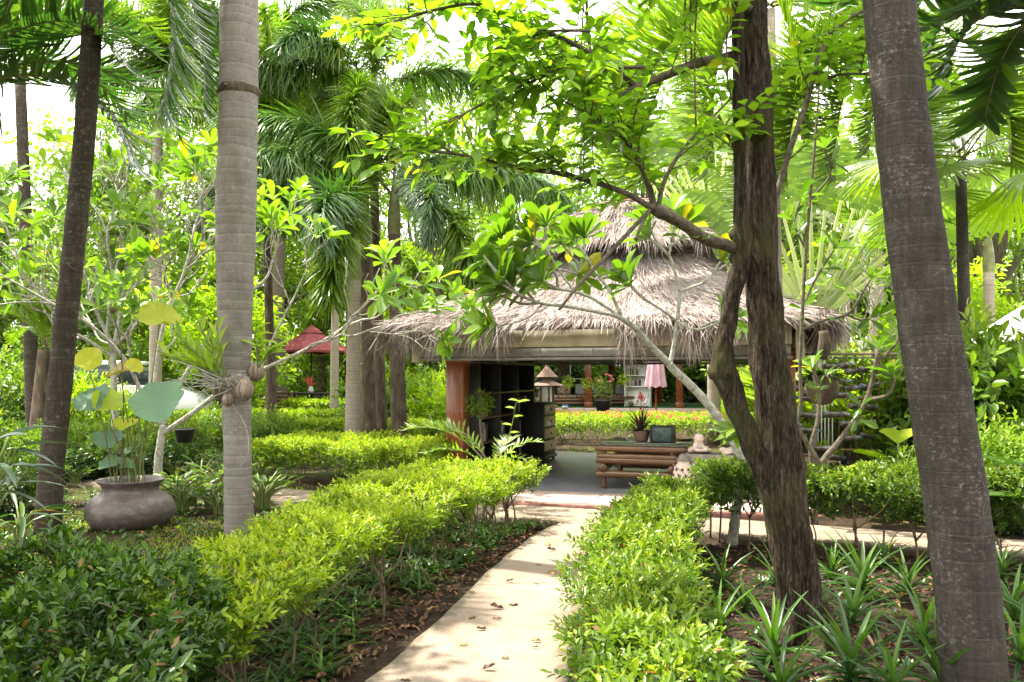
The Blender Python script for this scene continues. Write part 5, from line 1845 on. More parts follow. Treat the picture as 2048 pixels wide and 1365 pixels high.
M['orange_wood'] = wood_mat('orange_varnished_wood', [(.3, (.13, .036, .010)), (.6, (.22, .062, .016)), (.8, (.30, .095, .026))], 3, (12, 12, 1), .4, coat=.3)
M['brown_wood'] = wood_mat('dark_brown_wood', [(.3, (.05, .025, .013)), (.7, (.13, .07, .035))], 3, (12, 12, 1), .45)
M['black_wood'] = wood_mat('black_brown_wood', [(.3, (.013, .011, .010)), (.7, (.035, .030, .026))], 3, (12, 12, 1), .5)
M['pale_wood'] = wood_mat('pale_wood', [(.3, (.42, .30, .17)), (.7, (.60, .46, .29))], 4, (12, 2, 12), .55)
M['bamboo'] = wood_mat('varnished_bamboo', [(.3, (.06, .027, .011)), (.55, (.13, .062, .024)), (.8, (.22, .115, .045))], 5, (1, 10, 10), .32, coat=.4)
M['cream'] = rough_mat('cream_board', [(.3, (.30, .27, .18)), (.5, (.44, .40, .29)), (.75, (.55, .51, .39))], 5, .6, .1, stretch=(1, 1, .3))
M['grey_beam'] = rough_mat('grey_painted_metal', [(.3, (.13, .13, .12)), (.7, (.24, .235, .22))], 6, .45, .05)
M['grey_roll'] = rough_mat('pale_grey_blind', [(.3, (.17, .165, .15)), (.55, (.30, .29, .27)), (.75, (.42, .40, .38))], 4, .6, .1)
M['white'] = rough_mat('white_paint', [(.3, (.72, .72, .70)), (.7, (.82, .82, .80))], 5, .5, .03)
M['floor_dark'] = rough_mat('polished_dark_cement', [(.3, (.10, .10, .115)), (.7, (.19, .185, .20))], 2.2, .45, .04, spec=.4)
M['floor_pink'] = rough_mat('pink_washed_tile', [(.3, (.38, .27, .23)), (.55, (.50, .38, .33)), (.75, (.58, .48, .43))], 7, .6, .1, stretch=(.6, 6, 1))
M['red_edge'] = rough_mat('red_brown_edging', [(.3, (.16, .06, .05)), (.7, (.30, .16, .13))], 9, .7, .2)
M['clay'] = rough_mat('grey_brown_clay', [(.3, (.06, .047, .042)), (.5, (.10, .08, .073)), (.75, (.18, .15, .14))], 11, .45, .3, 60, (1, 1, 1.6), spec=.45)
M['terracotta'] = rough_mat('terracotta', [(.3, (.38, .17, .09)), (.7, (.55, .28, .17))], 8, .8, .2)
M['stone'] = rough_mat('grey_carved_stone', [(.3, (.13, .11, .095)), (.7, (.28, .25, .22))], 14, .9, .4)
M['pink_stone'] = rough_mat('pale_pink_stone', [(.3, (.50, .38, .33)), (.7, (.68, .56, .50))], 12, .75, .2)
M['coir'] = rough_mat('coconut_husk', [(.3, (.10, .065, .045)), (.5, (.24, .18, .14)), (.75, (.38, .32, .27))], 9, .9, .7, 24, (3, 3, .6))
M['black_pot'] = rough_mat('black_plastic', [(.3, (.02, .02, .02)), (.7, (.045, .045, .045))], 9, .5, .05)
M['red_cloth'] = rough_mat('faded_red_canvas', [(.3, (.30, .06, .07)), (.7, (.42, .12, .13))], 5, .85, .1)
M['pink_cloth'] = rough_mat('faded_pink_canvas', [(.3, (.42, .22, .28)), (.7, (.55, .33, .40))], 5, .85, .1)
M['white_cloth'] = rough_mat('white_canvas', [(.3, (.70, .68, .72)), (.7, (.82, .80, .84))], 3, .8, .05)
M['cushion'] = rough_mat('patterned_cushion', [(.35, (.05, .03, .02)), (.5, (.25, .15, .09)), (.6, (.42, .38, .30))], 16, .9, .1, detail=2)
M['grey_cushion'] = rough_mat('grey_cushion', [(.3, (.25, .26, .26)), (.7, (.38, .39, .38))], 12, .9, .1)
M['carpet'] = rough_mat('green_carpet', [(.3, (.03, .10, .03)), (.7, (.06, .17, .05))], 60, .95, .2)
M['roof_tile'] = rough_mat('brown_tile', [(.3, (.13, .075, .055)), (.7, (.26, .16, .12))], 12, .7, .3, stretch=(1, 1, 6))
M['book'] = rough_mat('book_spine', [(0, (.03, .03, .035)), (.3, (.10, .05, .04)), (.5, (.30, .26, .20)), (.75, (.52, .48, .40)), (1, (.05, .10, .18))], 3, .6, 0, tint=.92)
M['paper'] = rough_mat('paper_label', [(.3, (.70, .68, .66)), (.7, (.80, .79, .77))], 5, .8, 0)
M['pink_label'] = rough_mat('pink_label', [(.3, (.62, .22, .20)), (.7, (.70, .30, .28))], 5, .8, 0)
M['car_white'] = rough_mat('white_car_paint', [(.3, (.74, .75, .76)), (.7, (.80, .81, .82))], 2, .25, 0, spec=.5)
M['tyre'] = rough_mat('tyre_rubber', [(.3, (.012, .012, .012)), (.7, (.03, .03, .03))], 10, .8, .1)
M['brick'] = rough_mat('red_brick', [(.3, (.25, .08, .06)), (.7, (.38, .15, .12))], 9, .9, .3, stretch=(1, 1, 4))
M['bottle_clear'] = rough_mat('cloudy_plastic', [(.35, (.05, .045, .04)), (.5, (.20, .18, .17)), (.6, (.42, .40, .41)), (.8, (.64, .62, .64))], 17, .35, .1, spec=.6)
M['bottle_soil'] = rough_mat('bottle_soil', [(.3, (.04, .03, .025)), (.7, (.12, .09, .075))], 14, .6, .2)
M['blue_cap'] = rough_mat('blue_plastic', [(.3, (.05, .16, .36)), (.7, (.10, .26, .48))], 9, .4, 0)
M['rusty'] = rough_mat('rusty_rail', [(.3, (.22, .13, .09)), (.7, (.42, .30, .24))], 12, .8, .2)
M['jade_tile'] = rough_mat('dark_green_tile', [(.3, (.03, .06, .055)), (.7, (.10, .14, .13))], 20, .3, .2)
M['white_cat'] = rough_mat('pale_ceramic', [(.3, (.62, .58, .52)), (.7, (.74, .70, .64))], 12, .4, .05)


def glass_mat(name, col, rough=.05, trans=.9):
    m, N, L, p = new_mat(name)
    p.inputs['Base Color'].default_value = (*col, 1)
    p.inputs['Roughness'].default_value = rough
    p.inputs['Transmission Weight'].default_value = trans
    p.inputs['IOR'].default_value = 1.3
    return m


M['car_glass'] = glass_mat('car_glass', (.04, .05, .05), .05, .2)
M['table_glass'] = glass_mat('table_glass', (.75, .78, .77), .03, .9)
M['clear_blind'] = glass_mat('clear_plastic_blind', (.75, .74, .70), .22, .75)
M['lamp_glass'] = glass_mat('frosted_lamp_glass', (.75, .74, .68), .4, .4)

# ================================================================== PAVILION
YAW = R(-18)
PC = Vector((1.96, 13.87, 0))
U3 = Vector((math.cos(YAW), math.sin(YAW), 0))
V3 = Vector((-math.sin(YAW), math.cos(YAW), 0))


def pv(u, v, z=0.0):
    return PC + U3 * u + V3 * v + Vector((0, 0, z))


FZ = .10
H = 2.67
pav = thing('thatched_pavilion', 'open pavilion with two-tiered thatched roof, orange posts and cream fascia', 'pavilion', PC, YAW)
mb = MB()
box(mb, (.2, -.35, FZ / 2 - .02), (5.1, 5.5, FZ + .04), bev=.01)
mb.build('floor', M['floor_dark'], pav)
mb = MB()
for i in range(4):
    box(mb, (-1.72 + 1.28 * i, -3.53, FZ / 2 - .02 + .002), (1.27, .85, FZ + .04), bev=.008)
mb.build('tile_strip', M['floor_pink'], pav)
mb = MB()
box(mb, (.2, -3.99, .035), (5.15, .07, .11), bev=.012)
mb.build('edging', M['red_edge'], pav)
for (u, v, w, mt) in ((-2.16, -2.30, .28, 'orange_wood'), (2.5, -2.42, .22, 'orange_wood'), (-2.5, 2.3, .20, 'brown_wood'), (2.4, 2.3, .2, 'orange_wood')):
    mb = MB()
    box(mb, (u, v, FZ + .95), (w, w, 1.9), bev=.012)
    box(mb, (u, v, FZ + .11), (w + .05, w + .05, .2), bev=.012)
    box(mb, (u, v, 1.90), (w + .07, w + .07, .14), bev=.012)
    tb = mb.build('post', M[mt], pav)
    if w > .3:
        mb = MB()
        lathe(mb, [(.001, -.012), (.062, -.010), (.075, .0), (.062, .012), (.001, .014)], (0, 0, 0), 20)
        mir = mb.build('plaque', M['jade_tile'], tb, loc=(u - .01, v - w / 2 - .004, 1.52))
        mir.rotation_euler = (math.pi / 2, 0, 0)
        mir.scale = (1, 2.3, 1)
# fascia boxes on the four sides: cream board above, pale blind below, metal bar
for k in range(4):
    a = k * math.pi / 2
    rot = Matrix.Rotation(a, 4, 'Z')
    front = (k == 0)
    mb = MB()
    box(mb, (-.03, -H - .0, 2.16), (2 * H - .14, .06, .24), bev=.006)
    if front:
        for x in (-2.45, -2.2, -1.0, .3, 1.6, 2.5):
            box(mb, (x, -H - .034, 2.16), (.05, .014, .236), bev=.004)
    f = mb.build('fascia_board', M['cream'], pav)
    f.rotation_euler = (0, 0, a)
    mb = MB()
    box(mb, (-.03, -H + .005, 1.875), (2 * H - .12, .075, .045), bev=.012)
    box(mb, (-.03, -H - .045, 1.915), (2 * H - .30, .02, .02), bev=.006)
    f = mb.build('bottom_rail', M['grey_beam'], pav)
    f.rotation_euler = (0, 0, a)
    mb = MB()
    box(mb, (-.03, -H + .02, 1.97), (2 * H - .16, .05, .13), bev=.02)
    for i in range(7):
        xx = -2.3 + i * .76
        box(mb, (xx, -H - .008, 1.965), (.022, .012, .125), bev=.004)
    f = mb.build('rolled_blind', M['grey_roll'] if k != 3 else M['cream'], pav)
    f.rotation_euler = (0, 0, a)
# ceiling beams
mb = MB()
for i in range(5):
    box(mb, (-2.0 + i * 1.0, 0, 2.17), (.08, 5.2, .12), bev=.008)
mb.build('ceiling_joist', M['brown_wood'], pav)
for (x, y) in ((-H, -H), (H, -H), (H, H), (-H, H)):
    mb = MB()
    box(mb, (x, y, 2.06), (.11, .11, .46), bev=.01)
    mb.build('corner_board', M['cream'], pav)
mb = MB()
for i in range(6):
    tube(mb, [(-3.02, -H + .03 * i - .1, 2.30 - .01 * i), (-2.5, -H + .02 * i, 2.29 - .01 * i)], [.012, .014], 6)
mb.build('rafter_end', M['grey_beam'], pav)


def thatch(name, levels, seed, n_strand, fringe, per_m, sag=.0):
    """levels [(half u, half v, z)] from eave up; shell plus thousands of straw strands laid down the slope"""
    rng = np.random.default_rng(seed)
    mb = MB()
    rows = []
    m = 24
    for hu, hv, z in levels:
        ring = []
        for s in range(4):
            c = [(-hu, -hv), (hu, -hv), (hu, hv), (-hu, hv)]
            a, b = np.array(c[s]), np.array(c[(s + 1) % 4])
            for i in range(m):
                t = i / m
                q = a * (1 - t) + b * t
                ring.append([*q, z + .02 * math.sin(i * 1.3 + s * 2 + z * 5) - sag * math.sin(t * math.pi) * (z == levels[0][2])])
        rows.append(np.array(ring))
    V = np.concatenate(rows)
    n = 4 * m
    j = np.arange(n)
    Q = []
    for i in range(len(rows) - 1):
        Q.append(np.stack([i * n + j, i * n + (j + 1) % n, (i + 1) * n + (j + 1) % n, (i + 1) * n + j], 1))
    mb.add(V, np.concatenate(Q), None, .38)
    # soffit: the eave's underside
    hu, hv, z = levels[0]
    inner = rows[0] * np.array([.86, .86, 1]) + np.array([0, 0, -.03])
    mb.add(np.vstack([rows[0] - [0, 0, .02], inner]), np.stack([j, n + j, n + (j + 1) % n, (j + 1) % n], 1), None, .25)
    seg = np.array([abs(levels[i][2] - levels[i + 1][2]) + (levels[i][0] - levels[i + 1][0]) for i in range(len(levels) - 1)])
    wid = np.array([(levels[i][0] + levels[i + 1][0]) for i in range(len(levels) - 1)])
    pr = seg * wid
    k = rng.choice(len(seg), n_strand, p=pr / pr.sum())
    f = rng.random(n_strand)
    s = rng.choice(n, n_strand)
    w = rng.random(n_strand)[:, None]
    lo = np.array([rows[a][b] * (1 - c) + rows[a][(b + 1) % n] * c for a, b, c in zip(k, s, w)])
    hi = np.array([rows[a + 1][b] * (1 - c) + rows[a + 1][(b + 1) % n] * c for a, b, c in zip(k, s, w)])
    P = lo * (1 - f[:, None]) + hi * f[:, None]
    D = nrm(lo - hi)
    nr = np.stack([np.array([(0, -1), (1, 0), (0, 1), (-1, 0)])[x // m] for x in s])
    out = np.column_stack([nr, np.zeros(n_strand)])
    up = nrm(np.cross(np.column_stack([-nr[:, 1], nr[:, 0], np.zeros(n_strand)]), D))
    up = np.where(up[:, 2:3] < 0, -up, up)
    D2 = D + rng.normal(size=(n_strand, 3)) * .16 + up * rng.uniform(.0, .16, (n_strand, 1))
    clump = .47 - .14 * np.clip(np.sin(P[:, 0] * 1.3 + 2) * np.sin(P[:, 2] * 3.1 + P[:, 1]), 0, 1) + .16 * np.sin(P[:, 0] * 6 + P[:, 2] * 4) * np.sin(P[:, 1] * 6.5) + .12 * np.sin(P[:, 0] * 17 + P[:, 1] * 13)
    place(mb, strip(.12, 2), P + up * .012, D2, up + rng.normal(size=(n_strand, 3)) * .3, rng.uniform(.16, .46, n_strand), rng.uniform(.006, .017, n_strand), np.clip(clump + rng.normal(size=n_strand) * .2, 0, 1))
    # hanging fringe
    ring = rows[0]
    nf = int(per_m * 8 * levels[0][0])
    s = rng.choice(n, nf)
    w = rng.random((nf, 1))
    P = ring[s] * (1 - w) + ring[(s + 1) % n] * w
    nr = np.stack([np.array([(0, -1), (1, 0), (0, 1), (-1, 0)])[x // m] for x in s])
    out = np.column_stack([nr, np.zeros(nf)])
    P = P - out * rng.uniform(0, .18, (nf, 1)) + np.column_stack([np.zeros((nf, 2)), rng.uniform(0, .08, nf)])
    D = out * rng.uniform(.0, .9, (nf, 1)) + np.array([0, 0, -1.0]) + rng.normal(size=(nf, 3)) * .22
    tang = P[:, 0] * np.abs(nr[:, 1]) + P[:, 1] * np.abs(nr[:, 0])
    ln = fringe * (.45 + .85 * (np.sin(tang * 1.9 + nr[:, 1] * 1.3 + .4) > -.1)) * (.55 + .45 * np.abs(np.sin(tang * 3.3 + nr[:, 0] * 2)) * np.abs(np.sin(tang * 7.1 + 1))) * rng.uniform(.35, 1.25, nf)
    place(mb, strip(.3, 3), P, D, out + rng.normal(size=(nf, 3)) * .4, ln, rng.uniform(.008, .018, nf), np.clip(.34 + .12 * np.sin(tang * 11) + rng.normal(size=nf) * .2, 0, 1))
    return mb.build(name, M['thatch'], pav, smooth=False)


thatch('thatch_roof', [(3.08, 3.08, 2.36), (2.65, 2.65, 2.54), (2.15, 2.15, 2.80), (1.62, 1.62, 3.14), (1.22, 1.22, 3.46), (.98, .98, 3.66)], 601, 40000,   .44, 700)
# louvred neck between the tiers
mb = MB()
for k in range(4):
    a = k * math.pi / 2
    for i in range(3):
        box(mb, (math.sin(a) * 1.02, -math.cos(a) * 1.02, 3.56 + i * .09), (2.06 if k % 2 == 0 else .05, .05 if k % 2 == 0 else 2.06, .045), bev=.006)
for x in (-1, 0, 1):
    for y in (-1, 0, 1):
        if x or y:
            box(mb, (x * .98, y * .98, 3.62), (.09, .09, .5), bev=.008)
mb.build('roof_neck', M['brown_wood'], pav)
thatch('upper_thatch_roof', [(1.50, 1.50, 3.70), (1.22, 1.22, 3.92), (.85, .80, 4.20), (.52, .40, 4.44), (.38, .07, 4.56)], 602, 13000, .28, 420)
mb = MB()
P, rr = smooth_path([(-.45, 0, 4.54), (0, 0, 4.58), (.45, 0, 4.54)], [.06, .07, .06], 5)
tube(mb, P, rr, 10)
mb.build('ridge_cap', M['roof_tile'], pav)


# --- bookcase against the left side
def books(mb, p0, du, dn, n, hmax, rng, wmax=.05, depth=.2):
    """a row of books from p0 along du (unit), spines facing dn"""
    x = 0
    rz = math.atan2(du.y, du.x)
    for i in range(n):
        w, h = rng.uniform(.018, wmax), hmax * rng.uniform(.65, 1)
        box(mb, p0 + du * (x + w / 2) - dn * depth / 2 + Vector((0, 0, h / 2)), (w * .96, depth, h), rz, 0, float(rng.random()), bev=.002)
        x += w + .001
    return x


rng = np.random.default_rng(44)
bc = thing('bookcase', 'tall black-brown bookcase beside the orange post under the thatch', 'bookcase', pv(-2.1, -.55, FZ), YAW)
mb = MB()
Wd, Hh = 2.9, 1.72     # along v, height
box(mb, (-.19, 0, Hh / 2), (.03, Wd, Hh), bev=.004)
for y in (-Wd / 2, -.48, .48, Wd / 2):
    box(mb, (.0, y, Hh / 2), (.36, .045, Hh), bev=.004)
box(mb, (0, 0, Hh + .022), (.40, Wd + .08, .045), bev=.006)
box(mb, (0, 0, .05), (.37, Wd - .05, .1), bev=.004)
mb.build('case', M['black_wood'], bc)
for z in (.12, .5, .88, 1.26):
    mb = MB()
    box(mb, (.012, 0, z), (.345, Wd - .09, .03), bev=.003)
    mb.build('shelf', M['brown_wood'], bc)
G6 = 'books on the dark bookcase'
for z in (.5, .88, .12):
    for y0 in (-1.3, -.35, .55, .95):
        if rng.random() < .8:
            x = 0
            for i in range(int(rng.integers(4, 8))):
                w, h = rng.uniform(.03, .055), rng.uniform(.2, .30)
                m = MB()
                box(m, (0, 0, h / 2), (.2, w * .96, h), 0, 0, float(rng.random()), bev=.002)
                o = m.build('book', M['book'])
                q = pv(-2.1 + .04, -.55 + y0 + x, FZ + z + .016)
                o.location = q
                o.rotation_euler = (0, 0, YAW)
                tag(o, 'book standing in a row on the dark bookcase', 'book', G6)
                x += w + .002

# --- chest of drawers
cd = thing('chest_of_drawers', 'dark narrow chest with four pale drawer fronts at the edge of the pavilion', 'chest of drawers', pv(-1.76, .62, FZ), YAW)
mb = MB()
box(mb, (0, 0, .55), (.42, .80, .92), bev=.008)
box(mb, (0, 0, 1.03), (.47, .86, .045), bev=.01)
box(mb, (.01, 0, .085), (.47, .84, .06), bev=.01)
mb.build('cabinet_body', M['black_wood'], cd)
for i in range(4):
    z = .20 + .215 * i
    mb = MB()
    box(mb, (.219, 0, z + .085), (.022, .70, .175), bev=.006)
    dr = mb.build('drawer', M['pale_wood'], cd)
    mb = MB()
    lathe(mb, [(.001, 0), (.02, .002), (.024, .012), (.014, .022), (.001, .026)], (0, 0, 0), 12)
    kn = mb.build('knob', M['black_wood'], dr, loc=(.230, .0, z + .085))
    kn.rotation_euler = (0, math.pi / 2, 0)
    if i in (2, 3):
        for y, mt in (((-.2, 'paper'), (.12, 'pink_label')) if i == 3 else ((-.12, 'paper'),)):
            mb = MB()
            box(mb, (.2335, y, z + .10 - (.05 if i == 2 else 0)), (.003, .22, .08), bev=.001)
            mb.build('paper_label', M[mt], dr)
for x in (-.17, .18):
    for y in (-.36, .36):
        mb = MB()
        lathe(mb, [(.001, 0), (.022, .004), (.028, .025), (.02, .05), (.014, .056)], (x, y, 0), 12)
        mb.build('foot', M['black_wood'], cd)

# --- bamboo table
TW, TD, TH = 1.16, 1.25, .585
tb0 = thing('bamboo_table', 'low table of thick varnished bamboo logs with a striped glass top', 'table', pv(.62, -2.0, FZ), YAW)


def log(mb, a, b, r, n=12):
    a, b = Vector(a), Vector(b)
    P = [a + (b - a) * t for t in np.linspace(0, 1, 25)]
    L = (b - a).length
    rr = [r * (1 + .07 * math.exp(-((((t * L / .27) % 1) - .5) / .07) ** 2)) for t in np.linspace(0, 1, 25)]
    tube(mb, P, rr, n)


mb = MB()
for y in (-TD / 2, TD / 2):
    log(mb, (-TW / 2 - .04, y, TH - .04), (TW / 2 + .04, y, TH - .04), .044)
for x in (-TW / 2, TW / 2):
    log(mb, (x, -TD / 2 - .03, TH - .045), (x, TD / 2 + .03, TH - .045), .040)
mb.build('top_frame', M['bamboo'], tb0)
mb = MB()
box(mb, (0, 0, TH + .012), (TW + .05, TD + .06, .012), bev=.003)
mb.build('glass_top', M['table_glass'], tb0)
mb = MB()
for i in range(19):
    x = -TW / 2 + .06 + i * (TW - .12) / 18
    log(mb, (x, -TD / 2 + .05, TH - .03), (x, TD / 2 - .05, TH - .03), .02, 8)
mb.build('slat_top', M['pale_wood'], tb0)
for x in (-TW / 2 + .07, TW / 2 - .16):
    for y in (-TD / 2 + .02, TD / 2 - .02):
        mb = MB()
        log(mb, (x, y, -.0), (x, y, TH - .07), .038)
        mb.build('leg', M['bamboo'], tb0)
for z, r in ((.20, .052), (.385, .046), (.44, .04)):
    for y in (-TD / 2 - .02, TD / 2 + .02):
        mb = MB()
        log(mb, (-TW / 2 - .02, y, z), (TW / 2 - .08, y, z), r)
        mb.build('side_log', M['bamboo'], tb0)
for z, r in ((.29, .055), (.12, .0)):
    if r:
        for x in (-TW / 2 + .07, TW / 2 - .16):
            mb = MB()
            log(mb, (x, -TD / 2 - .08, z), (x, TD / 2 + .08, z), r)
            mb.build('cross_log', M['bamboo'], tb0)
mb = MB()
box(mb, (0, 0, .415), (TW - .2, TD - .1, .03), bev=.004)
mb.build('lower_shelf', M['brown_wood'], tb0)

# bromeliad in bowl on the table
q = pv(.55, -2.15, FZ + TH + .02)
br = thing('potted_bromeliad', 'dark reddish bromeliad in a brown bowl on the bamboo table', 'potted plant', q)
mb = MB()
lathe(mb, [(.001, 0), (.075, .0), (.10, .05), (.115, .12), (.125, .16), (.115, .16), (.10, .12), (.001, .11)], (0, 0, 0), 24)
mb.build('bowl', M['roof_tile'], br)
mb = MB()
rngz = np.random.default_rng(2)
n = 46
a = rngz.uniform(0, 6.28, n)
el = R(20) + R(65) * rngz.random(n)
D = np.column_stack([np.cos(a) * np.cos(el), np.sin(a) * np.cos(el), np.sin(el)])
for i in range(n):
    place(mb, leaf_outline([.5, .5, .42, .3, .15, .01], .25 + .5 * (1 - math.sin(el[i])), .1), (0, 0, .13), D[i], (-D[i][0], -D[i][1], 1.2), rngz.uniform(.28, .5), .026, float(rngz.beta(1.2, 2)))
tube(mb, [(0, 0, .1), (.01, 0, .35), (0, .02, .62)], [.008, .007, .006], 5, .9)
tube(mb, [(0, 0, .1), (.05, .01, .4), (.13, 0, .75)], [.005, .004, .003], 5, .2)
mb.build('foliage', M['red_leaf'], br)
mb = MB()
dd = nrm(rngz.normal(size=(26, 3)))
place(mb, LEAF6, np.array([0, .02, .56]) + dd * np.array([.025, .025, .08]), dd + [0, 0, .8], dd, .07, .03, rngz.random(26))
mb.build('flower', M['flower'], br)
# dark box on the table
q = pv(.86, -2.2, FZ + TH + .02)
bx = thing('planter_box', 'dark rectangular box standing on the bamboo table beside the bromeliad', 'box', q, YAW)
mb = MB()
for x in (-.155, .155):
    box(mb, (x, 0, .12), (.02, .22, .24), bev=.003)
for y in (-.1, .1):
    box(mb, (0, y, .12), (.288, .02, .236), bev=.003)
box(mb, (0, 0, .02), (.285, .176, .03), bev=.003)
mb.build('box_side', M['black_wood'], bx)
mb = MB()
box(mb, (0, -.112, .12), (.25, .004, .18), bev=.001)
mb.build('front_panel', M['jade_tile'], bx)
# carved stone trough on a stand with statues
tr = thing('stone_trough', 'grey stone trough carved with diamonds at the pavilion corner by the rough tree', 'planter', pv(1.62, -2.75, FZ), YAW)
mb = MB()
for y in (-.17, .17):
    box(mb, (0, y, .38), (.78, .05, .30), bev=.01)
for x in (-.37, .37):
    box(mb, (x, 0, .38), (.05, .288, .296), bev=.01)
box(mb, (0, 0, .25), (.688, .288, .05), bev=.01)
for x in (-.3, .3):
    box(mb, (x, 0, .115), (.12, .3, .23), bev=.01)
mb.build('trough_body', M['stone'], tr)
mb = MB()
for i in range(9):
    box(mb, (-.34 + i * .085, -.200, .44), (.056, .02, .056), bev=.006, rot=Matrix.Rotation(R(45), 3, 'Y'))
mb.build('carved_diamond_rim', M['stone'], tr)
mb = MB()
box(mb, (0, 0, .50), (.68, .28, .02), bev=.004)
mb.build('soil_fill', M['bottle_soil'], tr)


def blob_mesh(name, balls, mat, voxel=.012):
    """one continuous surface through overlapping ellipsoids (remeshed)"""
    mb = MB()
    for c, r in balls:
        r = r if hasattr(r, '__len__') else (r, r, r)
        th = np.linspace(0, np.pi, 10)
        prof = [(max(math.sin(t), 1e-3), -math.cos(t)) for t in th]
        m2 = MB()
        lathe(m2, prof, (0, 0, 0), 16)
        mb.add(m2.v[0] * np.array(r) + np.array(c), m2.q[0])
    o = bpy.data.objects.new(name, mb.mesh(name, M[mat]))
    md = o.modifiers.new('remesh', 'REMESH')
    md.mode = 'VOXEL'
    md.voxel_size = voxel
    sm_ = o.modifiers.new('smooth', 'SMOOTH')
    sm_.iterations = 6
    C.objects.link(o)
    return o


s1 = blob_mesh('cherub_statue', [((0, 0, .20), (.062, .066, .070)), ((0, -.055, .19), (.02, .02, .016)), ((-.03, -.05, .21), .012), ((.06, 0, .2), (.012, .02, .022)), ((-.06, 0, .2), (.012, .02, .022)), ((.0, .02, .09), (.08, .06, .08)), ((-.07, -.05, .08), (.035, .05, .028)), ((.08, -.05, .08), (.035, .05, .028)),
                                 ((-.02, -.10, .055), (.05, .03, .025)), ((.05, -.10, .055), (.05, .03, .025)), ((.02, .08, .06), (.11, .07, .06)), ((-.08, .08, .04), (.05, .05, .04)), ((.13, .08, .04), (.06, .045, .035))], 'pink_stone')
s1.location = pv(1.40, -2.77, FZ + .52)
s1.rotation_euler = (0, 0, YAW + .3)
tag(s1, 'pale stone cherub resting its head on folded arms on the carved trough', 'statue')
s2 = blob_mesh('sleeping_statue', [((-.1, 0, .06), (.05, .05, .048)), ((.02, 0, .06), (.09, .055, .05)), ((.13, .01, .055), (.08, .06, .05)), ((-.05, -.06, .03), (.06, .025, .022)), ((.12, -.06, .03), (.08, .03, .025)), ((-.14, -.03, .06), .016), ((.22, -.02, .03), (.05, .025, .022))], 'pink_stone')
s2.location = pv(1.80, -2.74, FZ + .51)
s2.rotation_euler = (0, 0, YAW + .1)
tag(s2, 'pale stone baby lying asleep on the carved trough', 'statue')
pp = thing('pierced_pot', 'small pierced pale clay lantern pot with lid beside the stone cherub', 'pot', pv(1.22, -2.95, FZ - .06))
mb = MB()
lathe(mb, [(.001, 0), (.10, .0), (.14, .10), (.15, .26), (.12, .42), (.075, .47), (.08, .50), (.001, .5)], (0, 0, 0), 24)
mb.build('pot_body', M['pink_stone'], pp)
mb = MB()
for k in range(5):
    for i in range(10):
        a = 2 * math.pi * (i + .5 * (k % 2)) / 10
        r = (.128, .148, .152, .146, .13)[k] + .0005
        c = (r * math.cos(a), r * math.sin(a), .1 + .075 * k)
        box(mb, c, (.022, .03, .034), a, bev=.008)
tag(mb.build('hole', M['black_pot'], pp), kind='stuff')
mb = MB()
lathe(mb, [(.085, .5), (.09, .515), (.06, .54), (.055, .57), (.03, .59), (.001, .592)], (0, 0, 0), 20)
mb.build('lid', M['stone'], pp)

# pagoda lantern beyond the pavilion
g = at(1094, 800, 18.6)
ln = thing('pagoda_lantern', 'garden lantern with two-tiered brown tiled roof seen beside the chest of drawers', 'lantern', (g.x, g.y, 0), R(-30))
ln.scale = (1.05, 1.05, 1.0)
mb = MB()
box(mb, (0, 0, .45), (.20, .20, .9), bev=.01)
mb.build('pillar', M['black_wood'], ln)
mb = MB()
box(mb, (0, 0, .93), (.36, .36, .06), bev=.01)
box(mb, (0, 0, .99), (.26, .26, .05), bev=.01)
mb.build('platform', M['roof_tile'], ln)
mb = MB()
for x in (-.1, .1):
    for y in (-.1, .1):
        box(mb, (x, y, 1.20), (.035, .035, .37), bev=.004)
box(mb, (0, 0, 1.395), (.235, .235, .02), bev=.004)
mb.build('lamp_frame', M['brown_wood'], ln)
mb = MB()
box(mb, (0, 0, 1.20), (.165, .165, .36), bev=.004)
mb.build('lamp_glass', M['lamp_glass'], ln)
for z, w, h in ((1.41, .245, .17), (1.60, .155, .26)):
    mb = MB()
    k = 6
    prof = [(w * (1 - t) ** 1.2 + .02, z + h * t) for t in np.linspace(0, 1, k)]
    V, Q = [], []
    for r, zz in prof:
        V += [(-r, -r, zz), (r, -r, zz), (r, r, zz), (-r, r, zz)]
    for i in range(k - 1):
        for j in range(4):
            Q.append([4 * i + j, 4 * i + (j + 1) % 4, 4 * i + 4 + (j + 1) % 4, 4 * i + 4 + j])
    Q.append([3, 2, 1, 0])
    mb.add(V, Q)
    mb.build('roof', M['roof_tile'], ln, smooth=False)
mb = MB()
lathe(mb, [(.03, 1.86), (.02, 1.9), (.03, 1.92), (.001, 1.97)], (0, 0, 0), 10)
mb.build('finial', M['roof_tile'], ln)

# small potted bonsai at the orange post
q = pv(-1.75, -2.45, FZ)
bn = thing('potted_tree', 'small round-crowned potted tree standing at the orange post', 'potted plant', q)
mb = MB()
lathe(mb, [(.001, 0), (.11, 0), (.14, .2), (.15, .26), (.13, .26), (.12, .22), (.001, .22)], (0, 0, 0), 20)
mb.build('pot', M['black_pot'], bn)
mb = MB()
tube(mb, smooth_path([(0, 0, .2), (.03, 0, .5), (0, .02, .8), (.01, 0, 1.0)], [.02] * 4, 4)[0], [.018] * 13, 6)
mb.build('trunk', M['twig'], bn)
mb = MB()
rngz = np.random.default_rng(12)
d = nrm(rngz.normal(size=(170, 3)))
sprays(mb, rngz, np.array([0, 0, 1.12]) + d * .17 * rngz.random((170, 1)) ** .4, d, 5, .06, .04, .022, np.full(170, .6))
mb.build('foliage', M['hedge_green'], bn)

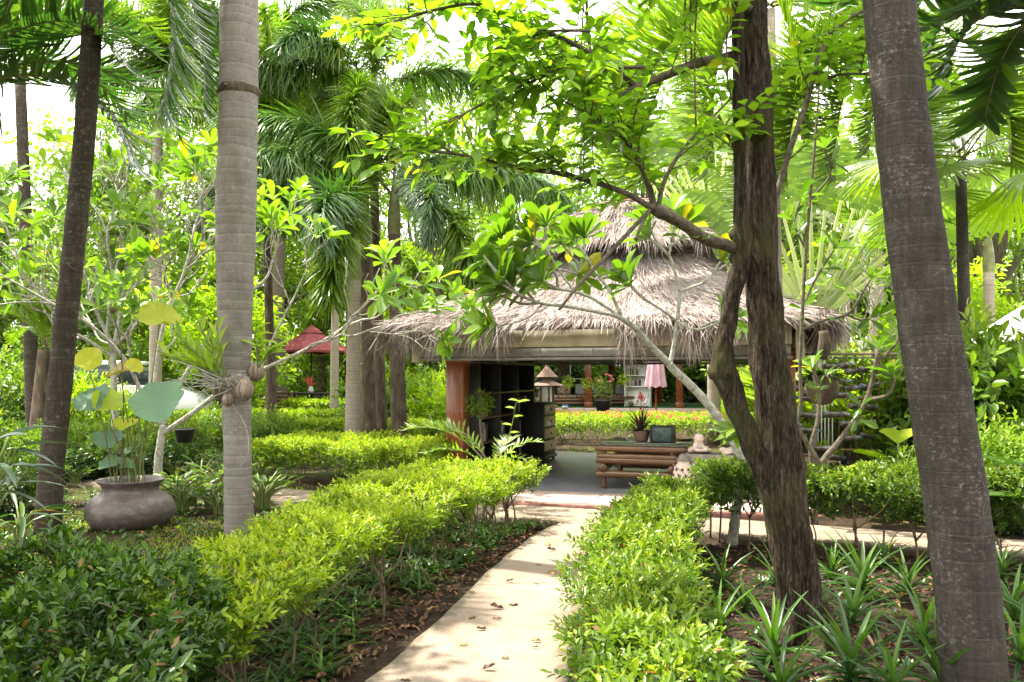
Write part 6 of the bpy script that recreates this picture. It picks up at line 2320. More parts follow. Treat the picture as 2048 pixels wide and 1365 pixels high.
# ================================================================== FAR SALA
SZ = .16
sc_ = at(1290, 800, 37)
sal = thing('far_sala', 'second open sala with orange posts and green carpet seen through the pavilion', 'pavilion', (sc_.x, sc_.y, 0), R(-6))
mb = MB()
box(mb, (0, 3.0, SZ / 2 - .03), (9.6, 7.0, SZ + .06), bev=.02)
mb.build('floor', M['floor_pink'], sal)
mb = MB()
box(mb, (0.1, 3.2, SZ + .016), (8.4, 6.2, .02), bev=.004)
mb.build('carpet', M['carpet'], sal)
for px, y in ((1178, .25), (1358, .25), (1236, 5.8), (1135, 5.8), (1330, 5.8)):
    mb = MB()
    x = (px - 1290) / F_PX * (37 + y)
    box(mb, (x, y, SZ + 1.35), (.30, .30, 2.7), bev=.015)
    box(mb, (x, y, SZ + .14), (.37, .37, .24), bev=.015)
    mb.build('post', M['orange_wood'], sal)
mb = MB()
V = [(-5.2, -.8, 2.75), (5.2, -.8, 2.75), (5.2, 6.8, 2.75), (-5.2, 6.8, 2.75), (-1, 3, 4.6), (1, 3, 4.6), (-5.2, -.8, 2.6), (5.2, -.8, 2.6), (5.2, 6.8, 2.6), (-5.2, 6.8, 2.6)]
mb.add(V, [[0, 1, 5, 4], [2, 3, 4, 5], [6, 7, 1, 0], [7, 8, 2, 1], [8, 9, 3, 2], [9, 6, 0, 3], [9, 8, 7, 6]], [[1, 2, 5], [3, 0, 4]])
mb.build('roof', M['thatch'], sal, smooth=False)


def sofa(px, d, label, w=2.6, rz=0.0):
    b = at(px, 800, d)
    so = thing('log_sofa', label, 'sofa', (b.x, b.y, SZ + .03), rz)
    mb = MB()
    for z in (.14, .30):
        for y in (-.38, .38):
            log(mb, (-w / 2, y, z), (w / 2, y, z), .09, 10)
        for x in (-w / 2 + .1, w / 2 - .1):
            log(mb, (x, -.55, z - .04), (x, .55, z - .04), .09, 10)
    mb.build('log_base', M['bamboo'], so)
    mb = MB()
    box(mb, (0, 0, .45), (w - .25, .85, .14), bev=.05)
    mb.build('seat', M['cushion'], so)
    for x in (-w / 2 + .12, w / 2 - .12):
        mb = MB()
        log(mb, (x, -.5, .82), (x, .45, .82), .07, 8)
        log(mb, (x - .02, -.35, .35), (x, -.25, .82), .045, 8)
        log(mb, (x + .02, .35, .35), (x, .25, .82), .045, 8)
        mb.build('armrest', M['bamboo'], so)
    mb = MB()
    log(mb, (-w / 2, .5, 1.15), (w / 2, .5, 1.15), .07, 10)
    for i in range(4):
        log(mb, (-w / 2 + .2 + i * (w - .4) / 3, .48, .3), (-w / 2 + .2 + i * (w - .4) / 3, .5, 1.15), .045, 8)
    mb.build('backrest', M['black_wood'], so)
    for i, mt in enumerate(('grey_cushion', 'cushion', 'grey_cushion')):
        mb = MB()
        box(mb, (-w / 2 + .48 + i * (w - .9) / 2, .26, .78), (.62, .17, .52), bev=.07, rot=Matrix.Rotation(R(-14), 3, 'X'))
        mb.build('back_cushion', M[mt], so)
    return so


sofa(1128, 38.6, 'bamboo log sofa with patterned seat and grey back cushions, in the far sala', 2.6, R(4))
sofa(1212, 39.4, 'bamboo log sofa with dark cushions right of the orange post in the far sala', 2.3, R(-10))
g = at(1238, 800, 37.6)
ct = thing('coffee_table', 'low bamboo log coffee table on the green carpet', 'table', (g.x, g.y, SZ + .03), .1)
mb = MB()
box(mb, (0, 0, .45), (1.3, .7, .06), bev=.02)
mb.build('table_top', M['brown_wood'], ct)
for x in (-.5, .5):
    mb = MB()
    log(mb, (x, -.35, .15), (x, .35, .15), .1, 10)
    log(mb, (x, 0, .2), (x, 0, .42), .09, 10)
    mb.build('leg', M['bamboo'], ct)
# white bookshelf
g = at(1276, 806, 37.6)
ws = thing('white_bookshelf', 'white painted bookshelf with books and drawers in the far sala', 'bookshelf', (g.x, g.y, SZ + .03), R(-20))
mb = MB()
box(mb, (0, .17, 1.0), (1.1, .03, 2.0), bev=.005)
for x in (-.56, .56):
    box(mb, (x, 0, 1.0), (.06, .38, 2.0), bev=.008)
box(mb, (0, 0, 2.03), (1.24, .44, .06), bev=.01)
mb.build('case', M['white'], ws)
for z in (.06, .44, .92, 1.42):
    mb = MB()
    box(mb, (0, .0, z), (1.055, .36, .04), bev=.005)
    mb.build('shelf', M['white'], ws)
for x in (-.265, .265):
    mb = MB()
    box(mb, (x, -.17, .25), (.515, .03, .32), bev=.008)
    d_ = mb.build('drawer', M['white'], ws)
    mb = MB()
    lathe(mb, [(.001, 0), (.02, .0), (.022, .02), (.001, .025)], (0, 0, 0), 10)
    k_ = mb.build('knob', M['black_pot'], d_, loc=(x, -.185, .25))
    k_.rotation_euler = (math.pi / 2, 0, 0)
rw = Matrix.Rotation(R(-20), 3, 'Z')
for z, n0 in ((.94, 11), (1.44, 9)):
    x = -.5
    for i in range(n0):
        w, h = rng.uniform(.04, .07), rng.uniform(.26, .36)
        m = MB()
        box(m, (0, 0, h / 2), (w * .95, .22, h), 0, 0, float(rng.random()), bev=.003)
        o = m.build('book', M['book'])
        o.location = Vector((g.x, g.y, SZ + .03)) + rw @ Vector((x, -.02, z))
        o.rotation_euler = (0, 0, R(-20))
        tag(o, 'book standing in a row on the white bookshelf', 'book', 'books on the white bookshelf')
        x += w + .004

# closed pink parasol in terracotta pot
g = at(1312, 815, 29)
pu = thing('closed_parasol', 'folded pink parasol on a wooden pole planted in a terracotta pot', 'parasol', (g.x, g.y, .0))
mb = MB()
tube(mb, [(0, 0, .1), (0, 0, 2.55)], [.035, .03], 10)
mb.build('pole', M['orange_wood'], pu)
mb = MB()
a = np.linspace(0, 2 * np.pi, 48, endpoint=False)
V = []
for z, r in ((1.22, .36), (1.3, .35), (1.6, .31), (2.0, .26), (2.3, .18), (2.5, .06)):
    rr = r * (1 + .16 * np.sin(a * 8))
    V.append(np.stack([rr * np.cos(a), rr * np.sin(a), np.full(48, z) + .03 * np.sin(a * 8)], 1))
V = np.concatenate(V)
j = np.arange(48)
mb.add(V, np.concatenate([np.stack([i * 48 + j, i * 48 + (j + 1) % 48, i * 48 + 48 + (j + 1) % 48, i * 48 + 48 + j], 1) for i in range(5)]))
mb.build('canopy', M['pink_cloth'], pu)
mb = MB()
lathe(mb, [(.001, 0), (.22, 0), (.27, .28), (.33, .30), (.33, .38), (.28, .38), (.26, .33), (.001, .32)], (0, 0, 0), 24)
mb.build('pot', M['terracotta'], pu)


def hang_basket(px, py, d, label, seed):
    """hanging basket of foliage under the sala roof"""
    rz_ = np.random.default_rng(seed)
    p = at(px, py, d)
    hb = thing('hanging_basket', label, 'hanging plant', p)
    hb.scale = (.68, .68, .68)
    mb = MB()
    lathe(mb, [(.001, -.14), (.12, -.12), (.16, 0), (.14, 0), (.001, -.02)], (0, 0, 0), 16)
    mb.build('basket', M['black_pot'], hb)
    mb = MB()
    for k in range(3):
        tube(mb, [(.14 * math.cos(k * 2.09), .14 * math.sin(k * 2.09), 0), (0, 0, max(.6, (2.65 - p.z) / .68))], [.006, .006], 4)
    mb.build('wire', M['black_pot'], hb)
    mb = MB()
    n = 130
    d_ = nrm(rz_.normal(size=(n, 3)))
    P_ = d_ * np.array([.38, .38, .3]) * rz_.random((n, 1)) ** .5
    P_[:, 2] -= .35 * (rz_.random(n) ** 2)
    sprays(mb, rz_, P_, d_ - [0, 0, .4], 5, .12, .09, .045, np.full(n, .7))
    mb.build('foliage', M['bright'], hb)


hang_basket(1136, 760, 36.4, 'pale green hanging basket over the log sofa', 1)
hang_basket(1174, 764, 36.2, 'trailing hanging basket in front of the orange post', 2)
hang_basket(1248, 757, 36.3, 'small hanging basket in front of the white bookshelf', 3)
g = at(1206, 820, 35.2)
pt = thing('potted_plant', 'dark square pot with airy pink-flowered plant at the sala edge', 'potted plant', (g.x, g.y, .0))
mb = MB()
lathe(mb, [(.001, 0), (.24, 0), (.33, .5), (.36, .52), (.36, .58), (.3, .58), (.28, .5), (.001, .5)], (0, 0, 0), 4 * 6)
mb.build('pot', M['black_pot'], pt)
mb = MB()
rz_ = np.random.default_rng(5)
d_ = nrm(rz_.normal(size=(160, 3)))
sprays(mb, rz_, np.array([0, 0, 1.1]) + d_ * np.array([.42, .42, .5]) * rz_.random((160, 1)) ** .5, d_ + [0, 0, .5], 5, .14, .10, .03, np.full(160, .5))
mb.build('foliage', M['far_leaf'], pt)
mb = MB()
d_ = nrm(rz_.normal(size=(20, 3)))
place(mb, LEAF6, np.array([.1, 0, 1.5]) + d_ * np.array([.3, .3, .12]), d_, d_, .12, .08, rz_.random(20) * .3 + .7)
mb.build('flower', M['flower'], pt)
for i, (px, lab) in enumerate(((1127, 'left sandal of a white and blue pair on the sala edge'), (1133, 'right sandal of a white and blue pair on the sala edge'))):
    g = at(px, 808, 36.9)
    sd = thing('sandal', lab, 'shoe', (g.x, g.y, SZ + .03), R(70))
    mb = MB()
    P_, r_ = smooth_path([(-.14, 0, .02), (-.05, 0, .02), (.05, 0, .02), (.15, 0, .02)], [.05, .045, .055, .04], 4)
    tube(mb, P_, r_ * .9, 12)
    mb.build('sole', M['white'], sd)
    mb = MB()
    tube(mb, smooth_path([(.04, -.06, .02), (.05, 0, .12), (.04, .06, .02)], [.03] * 3, 4)[0], [.028] * 9, 6)
    mb.build('strap', M['blue_cap'], sd)
# wire fence behind the sala
fe = thing('garden_fence', 'thin wire fence with pale rail behind the far sala', 'fence', (sc_.x, 46, 0))
mb = MB()
for z in (.4, 1.4, 2.35):
    tube(mb, [(-9, 0, z), (8, 0, z)], [.035, .035], 6)
mb.build('rail', M['grey_beam'], fe)
for i in range(9):
    mb = MB()
    tube(mb, [(-9 + i * 2.1, 0, -.05), (-9 + i * 2.1, 0, 2.45)], [.045, .045], 8)
    mb.build('fence_post', M['grey_beam'], fe)

# ================================================================== RED PARASOL AND TABLE
g = at(622, 800, 37)
um = thing('red_parasol', 'faded red canvas parasol open over the garden table', 'parasol', (g.x, g.y, 0))
mb = MB()
tube(mb, [(0, 0, 0), (0, 0, 3.75)], [.04, .035], 10)
mb.build('pole', M['black_wood'], um)
mb = MB()
n = 8
def ring_pts(r, z, dip):
    out = []
    for i in range(n * 4):
        a_ = 2 * math.pi * i / (n * 4)
        f = (i % 4) / 4
        s_ = 1 - .10 * math.sin(f * math.pi)
        out.append((r * s_ * math.cos(a_), r * s_ * math.sin(a_), z - dip * math.sin(f * math.pi)))
    return np.array(out)
rings = [ring_pts(1.72, 2.58, -.06), ring_pts(1.75, 2.74, .02), ring_pts(1.2, 3.06, .03), ring_pts(.62, 3.40, .02), ring_pts(.30, 3.60, .0)]
m_ = n * 4
j = np.arange(m_)
mb.add(np.concatenate(rings), np.concatenate([np.stack([i * m_ + j, i * m_ + (j + 1) % m_, (i + 1) * m_ + (j + 1) % m_, (i + 1) * m_ + j], 1) for i in range(4)]))
mb.build('canopy', M['red_cloth'], um, smooth=False)
mb = MB()
rings = [ring_pts(.52, 3.52, .0), ring_pts(.25, 3.72, .0), ring_pts(.03, 3.86, .0)]
mb.add(np.concatenate(rings), np.concatenate([np.stack([i * m_ + j, i * m_ + (j + 1) % m_, (i + 1) * m_ + (j + 1) % m_, (i + 1) * m_ + j], 1) for i in range(2)]))
mb.build('vent_cap', M['red_cloth'], um, smooth=False)
g = at(615, 800, 36.4)
gt = thing('garden_table', 'dark garden table under the red parasol', 'table', (g.x, g.y, 0))
mb = MB()
box(mb, (0, 0, .82), (1.75, 1.0, .09), bev=.02)
mb.build('table_top', M['black_wood'], gt)
for x in (-.7, .7):
    for y in (-.4, .4):
        mb = MB()
        box(mb, (x, y, .39), (.09, .09, .77), bev=.01)
        mb.build('leg', M['black_wood'], gt)
va = thing('flower_vase', 'white vase with orange lobster-claw flowers on the garden table', 'vase', (g.x + .15, g.y, .87))
mb = MB()
lathe(mb, [(.001, 0), (.10, 0), (.13, .1), (.08, .22), (.07, .27), (.06, .27), (.001, .2)], (0, 0, 0), 18)
mb.build('vase_body', M['white'], va)
mb = MB()
place(mb, LEAF_LONG, np.tile([0, 0, .25], (9, 1)), rngz.normal(size=(9, 3)) * .5 + [0, 0, 1.1], rngz.normal(size=(9, 3)), .5, .11, np.linspace(.2, .6, 9))
mb.build('flower', M['flower'], va)


def bench(px, d, rz, label):
    b = at(px, 800, d)
    be = thing('garden_bench', label, 'bench', (b.x, b.y, 0), rz)
    mb = MB()
    for i in range(4):
        box(mb, (0, -.2 + .13 * i, .47), (1.3, .11, .04), bev=.008)
    mb.build('seat', M['brown_wood'], be)
    mb = MB()
    for i in range(4):
        box(mb, (0, .27, .6 + i * .13), (1.3, .03, .09), bev=.008)
    mb.build('backrest', M['brown_wood'], be)
    for x in (-.58, .58):
        mb = MB()
        box(mb, (x, -.2, .22), (.07, .07, .45), bev=.008)
        box(mb, (x, .27, .5), (.07, .06, 1.0), bev=.008)
        mb.build('leg', M['brown_wood'], be)


bench(672, 37.4, R(100), 'brown slatted bench right of the parasol table')
bench(560, 37.0, R(-80), 'brown slatted bench left of the parasol table')
bench(560, 30.5, R(170), 'low dark bench before the parasol table, behind the trimmed hedge')

# ================================================================== WHITE VAN, FAR LEFT
g = at(238, 800, 24)
vn = thing('white_van', 'white van parked behind the hedges, half hidden by frangipani leaves', 'van', (g.x, g.y, 0), R(6))


def prism(mb, pts, w, mat=0, bev=0):
    n = len(pts)
    V = [(x, -w / 2, z) for x, z in pts] + [(x, w / 2, z) for x, z in pts]
    bm = bmesh_fan(n)
    mb.add(V, [[i, (i + 1) % n, n + (i + 1) % n, n + i] for i in range(n)], bm[0] + [[n + a for a in t[::-1]] for t in bm[0]], .5, mat)


def bmesh_fan(n):
    return ([[0, i + 1, i] for i in range(1, n - 1)],)


mb = MB()
prism(mb, [(-2.35, .35), (2.4, .35), (2.45, .85), (2.2, 1.1), (1.45, 1.35), (-2.3, 1.35), (-2.4, .8)], 1.75)
mb.build('body', M['car_white'], vn)
mb = MB()
prism(mb, [(-2.2, 1.352), (1.35, 1.352), (.75, 1.93), (-2.1, 1.93)], 1.58)
mb.build('window_band', M['car_glass'], vn)
mb = MB()
prism(mb, [(-2.2, 1.932), (.8, 1.932), (.55, 2.05), (-2.0, 2.07)], 1.66)
mb.build('roof', M['car_white'], vn)
mb = MB()
for x in (-2.12, -1.1, .1):
    for s_ in (-1, 1):
        box(mb, (x, s_ * .795, 1.64), (.09, .02, .585), bev=.006)
mb.build('pillar', M['car_white'], vn)
for x in (-1.5, 1.55):
    for s_ in (-1, 1):
        mb = MB()
        lathe(mb, [(.18, -.10), (.32, -.10), (.345, -.06), (.345, .06), (.32, .10), (.18, .10)], (0, 0, 0), 26)
        w_ = mb.build('wheel', M['tyre'], vn, loc=(x, s_ * .82, .345))
        w_.rotation_euler = (math.pi / 2, 0, 0)
        mb = MB()
        lathe(mb, [(.001, -.085), (.1, -.08), (.185, -.09), (.185, .09), (.1, .08), (.001, .085)], (0, 0, 0), 16)
        mb.build('rim', M['grey_beam'], w_)
for s_ in (-1, 1):
    mb = MB()
    box(mb, (2.38, s_ * .62, .92), (.1, .3, .16), bev=.03)
    mb.build('headlight', M['lamp_glass'], vn)
# brick pillar far left
g = at(20, 800, 22)
bp = thing('brick_wall', 'low red brick wall end with dark coping behind the broad dusky leaves', 'wall', (g.x, g.y, 0), R(12))
mb = MB()
for k in range(13):
    for i in range(3):
        box(mb, (-.34 + .33 * i + (.08 if k % 2 else 0), 0, .05 + k * .077), (.31, .34, .066), bev=.006, tint=.5)
mb.build('brick_course', M['brick'], bp)
mb = MB()
V = [(-1.1, -.6, 1.05), (.9, -.6, 1.05), (.9, .6, 1.05), (-1.1, .6, 1.05), (-.9, 0, 1.55), (.6, 0, 1.55)]
mb.add(V, [[0, 1, 5, 4], [2, 3, 4, 5], [3, 2, 1, 0]], [[1, 2, 5], [3, 0, 4]])
mb.build('coping', M['black_wood'], bp, smooth=False)
# white tent top, right
g = at(2085, 800, 15)
wt = thing('white_canopy', 'white canvas canopy with curved edge behind the right shrubs', 'canopy', (g.x, g.y, 0))
mb = MB()
n = 4
def tring(r, z, sag):
    out = []
    for i in range(32):
        a_ = 2 * math.pi * i / 32 + .4
        f = (i % 8) / 8
        s_ = 1 / max(abs(math.cos((f - .5) * math.pi / 2)), .1) * .75
        out.append((r * s_ * math.cos(a_), r * s_ * math.sin(a_), z - sag * math.sin(f * math.pi) * -1))
    return np.array(out)
rings = [tring(1.35, 2.2, 0), tring(1.35, 2.36, .0), tring(.9, 2.62, 0), tring(.45, 2.86, 0), tring(.03, 3.05, 0)]
j = np.arange(32)
mb.add(np.concatenate(rings), np.concatenate([np.stack([i * 32 + j, i * 32 + (j + 1) % 32, (i + 1) * 32 + (j + 1) % 32, (i + 1) * 32 + j], 1) for i in range(4)]))
mb.build('canvas', M['white_cloth'], wt)
mb = MB()
tube(mb, [(0, 0, 0), (0, 0, 3.0)], [.04, .035], 10)
mb.build('pole', M['grey_beam'], wt)

# ================================================================== LOTUS POT
g = gnd(252, 1055)
pot = thing('clay_pot', 'wide dark clay water pot with flared rim on the ground beside the slender trunk', 'pot', (g.x, g.y + .1, 0))
mb = MB()
lathe(mb, [(.30, -.02), (.40, .03), (.455, .12), (.46, .20), (.42, .29), (.345, .345), (.30, .375), (.285, .41), (.30, .45), (.345, .487), (.355, .50), (.35, .51), (.325, .495), (.29, .455), (.275, .41), (.26, .40)], (0, 0, 0), 48, wob=.004)
mb.build('pot_body', M['clay'], pot)
mb = MB()
lathe(mb, [(.27, .44), (.001, .442)], (0, 0, 0), 24)
mb.build('water', M['car_glass'], pot)
lt = thing('lotus_plant', 'lotus with round blue-green and yellowing leaves growing from the clay pot', 'plant', (g.x, g.y + .1, .44))
LB = Vector((g.x, g.y + .1, .44))


def lotus_leaf(mb, c, nrmv, r, tint, seed, wave=.17, cup=.24):
    rz_ = np.random.default_rng(seed)
    nz_ = nrm(np.array(nrmv, float))
    a1 = nrm(np.cross(nz_, [.2, .9, .1]))
    a2 = np.cross(nz_, a1)
    m_ = 36
    a_ = np.linspace(0, 2 * np.pi, m_, endpoint=False)
    alt = np.where(np.arange(m_) % 2, .075, -.075)
    torn = 1 - .22 * (rz_.random(m_) < .12) * rz_.random(m_) - .05 * rz_.random(m_)
    ph = rz_.uniform(0, 6, 3)
    V = [np.array(c)]
    for f in (.12, .35, .6, .82, 1.0):
        rr = r * f * (torn if f == 1.0 else 1) * (1 + .05 * np.sin(2 * a_ + ph[0]) + .04 * np.sin(5 * a_ + ph[1]) * f)
        h = cup * r * f * f + wave * r * f * f * np.sin(2 * a_ + ph[2]) + wave * .45 * r * f ** 3 * np.sin(5 * a_ + ph[0])
        V += list(np.array(c) + (rr * np.cos(a_))[:, None] * a1 + (rr * np.sin(a_))[:, None] * a2 + h[:, None] * nz_)
    j = np.arange(m_)
    T = np.stack([np.zeros(m_, int), 1 + j, 1 + (j + 1) % m_], 1)
    Q = np.concatenate([np.stack([1 + i * m_ + j, 1 + (i + 1) * m_ + j, 1 + (i + 1) * m_ + (j + 1) % m_, 1 + i * m_ + (j + 1) % m_], 1) for i in range(4)])
    tints = np.concatenate([[tint + .1], *[tint + alt + rz_.normal(size=m_) * .02 for _ in range(5)]])
    mb.add(np.array(V), Q, T, np.clip(tints, 0, 1))


lot = [(320, 640, .24, (.25, -.5, .8), .70, -.05), (320, 805, .285, (.05, -.75, .65), .16, -.15), (188, 800, .20, (-.1, -.7, .7), .06, -.05), (222, 806, .20, (.3, -.5, .8), .62, 0), (175, 722, .16, (.3, -.7, .6), .74, .05), (240, 745, .17, (-.3, -.4, .8), .98, .05),
       (252, 850, .14, (0, -.4, .9), .70, -.05), (218, 880, .16, (.1, -.6, .8), .10, -.1), (222, 930, .13, (0, -.5, .9), .2, -.1), (247, 932, .10, (.2, -.5, .9), .35, -.05), (252, 905, .09, (-.2, -.3, .9), .3, 0), (268, 735, .10, (.5, -.5, .5), .8, .05)]
for i, (px, py, r, nv, t, dy) in enumerate(lot):
    c = at(px, py, LB.y + dy) - LB
    mb = MB()
    lotus_leaf(mb, c, nv, r, t, 700 + i)
    lf = mb.build('lotus_leaf', M['lotus'], lt)
    mb = MB()
    a_ = i * 2.4
    s0 = Vector((.2 * math.cos(a_) * (.3 + .07 * i), .2 * math.sin(a_) * (.3 + .07 * i), -.08))
    P_, r_ = smooth_path([s0, s0 * .6 + Vector(c) * .45 + Vector((0, 0, .03)), Vector(c)], [.008, .007, .006], 6)
    tube(mb, P_, r_, 6)
    mb.build('stalk', M['green_stem'], lf)
rz_ = np.random.default_rng(31)
for i in range(12):
    a_ = rz_.uniform(0, 6.28)
    r0 = .22 * math.sqrt(rz_.random())
    mb = MB()
    h = rz_.uniform(.25, .95)
    tube(mb, smooth_path([(r0 * math.cos(a_), r0 * math.sin(a_), -.05), (r0 * math.cos(a_) * 1.3, r0 * math.sin(a_) * 1.2, h * .6), (r0 * math.cos(a_) * 1.5 + rz_.normal() * .05, r0 * math.sin(a_) * 1.4, h)], [.006] * 3, 4)[0], [.006] * 9, 5)
    mb.build('stalk', M['twig'] if i % 3 == 0 else M['green_stem'], lt)
sp_ = [at(245, 960, LB.y) - LB, at(247, 830, LB.y) - LB, at(242, 700, LB.y) - LB, at(227, 625, LB.y) - LB]
mb = MB()
tube(mb, smooth_path(sp_, [.008] * 4, 5)[0], [.007] * 16, 6)
c = at(226, 622, LB.y) - LB
lathe(mb, [(.002, -.04), (.03, -.01), (.045, .02), (.04, .03), (.001, .032)], tuple(c), 12)
mb.build('seed_head', M['twig'], lt)

# ================================================================== COCONUT-HUSK ORCHIDS ON THE RINGED TRUNK
def husk(px, py, r, dy, rz, label):
    p = at(px, py, D1 + dy)
    o = thing('coconut_husk', label, 'planter', p, rz)
    mb = MB()
    a = np.linspace(0, 2 * np.pi, 24, endpoint=False)
    V = []
    pr = [(.05, -1.15), (.45, -.95), (.8, -.55), (.95, -.05), (.9, .35), (.68, .75), (.38, 1.1), (.10, 1.3)]
    for q, z in pr:
        rr = r * q * (1 + .10 * np.cos(3 * a) + .03 * np.cos(9 * a))
        V.append(np.stack([rr * np.cos(a), rr * np.sin(a), np.full(24, z * r)], 1))
    V = np.concatenate(V)
    j = np.arange(24)
    mb.add(V, np.concatenate([np.stack([i * 24 + j, i * 24 + (j + 1) % 24, i * 24 + 24 + (j + 1) % 24, i * 24 + 24 + j], 1) for i in range(7)]))
    mb.build('shell', M['coir'], o)
    mb = MB()
    for k in range(5):
        an = -1.2 + .6 * k
        tube(mb, smooth_path([(r * .3 * math.cos(an), r * .3 * math.sin(an), 1.15 * r), (r * .98 * math.cos(an), r * .98 * math.sin(an), .2 * r), (r * .75 * math.cos(an), r * .75 * math.sin(an), -.7 * r)], [.003] * 3, 4)[0], [.0028] * 9, 4)
    mb.build('fibre', M['twig'], o)
    return o


husk(489, 780, .105, -.25, -1.2, 'split pale coconut husk tied on the front of the ringed palm')
husk(513, 745, .092, -.02, -.6, 'darker coconut husk tied on the shaded side of the ringed palm')
husk(440, 782, .085, -.12, -2.4, 'dark coconut husk under the orchid roots on the ringed palm')
husk(455, 800, .062, -.23, -1.8, 'small brown coconut husk below the orchid on the ringed palm')
oc = at(452, 765, D1 - .24)
orc = thing('orchid_plant', 'orchid with strap leaves and wiry roots growing from the ringed palm trunk', 'plant', oc)
rz_ = np.random.default_rng(17)
mb = MB()
for k in range(16):
    e = Vector((rz_.uniform(-.62, -.1), rz_.uniform(-.25, .1), rz_.uniform(-.16, .28)))
    tube(mb, smooth_path([(.03 * rz_.normal(), 0, .03 * rz_.normal()), e * .5 + Vector((0, -.05, .05 * rz_.normal())), e], [.009, .007, .003], 5)[0], np.linspace(.008, .003, 11), 5)
for k in range(40):
    e = Vector((rz_.uniform(-.25, .3), rz_.uniform(-.12, .02), rz_.uniform(-.12, .14)))
    tube(mb, smooth_path([(.05 * rz_.normal(), 0, .03 * rz_.normal()), e * .6 + Vector((0, -.03, .04)), e], [.003] * 3, 3)[0], [.0028] * 7, 4)
mb.build('root', M['frang_bark'], orc)
mb = MB()
for (px, py) in ((395, 640), (415, 660), (375, 690), (340, 655), (420, 700), (390, 720), (360, 710), (432, 640), (310, 700)):
    e = at(px, py, D1 - .3) - oc
    P_, r_ = smooth_path([(0, 0, 0), e * .5 + Vector((0, -.04, .02)), e], [.013, .011, .007], 5)
    tube(mb, P_, r_, 6, .3, 1)
    for q in range(5):
        i = 4 + q
        dd = nrm(np.array(P_[min(i + 1, len(P_) - 1)]) - np.array(P_[i - 1]))
        place(mb, LEAF_LONG, P_[i], dd + np.array([(-1) ** q * .5, -.1, .35]), np.array([0, -.6, 1.0]), rz_.uniform(.15, .22), .05, float(np.clip(.55 + rz_.normal() * .2, 0, 1)))
mb.build('foliage', [M['bright'], M['green_stem']], orc)
oc2 = at(516, 735, D1 - .08)
o2 = thing('orchid_plant', 'small bright-leaved orchid on the other side of the ringed trunk', 'plant', oc2)
mb = MB()
for k, (px, py) in enumerate(((520, 690), (540, 700), (510, 660), (555, 690))):
    e = at(px, py, D1 - .1) - oc2
    tube(mb, smooth_path([(0, 0, 0), e * .5, e], [.01, .008, .006], 4)[0], np.linspace(.01, .006, 9), 6, .3, 1)
    for q in range(4):
        place(mb, LEAF_LONG, e * (.55 + .15 * q), np.array([rz_.normal() * .6 + .3, -.3, .5]), np.array([0, -.5, 1.0]), .19, .055, .6)
mb.build('foliage', [M['bright'], M['green_stem']], o2)
# hanging root strand
mb = MB()
tube(mb, smooth_path([at(452, 790, D1 - .24), at(490, 850, D1 - .23), at(497, 905, D1 - .2), at(480, 935, D1 - .22)], [.004] * 4, 6)[0], [.004] * 19, 5)
o = mb.build('hanging_root', M['frang_bark'])
o.parent = orc
o.matrix_parent_inverse = Matrix.Translation(-oc)

# hanging flower pot on frangipani branch
p = at(370, 868, 9.75)
hp = thing('hanging_pot', 'small dark plastic pot hanging from the frangipani branch beside the lotus', 'hanging pot', p)
mb = MB()
lathe(mb, [(.001, -.10), (.085, -.10), (.115, .04), (.125, .04), (.125, .06), (.105, .06), (.08, -.06), (.001, -.05)], (0, 0, 0), 20)
mb.build('pot', M['black_pot'], hp)
mb = MB()
for k in range(3):
    tube(mb, [(.11 * math.cos(k * 2.1), .11 * math.sin(k * 2.1), .05), (0, 0, .28)], [.003, .003], 4)
mb.build('wire', M['twig'], hp)
# potted orange-leaved plant far left
g = at(540, 868, 21.5)
cp = thing('potted_plant', 'pot of yellow and orange leaves behind the slim dark trunk', 'potted plant', (g.x - .35, g.y, 0))
mb = MB()
lathe(mb, [(.001, 0), (.17, 0), (.22, .34), (.24, .36), (.24, .4), (.2, .4), (.001, .34)], (0, 0, 0), 18)
mb.build('pot', M['white_cat'], cp)
mb = MB()
a_ = rz_.uniform(0, 6.28, 30)
place(mb, LEAF_LONG, np.tile([0, 0, .38], (30, 1)), np.column_stack([np.cos(a_), np.sin(a_), rz_.uniform(.4, 2.2, 30)]), np.array([0, 0, 1.0]), .42, .09, rz_.random(30))
mb.build('foliage', M['bright'], cp)

# ================================================================== HANGING BOTTLE GARDEN
D7 = 11.2
fa, fb_ = at(1560, 735, D7), at(1870, 735, D7 - .3)
rk = thing('bottle_rack', 'thin rail frame strung with rows of planted plastic bottles', 'frame', (fa.x, fa.y, 0))
FA = Vector((fa.x, fa.y, 0))
for (y0, y1, mt, r) in ((709, 708, 'rusty', .016), (797, 792, 'rusty', .016), (716, 716, 'grey_beam', .012)):
    mb = MB()
    a_, b_ = at(1600, y0, D7) - FA, at(1875, y1, D7 - .3) - FA
    tube(mb, [a_, (a_ + b_) / 2, b_], [r] * 3, 8)
    mb.build('rail', M[mt], rk)
for px in (1628, 1870):
    mb = MB()
    a_ = at(px, 705, D7 - .1) - FA
    tube(mb, [Vector((a_.x, a_.y, -.05)), a_], [.022, .022], 8)
    mb.build('upright_post', M['grey_beam'], rk)
for px in (1636, 1643, 1650, 1657, 1665, 1678, 1690, 1713, 1727, 1742, 1757, 1782, 1800, 1830):
    mb = MB()
    a_ = at(px, 712, D7 - .12) - FA
    e_ = at(px, 890 if px < 1670 else 860, D7 - .12) - FA
    tube(mb, [e_, a_], [.005 if px > 1670 else .009] * 2, 5)
    mb.build('string', M['white'] if px < 1670 else M['rusty'], rk)
bpro = None
G7 = 'planted plastic bottles hanging in the rack'
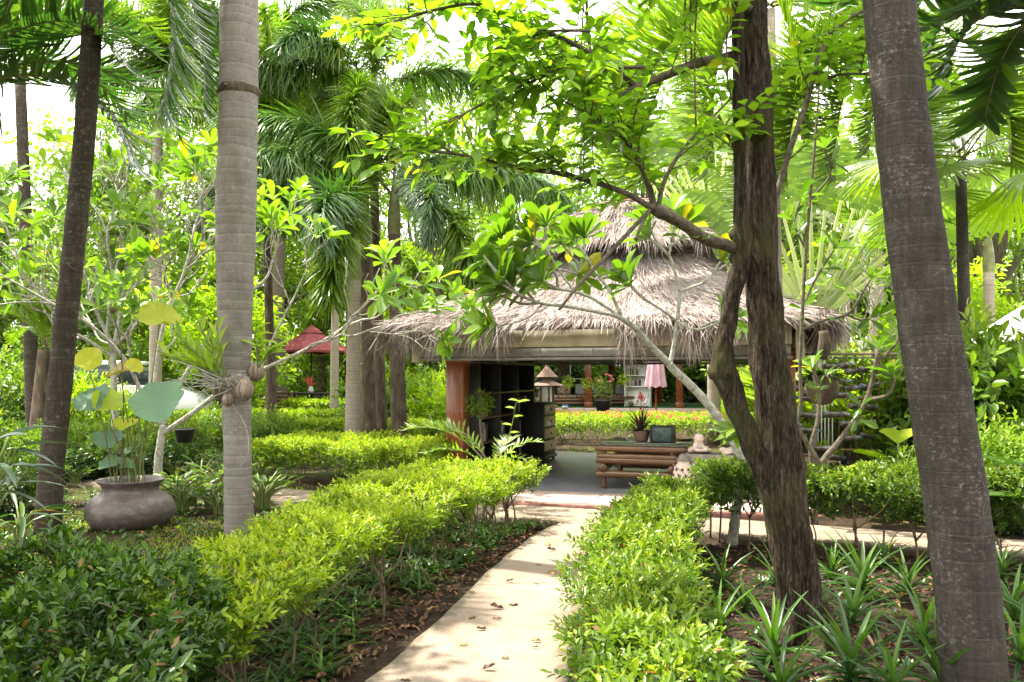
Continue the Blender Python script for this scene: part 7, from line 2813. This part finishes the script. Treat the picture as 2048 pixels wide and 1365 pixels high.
BT = ((1583, 739, 0), (1610, 731, 1), (1665, 733, 0), (1686, 731, 2), (1703, 743, 1), (1730, 738, 0), (1771, 733, 0), (1797, 735, 2), (1578, 764, 0), (1613, 766, 1), (1680, 763, 0), (1698, 777, 1), (1735, 775, 0), (1767, 768, 0), (1584, 778, 0), (1620, 785, 1), (1680, 790, 0), (1613, 797, 1),
      (1708, 812, 0), (1735, 814, 1), (1613, 830, 0), (1668, 829, 1), (1682, 827, 0), (1700, 847, 0), (1733, 845, 0), (1618, 861, 2), (1700, 877, 0), (1735, 872, 1), (1640, 897, 0), (1672, 915, 0), (1583, 850, 2), (1815, 737, 0))
rz_ = np.random.default_rng(23)
for i, (px, py, k) in enumerate(BT):
    p = at(px, py, D7 - .12)
    if bpro is None:
        bpro = thing('planted_bottle', 'plastic bottle lying on its side, planted and strung in the rack', 'bottle', p, 0, G7)
        mb = MB()
        prof = [(.001, -.155), (.036, -.152), (.042, -.13), (.040, -.05), (.043, 0), (.042, .07), (.030, .11), (.016, .135), (.015, .16)]
        lathe(mb, prof, (0, 0, 0), 16)
        b_ = mb.build('bottle_body', M['bottle_clear'], bpro)
        b_.rotation_euler = (0, R(88), 0)
        mb = MB()
        lathe(mb, [(.019, .15), (.019, .178), (.001, .18)], (0, 0, 0), 12)
        c_ = mb.build('cap', M['blue_cap'], b_)
        mb = MB()
        prof = [(.001, -.150), (.037, -.147), (.0425, -.125), (.041, -.05), (.0435, 0), (.0425, .065), (.031, .10), (.001, .11)]
        m2 = MB()
        lathe(m2, prof, (0, 0, 0), 16)
        v_ = m2.v[0].copy()
        v_[:, 0] = np.maximum(v_[:, 0], -.008) * 1.02
        v_[:, 1] *= 1.02
        mb.add(v_, m2.q[0])
        mb.build('soil_fill', M['bottle_soil'], b_)
        mb = MB()
        d_ = np.column_stack([rz_.normal(size=(22, 2)) * .6, np.full(22, .8)])
        place(mb, LEAF6, np.column_stack([rz_.uniform(-.1, .08, 22), rz_.normal(size=22) * .01, np.full(22, .03)]), d_, rz_.normal(size=(22, 3)), .10, .032, rz_.random(22))
        mb.build('seedling', M['bright'], bpro)
        o = bpro
    else:
        o = clone(bpro)
    o.location = p
    o.rotation_euler = (0, rz_.normal() * .10, rz_.normal() * .45 + (math.pi if rz_.random() < .35 else 0))
    s = rz_.uniform(.72, 1.0)
    o.scale = (s, s * 1.1, s * 1.1)
# round hanging planter
p = at(1645, 772, 9.3)
hg = thing('hanging_planter', 'round dark husk planter hanging before the bottle rack with drooping leaves', 'hanging plant', p)
mb = MB()
lathe(mb, [(.001, -.22), (.09, -.20), (.17, -.10), (.185, .0), (.16, .10), (.14, .13), (.13, .12), (.001, .08)], (0, 0, 0), 24, wob=.02)
mb.build('pot', M['dark_bark'], hg)
mb = MB()
tube(mb, smooth_path([(0, 0, .08), (.01, 0, .4), (-.02, 0, .9)], [.008] * 3, 4)[0], [.006] * 9, 5)
tube(mb, smooth_path([(.0, 0, .3), (.03, 0, .45), (.02, 0, .62)], [.06, .075, .05], 4)[0], [.05, .06, .07, .075, .075, .07, .06, .055, .05], 10)
mb.build('hanger', M['dark_bark'], hg)
mb = MB()
n = 60
a_ = rz_.uniform(0, 6.28, n)
place(mb, LEAF_LONG, np.column_stack([.1 * np.cos(a_), .1 * np.sin(a_), np.full(n, .1)]), np.column_stack([np.cos(a_), np.sin(a_), rz_.uniform(-.2, 1.6, n)]), np.array([0, 0, 1.0]), rz_.uniform(.12, .26, n), .035, rz_.random(n))
mb.build('foliage', M['dark_bush'], hg)
# brown stool/bench under the rack
g = gnd(1712, 935)
bs_ = thing('wooden_stool', 'low brown wooden table under the bottle rack beside the taro', 'table', (g.x, g.y, 0), R(-14))
mb = MB()
box(mb, (0, 0, .30), (.5, .34, .045), bev=.008)
mb.build('table_top', M['bamboo'], bs_)
for x in (-.2, .2):
    for y in (-.12, .12):
        mb = MB()
        box(mb, (x, y, .138), (.06, .06, .276), bev=.006)
        mb.build('leg', M['black_wood'], bs_)
